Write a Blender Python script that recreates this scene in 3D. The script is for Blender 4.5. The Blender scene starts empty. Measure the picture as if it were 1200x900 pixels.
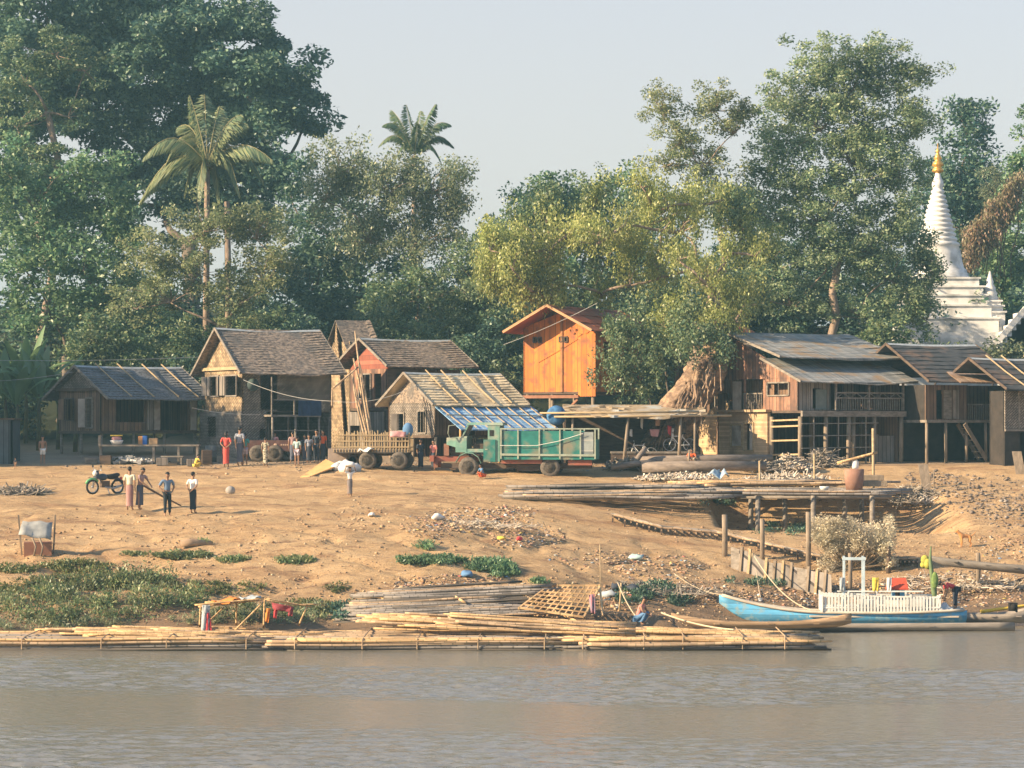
import bpy, math, random
import numpy as np
from mathutils import Vector, Matrix, noise
sc = bpy.context.scene
COL = sc.collection
R = math.radians

# ---------------------------------------------------------------- camera, sky, sun, exposure
F, CHT = 3000.0, 7.2
def P(px, py, D):
    """a point of the place: D metres away, seen at photo pixel (px, py)"""
    return Vector(((px - 600) / F * D, D, CHT + (500 - py) / F * D))
cam = bpy.data.cameras.new('camera'); cam_o = bpy.data.objects.new('camera', cam); COL.objects.link(cam_o)
cam_o.location = (0, 0, CHT); cam_o.rotation_euler = (R(90), 0, 0)
cam.sensor_width = 36; cam.lens = 90; cam.shift_y = 50 / 1200; cam.clip_end = 4000; cam.clip_start = .5
sc.camera = cam_o
SUN_EL, SUN_AZ = 25, 20            # elevation; light travels to +x, turned SUN_AZ degrees away from the camera
world = bpy.data.worlds.new('World'); sc.world = world; world.use_nodes = True
wn = world.node_tree.nodes; wl = world.node_tree.links
for n in list(wn): wn.remove(n)
sky = wn.new('ShaderNodeTexSky'); sky.sky_type = 'NISHITA'; sky.sun_disc = False
sky.sun_elevation = R(SUN_EL); sky.sun_rotation = R(-90 - SUN_AZ)
sky.air_density = 1.0; sky.dust_density = 1.0; sky.ozone_density = 2.0
bg = wn.new('ShaderNodeBackground'); bg.inputs[1].default_value = 0.10
wo = wn.new('ShaderNodeOutputWorld'); 
# a pale veil of thin cloud, thickest low down
wt = wn.new('ShaderNodeTexCoord'); ws = wn.new('ShaderNodeSeparateXYZ'); wl.new(wt.outputs['Generated'], ws.inputs[0])
wr = wn.new('ShaderNodeMapRange'); wr.inputs[1].default_value = 0; wr.inputs[2].default_value = .5; wr.inputs[3].default_value = .95; wr.inputs[4].default_value = .02; wl.new(ws.outputs[2], wr.inputs[0])
wx_ = wn.new('ShaderNodeMix'); wx_.data_type = 'RGBA'; wl.new(wr.outputs[0], wx_.inputs[0]); wl.new(sky.outputs[0], wx_.inputs[6]); wx_.inputs[7].default_value = (3.66, 3.10, 2.80, 1)
wl.new(wx_.outputs[2], bg.inputs[0]); wl.new(bg.outputs[0], wo.inputs[0])
sun = bpy.data.lights.new('sun', 'SUN'); sun.energy = 5.0; sun.angle = R(.6); sun.color = (1, .77, .50)
sun_o = bpy.data.objects.new('sun', sun); COL.objects.link(sun_o)
sdir = Vector((math.cos(R(SUN_EL)) * math.cos(R(SUN_AZ)), math.cos(R(SUN_EL)) * math.sin(R(SUN_AZ)), -math.sin(R(SUN_EL))))
sun_o.rotation_euler = sdir.to_track_quat('-Z', 'Y').to_euler(); sun_o.location = (-60, 20, 60)
sc.view_settings.view_transform = 'Standard'; sc.view_settings.look = 'None'
sc.view_settings.exposure = 1.2; sc.view_settings.gamma = 1
sc.render.engine = 'CYCLES'
cy = sc.cycles
cy.max_bounces = 5; cy.diffuse_bounces = 2; cy.glossy_bounces = 2; cy.transmission_bounces = 2; cy.transparent_max_bounces = 6
cy.volume_bounces = 0; cy.caustics_reflective = False; cy.caustics_refractive = False; cy.use_denoising = True
cy.volume_step_rate = 8; cy.volume_max_steps = 64

# ---------------------------------------------------------------- helpers
def tag(o, label=None, cat=None, group=None, kind=None):
    if label: o['label'] = label
    if cat: o['category'] = cat
    if group: o['group'] = group
    if kind: o['kind'] = kind
    return o
def empty(name, loc, rz=0, label=None, cat=None, group=None):
    o = bpy.data.objects.new(name, None); COL.objects.link(o); o.location = loc; o.rotation_euler = (0, 0, rz)
    return tag(o, label, cat, group)
def fixscale(o): return o
class MB:
    def __init__(s): s.v = []; s.f = []; s.sm = []
    def add(s, vs, fs, smooth=False):
        b = len(s.v); s.v += [tuple(v) for v in vs]
        s.f += [tuple(b + i for i in f) for f in fs]; s.sm += [smooth] * len(fs); return s
    def quad(s, a, b, c, d): return s.add([a, b, c, d], [(0, 1, 2, 3)])
    def hexa(s, p):   # 8 points: bottom 4 ccw, top 4 ccw
        return s.add(p, [(3, 2, 1, 0), (4, 5, 6, 7), (0, 1, 5, 4), (1, 2, 6, 5), (2, 3, 7, 6), (3, 0, 4, 7)])
    def box(s, x0, y0, z0, x1, y1, z1):
        return s.hexa([(x0, y0, z0), (x1, y0, z0), (x1, y1, z0), (x0, y1, z0), (x0, y0, z1), (x1, y0, z1), (x1, y1, z1), (x0, y1, z1)])
    def bar(s, a, b, w, h=None, up=(0, 0, 1)):
        a = Vector(a); b = Vector(b); h = h or w; d = (b - a).normalized(); u = Vector(up)
        if abs(d.dot(u)) > .98: u = Vector((0, 1, 0))
        x = d.cross(u).normalized() * w / 2; z = x.cross(d).normalized() * h / 2
        return s.hexa([a - x - z, a + x - z, b + x - z, b - x - z, a - x + z, a + x + z, b + x + z, b - x + z])
    def tube(s, pts, r, n=6, cap=True):
        pts = [Vector(p) for p in pts]; rs = r if isinstance(r, (list, tuple)) else [r] * len(pts)
        vs = []; u = None
        for i, p in enumerate(pts):
            d = (pts[min(i + 1, len(pts) - 1)] - pts[max(i - 1, 0)])
            d = d.normalized() if d.length > 1e-6 else Vector((0, 0, 1))
            if u is None: u = d.orthogonal().normalized()
            u = (u - d * u.dot(d)); u = u.normalized() if u.length > 1e-4 else d.orthogonal().normalized()
            w = d.cross(u)
            for k in range(n):
                a = 2 * math.pi * k / n; vs.append(p + (u * math.cos(a) + w * math.sin(a)) * rs[i])
        fs = []
        for i in range(len(pts) - 1):
            for k in range(n):
                fs.append((i * n + k, i * n + (k + 1) % n, (i + 1) * n + (k + 1) % n, (i + 1) * n + k))
        if cap: fs += [tuple(range(n))[::-1], tuple((len(pts) - 1) * n + k for k in range(n))]
        return s.add(vs, fs, n > 5)
    def lathe(s, c, prof, n=16, axis='z', sx=1, sy=1, smooth=True):
        c = Vector(c); vs = []
        for r, h in prof:
            for k in range(n):
                a = 2 * math.pi * (k + .5) / n; q = (r * math.cos(a) * sx, r * math.sin(a) * sy, h)
                if axis == 'x': q = (q[2], q[0], q[1])
                elif axis == 'y': q = (q[0], q[2], q[1])
                vs.append(c + Vector(q))
        fs = []
        for i in range(len(prof) - 1):
            for k in range(n): fs.append((i * n + k, i * n + (k + 1) % n, (i + 1) * n + (k + 1) % n, (i + 1) * n + k))
        fs += [tuple(range(n))[::-1], tuple((len(prof) - 1) * n + k for k in range(n))]
        return s.add(vs, fs, smooth)
    def ball(s, c, r, sx=1, sy=1, sz=1, n=10, m=7):
        return s.lathe(c, [(max(.02, math.sin(math.pi * i / m)) * r, -math.cos(math.pi * i / m) * r * sz) for i in range(m + 1)], n, sx=sx, sy=sy)
    def build(s, name, mat, parent=None, loc=None, rz=None):
        me = bpy.data.meshes.new(name); me.from_pydata(s.v, [], s.f); me.validate()
        me.polygons.foreach_set('use_smooth', s.sm[:len(me.polygons)] if len(me.polygons) <= len(s.sm) else [False] * len(me.polygons))
        o = bpy.data.objects.new(name, me); COL.objects.link(o); me.materials.append(mat)
        if parent: o.parent = parent
        if loc is not None: o.location = loc
        if rz is not None: o.rotation_euler = (0, 0, rz)
        return o
def copy_tree(o, parent=None):
    c = o.copy(); COL.objects.link(c); c.parent = parent
    for ch in list(o.children): copy_tree(ch, c)
    return c

# ---------------------------------------------------------------- materials
MATS = {}
def mat(name, col, col2=None, sc_=(3, 3, 3), rough=.85, bump=0, bscale=None, metal=0, stripes=None, fac=(.35, .65), dirt=None, spec=.3, detail=5):
    """procedural paint / wood / soil: two colours mixed by stretched noise, optional board lines, optional dirt patches"""
    if name in MATS: return MATS[name]
    m = bpy.data.materials.new(name); m.use_nodes = True; N = m.node_tree.nodes; L = m.node_tree.links
    b = N['Principled BSDF']; b.inputs['Roughness'].default_value = rough; b.inputs['Metallic'].default_value = metal
    b.inputs['Specular IOR Level'].default_value = spec
    tc = N.new('ShaderNodeTexCoord'); mp = N.new('ShaderNodeMapping'); mp.inputs['Scale'].default_value = sc_
    L.new(tc.outputs['Object'], mp.inputs[0])
    nz = N.new('ShaderNodeTexNoise'); nz.inputs['Scale'].default_value = 1; nz.inputs['Detail'].default_value = detail; nz.inputs['Roughness'].default_value = .65
    L.new(mp.outputs[0], nz.inputs[0])
    col2 = col2 or tuple(c * .7 for c in col)
    rp = N.new('ShaderNodeValToRGB'); e = rp.color_ramp.elements
    e[0].position = fac[0]; e[1].position = fac[1]; e[0].color = (*col2, 1); e[1].color = (*col, 1)
    L.new(nz.outputs[0], rp.inputs[0]); out = rp.outputs[0]
    def mul(a, fac_out, dark):
        mx = N.new('ShaderNodeMix'); mx.data_type = 'RGBA'; mx.blend_type = 'MIX'
        L.new(fac_out, mx.inputs[0]); L.new(a, mx.inputs[6]); mx.inputs[7].default_value = (*dark, 1); return mx.outputs[2]
    bh = None
    if stripes:   # (axis, per metre, line colour)
        ax, fr, lc = stripes
        sx = N.new('ShaderNodeSeparateXYZ'); L.new(tc.outputs['Object'], sx.inputs[0])
        def mth(op, a, bb):
            q = N.new('ShaderNodeMath'); q.operation = op
            for i, t in enumerate((a, bb)):
                if t is None: continue
                if isinstance(t, (int, float)): q.inputs[i].default_value = t
                else: L.new(t, q.inputs[i])
            return q.outputs[0]
        if ax == 'xy': src = mth('ADD', sx.outputs[0], sx.outputs[1])
        else: src = sx.outputs['xyz'.index(ax)]
        t = mth('MULTIPLY', src, fr); fr_ = mth('FRACT', t, None); fl = mth('FLOOR', t, None)
        wn_ = N.new('ShaderNodeTexWhiteNoise'); wn_.noise_dimensions = '1D'; L.new(fl, wn_.inputs['W'])
        hv = N.new('ShaderNodeHueSaturation'); L.new(out, hv.inputs['Color'])
        L.new(mth('ADD', mth('MULTIPLY', wn_.outputs[0], .5), .72), hv.inputs['Value']); out = hv.outputs[0]
        ed = mth('LESS_THAN', fr_, .12); out = mul(out, ed, lc)
        bh = mth('SUBTRACT', 1, ed)
    if dirt:
        n2 = N.new('ShaderNodeTexNoise'); n2.inputs['Scale'].default_value = dirt[1]; n2.inputs['Detail'].default_value = 6; L.new(tc.outputs['Object'], n2.inputs[0])
        r2 = N.new('ShaderNodeValToRGB'); r2.color_ramp.elements[0].position = .5; r2.color_ramp.elements[1].position = .68
        L.new(n2.outputs[0], r2.inputs[0]); out = mul(out, r2.outputs[0], dirt[0])
    L.new(out, b.inputs['Base Color'])
    if bump:
        bp = N.new('ShaderNodeBump'); bp.inputs['Strength'].default_value = bump; bp.inputs['Distance'].default_value = .05
        if bscale:
            n3 = N.new('ShaderNodeTexNoise'); n3.inputs['Scale'].default_value = bscale; n3.inputs['Detail'].default_value = 4; L.new(tc.outputs['Object'], n3.inputs[0]); L.new(n3.outputs[0], bp.inputs['Height'])
        else: L.new(nz.outputs[0], bp.inputs['Height'])
        L.new(bp.outputs[0], b.inputs['Normal'])
    MATS[name] = m; return m
def leafmat(name, c1, c2, c3, trans=.3, nscale=.35):
    if name in MATS: return MATS[name]
    m = bpy.data.materials.new(name); m.use_nodes = True; N = m.node_tree.nodes; L = m.node_tree.links
    N.remove(N['Principled BSDF']); out = N['Material Output']
    g = N.new('ShaderNodeNewGeometry'); tc = N.new('ShaderNodeTexCoord')
    rp = N.new('ShaderNodeValToRGB'); e = rp.color_ramp.elements
    e[0].color = (*c1, 1); e[1].color = (*c2, 1); e2 = e.new(.985); e2.color = (*c3, 1); e[1].position = .88
    L.new(g.outputs['Random Per Island'], rp.inputs[0])
    nz = N.new('ShaderNodeTexNoise'); nz.inputs['Scale'].default_value = nscale; nz.inputs['Detail'].default_value = 3; L.new(tc.outputs['Object'], nz.inputs[0])
    hs = N.new('ShaderNodeHueSaturation'); L.new(rp.outputs[0], hs.inputs['Color'])
    mr = N.new('ShaderNodeMapRange'); mr.inputs[1].default_value = .3; mr.inputs[2].default_value = .7; mr.inputs[3].default_value = .62; mr.inputs[4].default_value = 1.4
    L.new(nz.outputs[0], mr.inputs[0]); L.new(mr.outputs[0], hs.inputs['Value'])
    mh = N.new('ShaderNodeMapRange'); mh.inputs[1].default_value = .3; mh.inputs[2].default_value = .7; mh.inputs[3].default_value = .515; mh.inputs[4].default_value = .485
    L.new(nz.outputs[1], mh.inputs[0]); L.new(mh.outputs[0], hs.inputs['Hue'])
    d = N.new('ShaderNodeBsdfDiffuse'); t = N.new('ShaderNodeBsdfTranslucent'); mx = N.new('ShaderNodeMixShader'); mx.inputs[0].default_value = trans
    L.new(hs.outputs[0], d.inputs[0]); L.new(hs.outputs[0], t.inputs[0]); L.new(d.outputs[0], mx.inputs[1]); L.new(t.outputs[0], mx.inputs[2])
    gl = N.new('ShaderNodeBsdfGlossy'); gl.inputs['Roughness'].default_value = .45; gl.inputs[0].default_value = (1, 1, 1, 1)
    m2 = N.new('ShaderNodeMixShader'); m2.inputs[0].default_value = .03
    L.new(mx.outputs[0], m2.inputs[1]); L.new(gl.outputs[0], m2.inputs[2]); L.new(m2.outputs[0], out.inputs[0])
    MATS[name] = m; return m

# ---------------------------------------------------------------- terrain
PL = [(0, -2), (60, -1.6), (80, -.6), (84, 0), (86, .5), (90, 1.65), (95, 2.85), (101, 3.75), (110, 4.4), (120, 4.95), (125, 5.28), (131, 5.7), (142, 5.9), (150, 7.0), (165, 10.5), (185, 14), (210, 17), (300, 19), (3000, 20)]
PR = [(0, -2), (60, -1.8), (88, -.8), (93.5, 0), (97, .45), (101, 1.05), (105, 1.9), (111, 3.2), (117, 4.2), (124, 5.2), (130, 5.5), (142, 5.8), (150, 7.0), (165, 9.5), (185, 12), (210, 15), (300, 19), (3000, 20)]
def interp(T, y):
    if y <= T[0][0]: return T[0][1]
    for (a, za), (b, zb) in zip(T, T[1:]):
        if y <= b: return za + (zb - za) * (y - a) / (b - a)
    return T[-1][1]
def sstep(a, b, x):
    t = max(0, min(1, (x - a) / (b - a))); return t * t * (3 - 2 * t)
def gz(x, y):
    t = sstep(-7, 15, x); z = interp(PL, y) * (1 - t) + interp(PR, y) * t
    k = sstep(83, 88, y) * (1 - .75 * sstep(122, 127, y) * (1 - sstep(141, 150, y)))
    if y < 320 and abs(x) < 120:
        q = Vector((x * .16, y * .22, 3.1)); n1 = noise.noise(q)
        n2 = noise.noise(Vector((x * .55, y * .8, 7.7)))
        rid = 1 - abs(noise.noise(Vector((x * .30 + y * .12, y * .5, 1.3)))) * 2
        n3 = noise.noise(Vector((x * 1.9, y * 2.4, 5.5)))
        big = 1 if y < 145 else 2.2
        rough = 1 - .7 * sstep(98, 106, y) if y < 140 else 1
        if -17 < x < -3 and 112 < y < 124:      # cart ruts crossing the open sand
            for o in (0, 1.4):
                d = y - (121.3 - .5 * (x + 15) + .5 * math.sin(x * .5) - o); z -= .10 * math.exp(-(d / .3) ** 2) * sstep(-17, -14, x) * (1 - sstep(-6, -3, x))
        z -= 1.3 * sstep(8.6, 9.4, x) * (1 - sstep(17.5, 20, x)) * sstep(108.6, 110.6, y) * (1 - sstep(116.2, 117.2, y))  # hollow added under the platform, shaped to keep the ground there in shade
        z += k * big * (.24 * n1 + (.03 + .10 * rough) * n2 - (.05 + .14 * rough) * max(0, rid) ** 6 + (.025 + .045 * rough) * n3 + .028 * noise.noise(Vector((x * 4.1, y * 3.3, 2.5))))
    return z
def G(px, py):
    """ground point seen at a photo pixel"""
    D = 80.0
    while D < 200:
        p = P(px, py, D)
        if gz(p.x, D) >= p.z:
            a, b = D - .7, D
            for _ in range(6):
                m = (a + b) / 2; p = P(px, py, m)
                if gz(p.x, m) >= p.z: b = m
                else: a = m
            p = P(px, py, b); return Vector((p.x, b, gz(p.x, b)))
        D += .7
    return P(px, py, 130)
def atg(px, D): 
    x = (px - 600) / F * D; return Vector((x, D, gz(x, D)))
def axis(pts):
    out = []
    for (a, b, s) in pts:
        n = max(1, int(round((b - a) / s))); out += [a + (b - a) * i / n for i in range(n)]
    return out + [pts[-1][1]]
XS = axis([(-900, -300, 150), (-300, -60, 20), (-60, -28, 2), (-28, 28, .22), (28, 60, 2), (60, 300, 20), (300, 900, 150)])
YS = axis([(-60, 60, 12), (60, 82, 2), (82, 112, .2), (112, 134, .3), (134, 160, 1.2), (160, 320, 6), (320, 600, 40), (600, 3000, 400)])
vs = [(x, y, gz(x, y)) for y in YS for x in XS]; nx = len(XS)
fs = [(j * nx + i, j * nx + i + 1, (j + 1) * nx + i + 1, (j + 1) * nx + i) for j in range(len(YS) - 1) for i in range(nx - 1)]
def ground_material():
    m = bpy.data.materials.new('bank_soil'); m.use_nodes = True; N = m.node_tree.nodes; L = m.node_tree.links
    b = N['Principled BSDF']; b.inputs['Roughness'].default_value = .95; b.inputs['Specular IOR Level'].default_value = .1
    g = N.new('ShaderNodeNewGeometry'); pos = g.outputs['Position']
    def nz(scale, vec=None, det=6, rg=.6):
        q = N.new('ShaderNodeTexNoise'); q.inputs['Scale'].default_value = scale; q.inputs['Detail'].default_value = det; q.inputs['Roughness'].default_value = rg
        if vec:
            mp = N.new('ShaderNodeMapping'); mp.inputs['Scale'].default_value = vec; L.new(pos, mp.inputs[0]); L.new(mp.outputs[0], q.inputs[0])
        else: L.new(pos, q.inputs[0])
        return q.outputs[0]
    def ramp(a, p0, p1, c0=(0, 0, 0), c1=(1, 1, 1)):
        r = N.new('ShaderNodeValToRGB'); r.color_ramp.elements[0].position = p0; r.color_ramp.elements[1].position = p1
        r.color_ramp.elements[0].color = (*c0, 1); r.color_ramp.elements[1].color = (*c1, 1); L.new(a, r.inputs[0]); return r.outputs[0]
    def mix(f, a, c):
        x = N.new('ShaderNodeMix'); x.data_type = 'RGBA'
        if isinstance(f, float): x.inputs[0].default_value = f
        else: L.new(f, x.inputs[0])
        for i, t in ((6, a), (7, c)):
            if isinstance(t, tuple): x.inputs[i].default_value = (*t, 1)
            else: L.new(t, x.inputs[i])
        return x.outputs[2]
    def mth(op, a, bb=0.0, cl=False):
        q = N.new('ShaderNodeMath'); q.operation = op; q.use_clamp = cl
        for i, t in enumerate((a, bb)):
            if isinstance(t, (int, float)): q.inputs[i].default_value = t
            else: L.new(t, q.inputs[i])
        return q.outputs[0]
    c = ramp(nz(.35, (1, 1.6, 1)), .35, .65, (.43, .275, .14), (.61, .42, .225))
    c = mix(ramp(nz(1.6, (1, 2.2, 1)), .45, .72), c, (.58, .40, .22))
    c = mix(mth('MULTIPLY', ramp(nz(.22, (.55, 2.4, 1), 5, .65), .54, .64), .7), c, (.30, .17, .09))
    c = mix(mth('MULTIPLY', ramp(nz(2.2, (.6, 3.2, 1), 6, .75), .56, .66), .8), c, (.27, .17, .10))
    c = mix(ramp(nz(.9, (1, 2.5, 1), 8, .7), .53, .66), c, (.25, .15, .09))
    c = mix(ramp(nz(9.0, None, 3, .8), .60, .70), c, (.20, .14, .10))
    c = mix(ramp(nz(13.0, None, 2, .8), .64, .72), c, (.62, .55, .45))
    c = mix(mth('MULTIPLY', ramp(nz(26.0, (1, 1.6, 1), 2, .6), .56, .62), .5), c, (.27, .175, .11))
    c = mix(mth('MULTIPLY', ramp(nz(5.0, (1, 2.6, 1), 7, .8), .57, .64), .65), c, (.24, .15, .095))
    # trodden yard by the houses: greyer; damp dark mud at the water
    sx = N.new('ShaderNodeSeparateXYZ'); L.new(pos, sx.inputs[0])
    yard = mth('ADD', mth('MULTIPLY', mth('SUBTRACT', sx.outputs[1], 126.0), .5), mth('MULTIPLY', nz(.5), 1.0), True)
    c = mix(mth('MULTIPLY', yard, .6), c, (.27, .23, .19))
    wet = mth('SUBTRACT', 1.0, mth('MULTIPLY', mth('SUBTRACT', sx.outputs[2], mth('MULTIPLY', nz(.8), 1.1)), 1.4), True)
    c = mix(mth('MULTIPLY', wet, .75), c, (.135, .095, .065))
    low = mth('MULTIPLY', mth('SUBTRACT', 2.6, mth('ADD', sx.outputs[2], mth('MULTIPLY', nz(.45, None, 5), 1.6))), .8, True)
    c = mix(mth('MULTIPLY', low, .6), c, (.235, .16, .105))
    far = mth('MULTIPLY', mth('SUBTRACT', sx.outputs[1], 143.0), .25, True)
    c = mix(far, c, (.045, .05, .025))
    L.new(c, b.inputs['Base Color'])
    bp = N.new('ShaderNodeBump'); bp.inputs['Strength'].default_value = .9; bp.inputs['Distance'].default_value = .09
    h = mth('ADD', nz(6.0, (1, 1.5, 1), 8, .8), mth('MULTIPLY', nz(.9, (1, 2.5, 1), 8, .7), 1.2))
    L.new(h, bp.inputs['Height']); L.new(bp.outputs[0], b.inputs['Normal'])
    return m
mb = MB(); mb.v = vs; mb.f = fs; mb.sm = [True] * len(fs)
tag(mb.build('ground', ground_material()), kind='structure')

# ---------------------------------------------------------------- river
def water_material():
    m = bpy.data.materials.new('river_water'); m.use_nodes = True; N = m.node_tree.nodes; L = m.node_tree.links
    b = N['Principled BSDF']; b.inputs['Base Color'].default_value = (.205, .19, .15, 1); b.inputs['Roughness'].default_value = .16
    b.inputs['IOR'].default_value = 2.5; b.inputs['Specular IOR Level'].default_value = .5
    g = N.new('ShaderNodeNewGeometry')
    def nz(vec, det=4, rg=.55, dist=0):
        mp = N.new('ShaderNodeMapping'); mp.inputs['Scale'].default_value = vec; L.new(g.outputs['Position'], mp.inputs[0])
        q = N.new('ShaderNodeTexNoise'); q.inputs['Scale'].default_value = 1; q.inputs['Detail'].default_value = det; q.inputs['Roughness'].default_value = rg; q.inputs['Distortion'].default_value = dist
        L.new(mp.outputs[0], q.inputs[0]); return q.outputs[0]
    def mth(op, a, bb=0.0, cl=False):
        q = N.new('ShaderNodeMath'); q.operation = op; q.use_clamp = cl
        for i, t in enumerate((a, bb)):
            if isinstance(t, (int, float)): q.inputs[i].default_value = t
            else: L.new(t, q.inputs[i])
        return q.outputs[0]
    bp = N.new('ShaderNodeBump'); bp.inputs['Distance'].default_value = .06; bp.inputs['Strength'].default_value = .6
    L.new(nz((2.5, 6, 1), 3, .6, .3), bp.inputs['Height']); L.new(bp.outputs[0], b.inputs['Normal'])
    return m
wx = np.array(axis([(-900, -60, 210), (-60, -21, 3), (-21, 21, .15), (21, 60, 3), (60, 900, 210)])); wy = np.array(axis([(-60, 30, 15), (30, 50, 2), (50, 84, .085), (84, 90, .2), (90, 110, .5)]))
GX, GY = np.meshgrid(wx, wy); wr_ = np.random.default_rng(4); HZ = np.zeros_like(GX); GUST = np.zeros_like(GX)
for i in range(46):      # short wind waves, crests lying mostly across the view
    lam = .26 * (3.6 ** wr_.random()); k_ = 6.2832 / lam; th = R(90) + wr_.normal() * R(34); HZ += lam * .0055 * np.sin(k_ * (math.cos(th) * GX + math.sin(th) * GY) + wr_.random() * 6.28)
for i in range(14):      # slow gust pattern, long across the river
    GUST += np.sin(GX * wr_.normal() * .16 + GY * wr_.normal() * .75 + wr_.random() * 6.28)
GUST = GUST / 3.6
WARP = GY + 1.6 * np.sin(GX * .11 + .6) + .8 * np.sin(GX * .31 + GY * .2) + .6 * GUST
band = np.interp(WARP, [50, 55, 57.5, 60, 62, 67, 69.5, 76, 78.5, 82, 90], [1.1, 1.25, .8, .7, .10, .05, 1.3, 1.4, .18, .08, .06]) * np.clip(1 + .25 * GUST, .5, 1.4)
HZ = HZ * band * ((GY > 46) & (np.abs(GX) < 30))
wm = MB(); n_ = len(wx); wm.v = [tuple(v) for v in np.stack([GX.ravel(), GY.ravel(), HZ.ravel()], 1).tolist()]
wm.f = [(j * n_ + i, j * n_ + i + 1, (j + 1) * n_ + i + 1, (j + 1) * n_ + i) for j in range(len(wy) - 1) for i in range(n_ - 1)]; wm.sm = [True] * len(wm.f)
tag(wm.build('river_water', water_material()), kind='structure')
# morning haze in the air
def haze():
    m = bpy.data.materials.new('haze_air'); m.use_nodes = True; N = m.node_tree.nodes; N.remove(N['Principled BSDF'])
    v = N.new('ShaderNodeVolumePrincipled'); v.inputs['Color'].default_value = (.42, .80, .95, 1); v.inputs['Density'].default_value = HAZE
    v.inputs['Anisotropy'].default_value = .2
    m.node_tree.links.new(v.outputs[0], N['Material Output'].inputs['Volume'])
    b = MB().box(-920, -80, -3.2, 920, 3040, 60); tag(b.build('haze', m), kind='stuff', label='pale blue morning haze in the air', cat='haze')
HAZE = .00056
haze()
# ---------------------------------------------------------------- vegetation
def leaf_mesh(name, C, A, B, material, parent, shape=None):
    """leaf faces: centres C, half-length vectors A, half-width vectors B (numpy n x 3)"""
    n = len(C)
    V = np.empty((n, 4, 3), np.float32); V[:, 0] = C - A; V[:, 1] = C + B * 1.0 - A * .1; V[:, 2] = C + A; V[:, 3] = C - B * 1.0 - A * .1
    me = bpy.data.meshes.new(name); me.vertices.add(n * 4); me.vertices.foreach_set('co', V.ravel())
    me.loops.add(n * 4); me.loops.foreach_set('vertex_index', np.arange(n * 4, dtype=np.int32))
    me.polygons.add(n); me.polygons.foreach_set('loop_start', np.arange(0, n * 4, 4, dtype=np.int32))
    me.update(calc_edges=True); me.materials.append(material)
    o = bpy.data.objects.new(name, me); COL.objects.link(o)
    if parent: o.parent = parent
    return o
def unit(v): return v / np.maximum(np.linalg.norm(v, axis=1, keepdims=True), 1e-6)
def leaves_in(rng, cen, rad, nper, ls, droop=0, asp=.5, flat=.0):
    """leaves around clump centres cen (k x 3) with radii rad (k x 3)"""
    k = len(cen); C = np.repeat(cen, nper, 0); Rr = np.repeat(rad, nper, 0); n = len(C)
    d = unit(rng.normal(size=(n, 3))); r = rng.random((n, 1)) ** .45
    C = C + d * r * Rr
    A = unit(rng.normal(size=(n, 3)) * [1, 1, .6] + d * .5 + np.array([0, 0, -droop])); W = rng.normal(size=(n, 3)) + np.array([0, 0, flat]); B = unit(np.cross(A, W))
    s = ls * (.6 + .8 * rng.random((n, 1)))
    return C, A * s * .5, B * s * asp * .5
BARK = mat('bark', (.20, .155, .115), (.09, .07, .055), (6, 6, 2), bump=.5)
BARK_PALE = mat('pale_bark', (.36, .27, .20), (.17, .12, .09), (5, 5, 2), bump=.5)
def limb(mb, a, b, r0, r1, rng, bend=.12, n=4, sides=6):
    a = Vector(a); b = Vector(b); L_ = (b - a).length; pts = []; rs = []
    off = Vector(rng.normal(size=3)) * bend * L_; off.z = abs(off.z) * .4
    for i in range(n + 1):
        t = i / n; p = a.lerp(b, t) + off * math.sin(math.pi * t) + Vector(rng.normal(size=3)) * .02 * L_ * (0 < i < n)
        pts.append(p); rs.append(r0 + (r1 - r0) * t)
    mb.tube(pts, rs, sides); return pts
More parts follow.
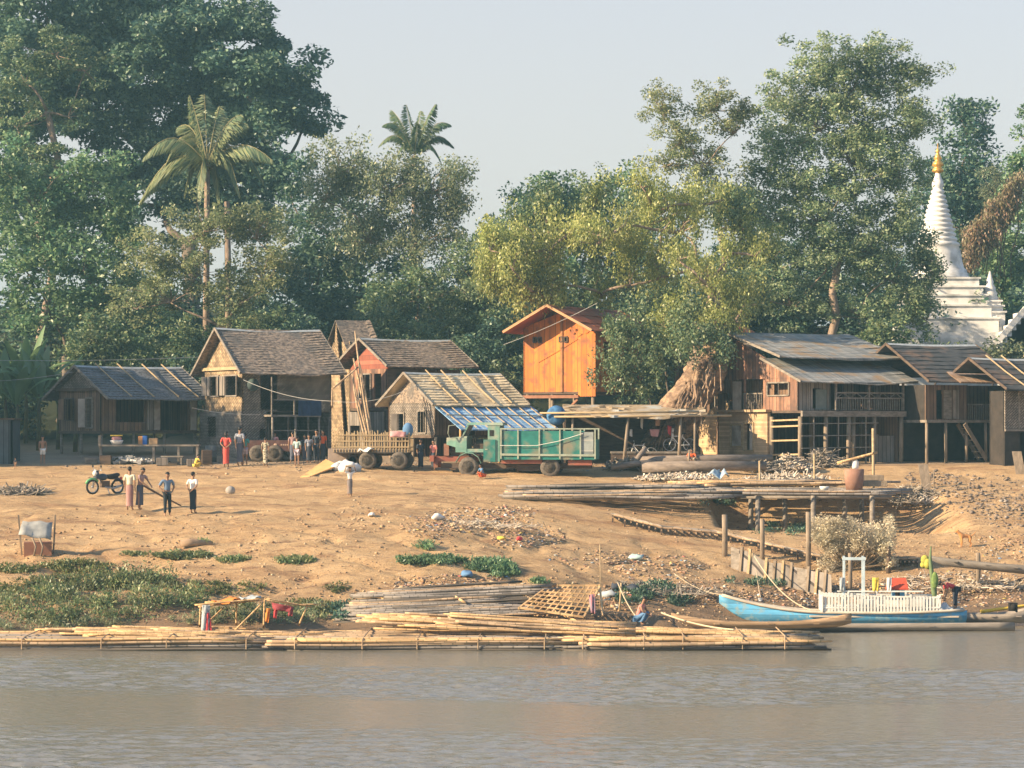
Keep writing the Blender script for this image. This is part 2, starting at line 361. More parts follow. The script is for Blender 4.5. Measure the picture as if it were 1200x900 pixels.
def tree(name, label, base, D, blobs, lm, seed, ls=.3, cl=.75, dens=1.0, droop=0, trunk_r=.3, bark=BARK, group=None, fork=None, asp=.5, cvert=.7, cat='tree', twigs=.5, shell=.35, per=None, depth=None, mesh_trunk=True):
    """blobs: (px, py, rx_px, ry_px[, depth offset]) crown masses at distance D"""
    rng = np.random.default_rng(seed); base = Vector(base); ls *= .86
    root = empty(name, base, 0, label, cat, group)
    tb = MB(); bl = []
    for q in blobs:
        dd = q[4] if len(q) > 4 else 0; c = P(q[0], q[1], D + dd); s = (D + dd) / F
        rx, rz = q[2] * s, q[3] * s; ry = depth or min(rx, rz) * .9 + .3
        bl.append((c, rx, ry, rz))
    top = max((b[0] for b in bl), key=lambda v: v.z)
    cx_ = sum(b[0].x for b in bl) / len(bl); cy_ = sum(b[0].y for b in bl) / len(bl)
    fk = Vector(fork) if fork is not None else Vector((base.x * .6 + cx_ * .4, base.y * .6 + cy_ * .4, base.z + (min(b[0].z - b[3] * .3 for b in bl) - base.z) * .75))
    if fk.z < base.z + .5: fk.z = base.z + .5
    limb(tb, Vector((base.x, base.y, base.z - .3)), fk, trunk_r, trunk_r * .75, rng, .05, 5, 8)
    CC = []; RR = []; nodes = [fk]; bl.sort(key=lambda q: (q[0] - fk).length)
    for (c, rx, ry, rz) in bl:
        hub = c + Vector((0, 0, -rz * .35)); near = min(nodes, key=lambda q: (q - hub).length); limb(tb, near, hub, trunk_r * (.42 if near is fk else .22), trunk_r * .12, rng, .13, 4, 6); nodes.append(hub)
        area = 4 * math.pi * ((rx * ry + rx * rz + ry * rz) / 3); k = max(4, int(dens * area / (cl * cl * 2.6)))
        d = unit(rng.normal(size=(k, 3))); r = shell + (1.05 - shell) * rng.random((k, 1)) ** .6
        r *= 1 + .26 * rng.normal(size=(k, 1)).clip(-1.5, 1.5)
        cen = np.array(c) + d * r * np.array([rx, ry, rz])
        cen[:, 2] += .0
        CC.append(cen); RR.append(np.stack([cl * (.7 + .7 * rng.random(k))] * 3, 1) * [1, 1, cvert])
        for i in range(int(k * twigs)):
            limb(tb, hub.lerp(Vector(cen[i]), .05), cen[i], trunk_r * .09 + .01, .015, rng, .12, 3, 4)
    cen = np.concatenate(CC); rad = np.concatenate(RR)
    per = int((per or max(8, cl * cl * 2.6 / (ls * ls))) * 3.6)
    Cc, A, B = leaves_in(rng, cen, rad, per, ls, droop, asp)
    Cc -= np.array(base)
    tb.v = [tuple(Vector(v) - base) for v in tb.v]
    tb.build('trunk', bark, root)
    leaf_mesh('crown', Cc, A, B, lm, root)
    return root
LM_DARK = leafmat('dark_leaves', (.022, .080, .078), (.080, .165, .115), (.16, .24, .14), .3)
LM_MID = leafmat('green_leaves', (.055, .130, .075), (.135, .225, .110), (.25, .29, .14), .35)
LM_BRIGHT = leafmat('bright_leaves', (.055, .155, .085), (.130, .240, .105), (.24, .33, .16), .35)
LM_OLIVE = leafmat('olive_leaves', (.125, .185, .08), (.24, .29, .125), (.38, .39, .20), .45)
LM_YEL = leafmat('yellow_green_leaves', (.175, .235, .06), (.36, .42, .105), (.52, .52, .19), .45)
LM_GREY = leafmat('dusty_leaves', (.105, .165, .095), (.20, .26, .145), (.34, .35, .20), .45)
LM_TALL = leafmat('pale_green_leaves', (.10, .185, .095), (.23, .33, .165), (.38, .43, .24), .42)
LM_DRY = leafmat('dry_twigs', (.50, .42, .28), (.70, .60, .42), (.78, .70, .52), .3)
LM_RUST = leafmat('rusty_vines', (.26, .15, .10), (.36, .22, .14), (.22, .22, .11), .3)
LM_GRASS = leafmat('grass_blades', (.07, .12, .035), (.12, .18, .055), (.24, .22, .10), .3)
T = {}
gback = 'trees behind the village'
def gp(px, D): return atg(px, D)
# far dark giant, top left
tree('rain_tree', 'giant dark green tree filling the top left sky, ragged drooping right edge', gp(230, 176), 176,
     [(60, 20, 110, 60), (180, 40, 90, 60), (270, 50, 70, 60), (310, 110, 55, 60, -1), (345, 120, 28, 34), (355, 145, 24, 14), (120, 110, 110, 60, 4), (250, 150, 80, 70, 5), (20, 110, 80, 70, 3), (300, 200, 40, 60, 3), (200, 220, 90, 60, 5), (60, 230, 90, 60, 5)],
     LM_DARK, 11, ls=.42, cl=1.15, dens=1.05, trunk_r=.7, twigs=.12, droop=.3, per=80)
tree('acacia_tree', 'feathery grey green tree with reddish forked trunk at the far left', gp(50, 160), 160,
     [(65, 55, 55, 25), (30, 90, 45, 25), (100, 75, 40, 25), (20, 140, 40, 30), (80, 130, 25, 20), (45, 185, 30, 25)],
     LM_MID, 12, ls=.28, cl=.8, dens=.75, trunk_r=.28, bark=BARK_PALE, cvert=.4, fork=P(55, 130, 160), twigs=.4)
tree('broadleaf_tree', 'bushy bright green tree low on the left above the banana plants', gp(70, 152), 152,
     [(40, 230, 60, 40), (110, 215, 45, 38), (30, 300, 60, 50), (100, 290, 60, 50), (145, 250, 35, 35), (60, 360, 90, 45), (135, 340, 45, 45), (5, 190, 30, 30), (165, 385, 40, 30)],
     LM_BRIGHT, 13, ls=.34, cl=.8, dens=1.0, trunk_r=.35, twigs=.2)
tree('olive_tree', 'open olive green tree with two leaning pale trunks above the tall brick house', gp(245, 144), 144,
     [(240, 262, 55, 28), (180, 300, 38, 32), (300, 270, 42, 30), (235, 310, 50, 30), (310, 320, 40, 28), (200, 345, 45, 28), (275, 350, 45, 28), (160, 355, 25, 22), (325, 300, 25, 20)],
     LM_OLIVE, 14, ls=.22, cl=.62, dens=.8, trunk_r=.22, bark=BARK_PALE, fork=P(262, 385, 144), twigs=.5)
tree('shade_tree', 'dark dense tree between the olive tree and the vine hung tree', gp(380, 158), 158,
     [(390, 260, 60, 55), (360, 330, 60, 50), (420, 330, 60, 50), (340, 210, 28, 35, 4), (450, 380, 60, 30), (370, 385, 60, 30)],
     LM_DARK, 15, ls=.34, cl=.95, dens=1.1, trunk_r=.4, twigs=.12)
tree('vine_hung_tree', 'dusty green tree hung with vines behind the red gabled house', gp(470, 152), 152,
     [(400, 195, 42, 32), (455, 215, 50, 40), (510, 215, 45, 35), (430, 270, 45, 40), (490, 275, 48, 42), (535, 240, 20, 30), (380, 225, 25, 30), (545, 205, 12, 10)],
     LM_GREY, 16, ls=.22, cl=.62, dens=.9, trunk_r=.2, bark=BARK_PALE, droop=.9, cvert=1.2, fork=P(490, 370, 152), twigs=.5)
tree('thicket_tree', 'dark leafy tree behind the blue roofed shed', gp(540, 150), 150,
     [(500, 340, 50, 40), (560, 330, 45, 45), (530, 390, 60, 30), (590, 380, 45, 40), (580, 290, 25, 30), (450, 350, 30, 30)],
     LM_MID, 17, ls=.26, cl=.7, dens=.9, trunk_r=.2, twigs=.3, droop=.5)
tree('round_tree', 'rounded blue green tree behind the yellow one', gp(630, 178), 178,
     [(630, 235, 38, 33), (665, 240, 35, 36), (605, 290, 40, 40), (700, 235, 45, 30), (600, 340, 50, 50), (570, 300, 22, 30), (740, 230, 40, 28), (680, 300, 70, 50), (760, 290, 60, 50)],
     LM_BRIGHT, 18, ls=.36, cl=.9, dens=1.0, trunk_r=.4, twigs=.1)
# the yellow green weeping tree growing over the orange house from its great root mass
ROOT = atg(790, 130)
def weep_blobs(n, seed, sz=1.0):
    r = random.Random(seed); out = []
    top = [(555, 285), (600, 245), (640, 215), (700, 198), (760, 195), (800, 220), (850, 205), (900, 240)]; bot = [(555, 320), (600, 365), (640, 375), (680, 358), (720, 385), (770, 405), (820, 400), (870, 385), (900, 330)]
    f = lambda T, x: next((T[i][1] + (T[i + 1][1] - T[i][1]) * (x - T[i][0]) / (T[i + 1][0] - T[i][0]) for i in range(len(T) - 1) if T[i][0] <= x <= T[i + 1][0]), T[-1][1])
    for i in range(n):
        x = r.uniform(560, 893); t, b = f(top, x), f(bot, x); y = t + 14 + (b - t - 26) * r.random(); front = -4 if (x > 780 and y > 290) else 0
        out.append((x, y, r.uniform(13, 27) * sz, r.uniform(12, 26) * sz, front + r.uniform(0, 6)))
    return out
tree('weeping_tree', 'yellow green weeping tree growing from a huge tangled root mass over the orange house', P(815, 425, 129.5), 133,
     weep_blobs(70, 3), 
     LM_YEL, 19, ls=.19, cl=.40, dens=.62, trunk_r=.45, bark=BARK_PALE, droop=1.8, cvert=1.9, fork=P(838, 345, 131), twigs=.3)
tree('creeper_tree', 'green tree grown through the yellow weeping one above the red roof tip', atg(860, 137), 137, weep_blobs(26, 11, 1.1) + [(826, 392, 22, 18, -7), (815, 372, 30, 20, -7), (870, 250, 26, 30), (880, 300, 24, 26), (840, 240, 22, 22)],
     LM_MID, 27, ls=.22, cl=.5, dens=.7, trunk_r=.2, droop=.8, cvert=1.3, twigs=.2)
tree('overhanging_tree', 'dark glossy leaved tree hanging beside the orange house wall', gp(745, 131), 131,
     [(745, 395, 34, 32), (725, 430, 26, 28), (770, 420, 28, 34), (800, 385, 30, 25), (720, 385, 14, 24), (755, 455, 26, 18), (845, 405, 20, 18), (835, 385, 28, 18)] + [(825, 392, 26, 18, -3), (850, 412, 18, 14, -3), (805, 402, 20, 16, -3)],
     LM_MID, 20, ls=.20, cl=.45, dens=.85, trunk_r=.12, droop=1.0, cvert=1.2, twigs=.3)
tree('sparse_tree', 'thin sparse leaved tree rising against the sky above the yellow one', gp(850, 150), 150,
     [(775, 120, 24, 26), (800, 160, 30, 22), (835, 120, 28, 28), (860, 150, 22, 20), (820, 190, 34, 26), (845, 220, 30, 22), (780, 190, 20, 16), (880, 125, 14, 12)],
     LM_OLIVE, 21, ls=.20, cl=.55, dens=.8, trunk_r=.22, bark=BARK_PALE, fork=P(842, 260, 150), twigs=.8)
tree('tall_tree', 'tallest green tree on the right with sky showing through its crown', gp(985, 152), 152,
     [(960, 75, 42, 32), (1010, 75, 45, 32), (1055, 95, 42, 35), (1075, 135, 24, 26), (920, 110, 35, 30), (905, 175, 32, 30), (960, 140, 50, 38), (1030, 150, 50, 38), (1055, 195, 32, 38), (940, 205, 45, 38), (1000, 220, 50, 40), (910, 255, 40, 30), (1048, 255, 36, 38), (970, 290, 55, 38), (1040, 315, 45, 35), (900, 310, 40, 30), (1075, 345, 30, 30), (930, 350, 45, 28), (1010, 365, 50, 24), (990, 110, 40, 30), (1000, 180, 40, 40), (960, 250, 40, 40), (1020, 280, 40, 40), (1078, 290, 12, 30), (1085, 370, 18, 22), (1090, 330, 12, 16), (1086, 300, 12, 20), (1092, 352, 12, 10), (1088, 275, 6, 10), (890, 220, 24, 30), (1095, 320, 8, 16)],
     LM_TALL, 22, ls=.23, cl=.66, dens=1.0, trunk_r=.30, bark=BARK_PALE, fork=P(984, 300, 152), twigs=.3)
tree('understorey_tree', 'dense green bush between the tree trunks behind the tin roofed house', gp(940, 158), 158,
     [(880, 340, 40, 40), (930, 360, 50, 30), (1000, 370, 50, 26), (860, 370, 40, 22), (1050, 375, 28, 20), (900, 300, 35, 40), (960, 320, 40, 40)],
     LM_DARK, 23, ls=.3, cl=.8, dens=.9, trunk_r=.2, twigs=.2)
tree('dark_tree', 'dark blue green tree behind the white pagoda', gp(1130, 188), 188,
     [(1135, 150, 32, 30), (1120, 200, 40, 40), (1150, 230, 26, 40), (1110, 250, 50, 50), (1130, 300, 40, 50), (1165, 210, 12, 22), (1150, 290, 30, 40), (1158, 262, 28, 40), (1172, 330, 30, 40), (1125, 130, 16, 14)],
     LM_DARK, 24, ls=.4, cl=1.0, dens=1.4, trunk_r=.5, twigs=.15)
tree('bare_tree', 'grey leafless tree by the dark one behind the pagoda', gp(1165, 180), 180,
     [(1165, 220, 22, 26), (1180, 250, 18, 20)], LM_GREY, 25, ls=.16, cl=.6, dens=.7, trunk_r=.15, twigs=1)
tree('hill_tree', 'light green tree at the right edge beyond the pagoda', gp(1195, 176), 176,
     [(1178, 290, 26, 34), (1162, 325, 18, 24), (1205, 200, 30, 30), (1195, 245, 32, 36), (1215, 165, 26, 30), (1190, 300, 36, 30), (1175, 335, 26, 26), (1210, 350, 40, 50), (1180, 370, 22, 20)],
     LM_BRIGHT, 26, ls=.32, cl=.8, dens=.95, trunk_r=.4, twigs=.1)
# rusty vine cascade on the hill
rng = np.random.default_rng(5)
def cascade():
    base = atg(1150, 172); root = empty('vine_cascade', base, 0, 'rusty brown vines cascading down beside the pagoda', 'vines')
    cen = []; 
    for i in range(420):
        t = rng.random(); px = 1133 + 62 * t + rng.normal() * 4; top = 275 - 70 * t ** 1.2; ln = 45 * (1 - .3 * t)
        py = top + rng.random() ** 1.3 * ln; cen.append(P(px, py, 171 + rng.random() * 2))
    cen = np.array([tuple(c) for c in cen]); rad = np.full((len(cen), 3), 1.0) * [.35, .5, .7]
    C, A, B = leaves_in(rng, cen, rad, 22, .26, 2.2, .35); C -= np.array(base)
    leaf_mesh('vines', C, A, B, LM_RUST, root)
    st = MB()
    for i in range(9):
        px = 1138 + i * 6; limb(st, P(px + 6, 262 - i * 6, 172.5) - base, P(px - 1, 330, 172.5) - base, .05, .03, rng, .04)
    st.build('stem', BARK, root)
cascade()
# off-screen trees whose shade lies over the left yard
for i, (x, y, h) in enumerate([(-40, 123.8, 15), (-43, 129.5, 16), (-46, 136, 15), (-35.5, 124.8, 11.5)]):
    b = Vector((x, y, gz(x, y))); s = F / y
    top = b.z + h; r = 4.4
    def px_(xx): return 600 + xx * F / y
    def py_(zz): return 500 - (zz - CHT) * F / y
    tree('roadside_tree', ['broad dark tree standing left of the yard', 'second broad tree shading the left yard', 'third broad tree behind the shading pair', 'small dark tree nearest the left yard'][i], b, y,
         [(px_(x + dx), py_(top - dz), r * s * rr, r * s * .8 * rr) for dx, dz, rr in ((0, 3, .9), (3, 4.5, .8), (-3, 5, .8), (0, 8, 1), (3, 10, .8), (-2, 11, .8))],
         LM_DARK, 40 + i, ls=.55, cl=1.2, dens=1.2, trunk_r=.4, twigs=.05, per=40)
# bamboo-like understorey wall, each bush a plant of its own
bush_spots = [(15, 470, 147, 40, 30), (215, 400, 148, 40, 30), (300, 380, 150, 40, 30), (350, 400, 149, 30, 30), (450, 385, 147, 40, 26), (560, 420, 146, 34, 40), (590, 460, 143, 30, 40), (520, 410, 147, 40, 26), (680, 380, 152, 60, 40), (780, 370, 150, 60, 45), (860, 330, 162, 50, 40), (1040, 395, 150, 34, 22), (1100, 408, 148, 40, 9), (1165, 410, 147, 36, 9), (120, 400, 148, 50, 34), (230, 440, 146, 26, 34), (400, 420, 146, 40, 30)]
words_ = ['low dark bush at the far left by the shed', 'bush behind the tall brick house gable', 'bush behind the ridge of the tall brick house', 'bush behind the woven thatch wall', 'bush behind the red gabled roof', 'leafy bush between the shed and the orange house', 'dark undergrowth left of the orange house stilts', 'bush above the right end of the red gabled roof', 'dark bush above the orange house roof', 'deep green bush behind the root mass', 'distant bush under the tall tree', 'bush at the foot of the tall tree', 'scrub in front of the pagoda base', 'brown scrub below the small pagoda', 'dark bush above the leftmost house roof', 'bush between the two left houses', 'bush between the brick house and the red gabled house']
for i, ((px, py, D, rx, ry), w) in enumerate(zip(bush_spots, words_)):
    b = atg(px, D)
    tree('bush', w, b, D, [(px, py, rx, ry), (px - rx * .5, py + ry * .3, rx * .6, ry * .7), (px + rx * .5, py + ry * .3, rx * .6, ry * .7), (px, py + ry * .7, rx * .9, ry * .7)],
         [LM_DARK, LM_MID, LM_MID, LM_DARK, LM_MID][i % 5] if i != 13 else LM_GREY, 60 + i, ls=.26, cl=.6, dens=.85, trunk_r=.08, twigs=.15, cat='bush', group='bushes behind the houses', droop=.3)
far_spots = [(60, 400), (170, 385), (280, 395), (390, 370), (500, 390), (610, 380), (720, 385), (820, 360), (930, 380), (1040, 370), (1130, 410), (1230, 400)]
far_words = ['at the far left behind the banana plants', 'between the broadleaf and the olive tree', 'behind the olive tree trunks', 'under the giant tree edge', 'behind the vine hung tree', 'behind the orange house gable', 'behind the weeping tree', 'behind the great root mass', 'behind the sparse tree', 'behind the tall tree trunk', 'low behind the pagoda', 'at the right edge below the hill tree']
for i, ((px, py), w) in enumerate(zip(far_spots, far_words)):
    b = atg(px, 166)
    tree('forest_tree', 'dark background forest tree ' + w, b, 166, [(px, py - 30, 55, 40), (px - 40, py, 45, 50), (px + 40, py, 45, 50), (px, py + 50, 75, 35), (px + 50, py + 60, 50, 35)],
         LM_DARK, 90 + i, ls=.40, cl=.9, dens=.9, trunk_r=.25, twigs=.08, group='dark forest behind the village')
# palms
PALM = leafmat('palm_fronds', (.09, .15, .08), (.165, .225, .11), (.30, .31, .15), .35)
PALM_RIB = mat('palm_rib', (.42, .38, .18), (.28, .24, .12), (3, 3, 3))
def palm(label, base, head, fronds, seed, ls=1.0, trunks=1, lm=None):
    rng = np.random.default_rng(seed); root = empty('coconut_palm', base, 0, label, 'palm tree', 'coconut palms')
    hd = head - base
    tb = MB(); tb.tube([(0, 0, -.3), (hd.x * .2, hd.y, hd.z * .3), (hd.x * .6, hd.y, hd.z * .7), (hd.x, hd.y, hd.z)], [.26, .2, .17, .16], 8)
    if trunks > 1: tb.tube([(1.1, .3, -.3), (1.3, .3, hd.z * .5), (hd.x + 1.1, .3, hd.z * .86)], [.24, .2, .17], 8)
    tb.build('trunk', BARK_PALE, root)
    for (dx, dz, sag) in fronds:    # tip offset in metres (x, z) and how far it bends down
        tip = Vector((dx, rng.uniform(-1.2, 1.2), dz)); L_ = tip.length; pts = []
        for i in range(9):
            t = i / 8; p = tip * t; p.z += 1.35 * sag * math.sin(math.pi * t * .9) ; pts.append(hd + p)
        rb = MB().tube(pts, [.05 - .04 * i / 8 for i in range(9)], 4)
        fr = rb.build('frond', PALM_RIB, root)
        C = []; A = []; B = []
        for i in range(70):
            t = .08 + .92 * i / 70; q = t * 8; j = min(7, int(q)); p = pts[j].lerp(pts[j + 1], q - j); d = (pts[j + 1] - pts[j]).normalized()
            for s in (-1, 1):
                side = d.cross(Vector((0, 0, 1))); side = side.normalized() if side.length > .1 else Vector((1, 0, 0))
                v = (side * s * .45 + d * .55 + Vector((0, 0, -.75 + rng.normal() * .12))).normalized() * (L_ * .20 * math.sin(math.pi * (t * .85 + .12)) + .12) * ls
                C.append(p + v * .5); A.append(v * .5); B.append(d.cross(v).normalized().cross(v).normalized() * .045)
        leaf_mesh('leaflets', np.array(C), np.array(A), np.array(B), lm or PALM, fr)
    nb = MB()
    for i in range(6): nb.ball(hd + Vector((math.cos(i) * .25, math.sin(i) * .25, -.25)), .13, n=6, m=4)
    nb.build('coconut', mat('coconut', (.16, .15, .06), (.10, .08, .04)), root)
h1 = P(243, 192, 149)
palm('lit coconut palm with drooping fronds before the dark giant tree', atg(241, 149), h1,
     [(-3.6, -.3, 1.2), (-4.1, -2.7, 1.3), (-2.6, -.9, 1.6), (-1.0, 3.9, .2), (-.3, 4.2, 0), (.6, 3.4, .2), (2.0, 2.6, .6), (2.4, 1.9, .8), (3.9, -.3, .9), (3.2, -1.6, 1.4), (2.0, -2.6, 1.5), (-1.8, 1.9, .8), (.6, -2.7, 1.2), (-.4, -2.6, 1.1), (1.6, -2.2, 1.6), (-1.4, -2.4, 1.3)], 3, 1.55, 2)
h2 = P(486, 182, 172)
palm('coconut palm top rising above the dusty vine hung tree', atg(484, 172), h2,
     [(-1.6, 3.0, .4), (-.6, 3.4, .2), (.4, 3.0, .2), (1.4, 3.2, .4), (2.4, 1.8, .8), (2.6, .3, .9), (-2.1, 1.6, .8), (-2.4, .2, .9), (.2, 2.0, .2), (1.8, -.9, .9), (-1.4, -1.0, .9)], 4, 1.1, 1, LM_MID)
# banana plants
BANANA = leafmat('banana_leaves', (.07, .17, .10), (.13, .26, .13), (.24, .34, .14), .35)
def banana(label, base, h, seed):
    rng = np.random.default_rng(seed); root = empty('banana_plant', base, 0, label, 'banana plant', 'banana plants at the left')
    MB().tube([(0, 0, -.2), (.05, 0, h * .3), (0, 0, h * .5)], [.14, .11, .07], 7).build('stem', mat('banana_stem', (.16, .17, .07), (.10, .08, .05)), root)
    for k in range(8):
        a = rng.uniform(0, 6.28); lean = rng.uniform(.35, 1.1); L_ = h * rng.uniform(.55, .75); m = MB(); vs = []; n = 9
        for i in range(n):
            t = i / (n - 1); r = L_ * lean * t * .7; z = h * .45 + L_ * (t * 1.1 - lean * .75 * t * t); w = .30 * math.sin(math.pi * (.06 + .9 * t)) + .02
            c = Vector((math.cos(a) * r, math.sin(a) * r, z)); sd = Vector((-math.sin(a), math.cos(a), 0))
            vs += [c - sd * w - Vector((0, 0, w * .35)), c, c + sd * w - Vector((0, 0, w * .35))]
        fs = []
        for i in range(n - 1):
            b = i * 3; fs += [(b, b + 1, b + 4, b + 3), (b + 1, b + 2, b + 5, b + 4)]
        m.add(vs, fs, True).build('leaf', BANANA, root)
for (px, D, h, w, s) in [(20, 140, 5.4, 'banana plant nearest the left edge', 1), (45, 141, 6.2, 'tall banana plant with upright torn leaves', 2), (68, 142, 5.6, 'tallest leaning banana plant behind the leftmost house', 3), (88, 139, 4.4, 'banana plant touching the leftmost roof', 4), (6, 143, 5.8, 'banana plant cut by the left edge', 5), (30, 145, 6.6, 'rear banana plant between the two tall ones', 6)]:
    banana(w, atg(px, D), h, s)
# ---------------------------------------------------------------- building materials
W_DARK = mat('dark_wood', (.15, .105, .075), (.07, .05, .04), (2, 2, 9), bump=.3)
W_GREY = mat('grey_wood', (.30, .26, .215), (.16, .135, .11), (3, 3, 8), bump=.3)
W_POST = mat('weathered_post', (.33, .26, .19), (.18, .14, .10), (6, 6, 1.5), bump=.4)
BOARD = mat('brown_boards', (.26, .16, .10), (.13, .085, .06), (3, 3, .8), stripes=('xy', 4.5, (.04, .03, .025)), bump=.3)
BOARD_G = mat('grey_boards', (.32, .28, .24), (.18, .155, .135), (3, 3, .8), stripes=('xy', 4, (.06, .05, .045)), bump=.3)
BOARD_R = mat('red_brown_boards', (.40, .21, .13), (.17, .10, .075), (2.5, 2.5, .6), stripes=('xy', 3.4, (.05, .03, .025)), bump=.3, dirt=((.10, .07, .06), 1.2))
BOARD_O = mat('orange_boards', (.70, .215, .032), (.46, .13, .026), (3, 3, .5), stripes=('xy', 3.0, (.28, .11, .03)), fac=(.3, .6), dirt=((.27, .10, .045), 1.9), rough=.65)
RED_P = mat('red_paint', (.42, .145, .09), (.30, .10, .07), (3, 3, 1), stripes=('z', 4, (.18, .07, .05)))
RED_T = mat('red_roof_tin', (.56, .15, .075), (.40, .11, .06), (2, 2, 2), stripes=('x', 5, (.28, .10, .06)), rough=.6, dirt=((.22, .12, .08), .7))
THATCH = mat('brown_shingle', (.40, .31, .23), (.11, .09, .08), (5, 9, 9), bump=.8, fac=(.38, .62), dirt=((.13, .12, .11), .8))
SHAKE = mat('grey_shingle', (.235, .235, .235), (.10, .105, .115), (9, 9, 9), bump=.8, fac=(.38, .62), dirt=((.09, .095, .10), .9))
THATCH_T = mat('tan_thatch', (.80, .66, .44), (.56, .44, .28), (5, 12, 12), bump=.8, fac=(.3, .62), dirt=((.34, .27, .18), .8))
TARP_B = mat('blue_tarp', (.34, .54, .74), (.13, .30, .54), (2, 6, 6), rough=.45, bump=.5, stripes=('x', 2.6, (.58, .64, .66)), fac=(.42, .58))
TIN = mat('old_tin', (.36, .355, .33), (.19, .20, .20), (.7, 5, 5), rough=.55, bump=.3, stripes=('x', 7, (.17, .17, .17)), dirt=((.33, .22, .12), 1.1), fac=(.4, .6))
TIN_D = mat('dark_tin', (.085, .085, .085), (.04, .042, .045), (2, 5, 5), rough=.8, bump=.5, dirt=((.19, .12, .08), .8))
TIN_R = mat('rusty_tin', (.48, .36, .27), (.30, .19, .12), (2, 4, 4), rough=.6, stripes=('x', 7, (.2, .13, .09)))
RIDGE = mat('ridge_metal', (.45, .48, .48), (.30, .33, .34), (3, 3, 3), rough=.5)
BAMB = mat('dry_bamboo', (.50, .38, .22), (.33, .24, .14), (1.5, 9, 9), bump=.2)
CLOTH_D = mat('dark_blue_cloth', (.035, .06, .13), (.02, .035, .08), (4, 4, 4))
W_SHADE = mat('shade_dark_wood', (.055, .045, .038), (.03, .025, .022), (2, 2, 2))  # near-black wood: the shade on the right-hand walls is put into its colour
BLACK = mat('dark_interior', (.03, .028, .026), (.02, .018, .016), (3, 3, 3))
def weave(name, c1, c2, dk, scale=9):
    m = bpy.data.materials.new(name); m.use_nodes = True; N = m.node_tree.nodes; L = m.node_tree.links; b = N['Principled BSDF']; b.inputs['Roughness'].default_value = .9; b.inputs['Specular IOR Level'].default_value = .15
    tc = N.new('ShaderNodeTexCoord'); mp = N.new('ShaderNodeMapping'); mp.inputs['Rotation'].default_value = (0, R(38), 0); mp.inputs['Scale'].default_value = (1, 1, 1)
    sx = N.new('ShaderNodeSeparateXYZ'); L.new(tc.outputs['Object'], sx.inputs[0]); ad = N.new('ShaderNodeMath'); L.new(sx.outputs[0], ad.inputs[0]); L.new(sx.outputs[1], ad.inputs[1])
    cb = N.new('ShaderNodeCombineXYZ'); L.new(ad.outputs[0], cb.inputs[0]); L.new(sx.outputs[2], cb.inputs[2]); L.new(cb.outputs[0], mp.inputs[0])
    br = N.new('ShaderNodeTexBrick'); br.inputs['Scale'].default_value = scale; br.inputs['Color1'].default_value = (*c1, 1); br.inputs['Color2'].default_value = (*c2, 1); br.inputs['Mortar'].default_value = (*dk, 1); br.inputs['Mortar Size'].default_value = .05; br.inputs['Brick Width'].default_value = .9; br.inputs['Row Height'].default_value = .35
    m2 = N.new('ShaderNodeMapping'); m2.inputs['Rotation'].default_value = (R(90), 0, 0); L.new(mp.outputs[0], m2.inputs[0]); L.new(m2.outputs[0], br.inputs[0])
    nz = N.new('ShaderNodeTexNoise'); nz.inputs['Scale'].default_value = 1.3; nz.inputs['Detail'].default_value = 7; L.new(tc.outputs['Object'], nz.inputs[0])
    rp = N.new('ShaderNodeMapRange'); rp.inputs[1].default_value = .3; rp.inputs[2].default_value = .7; rp.inputs[3].default_value = .55; rp.inputs[4].default_value = 1.25; L.new(nz.outputs[0], rp.inputs[0])
    hs = N.new('ShaderNodeHueSaturation'); L.new(br.outputs[0], hs.inputs['Color']); L.new(rp.outputs[0], hs.inputs['Value']); L.new(hs.outputs[0], b.inputs['Base Color'])
    bp = N.new('ShaderNodeBump'); bp.inputs['Strength'].default_value = .5; bp.inputs['Distance'].default_value = .02; L.new(br.outputs['Fac'], bp.inputs['Height']); bp.invert = True; L.new(bp.outputs[0], b.inputs['Normal'])
    return m
WEAVE = weave('woven_bamboo', (.33, .275, .21), (.20, .165, .13), (.08, .065, .05), 3.4)
WEAVE_G = weave('grey_woven_bamboo', (.33, .285, .24), (.21, .18, .15), (.08, .07, .06), 3.4)
WEAVE_L = weave('coarse_woven_thatch', (.52, .39, .24), (.28, .20, .13), (.09, .065, .045), 2.6)
BRICK = mat('sandy_brick', (.58, .42, .25), (.44, .31, .18), (2, 2, 2), stripes=('z', 9, (.36, .25, .15)), bump=.4, dirt=((.28, .20, .13), .9))
PLASTER = mat('pale_plaster', (.50, .44, .37), (.36, .31, .26), (2, 2, 2), bump=.3, dirt=((.25, .2, .16), 1.4))

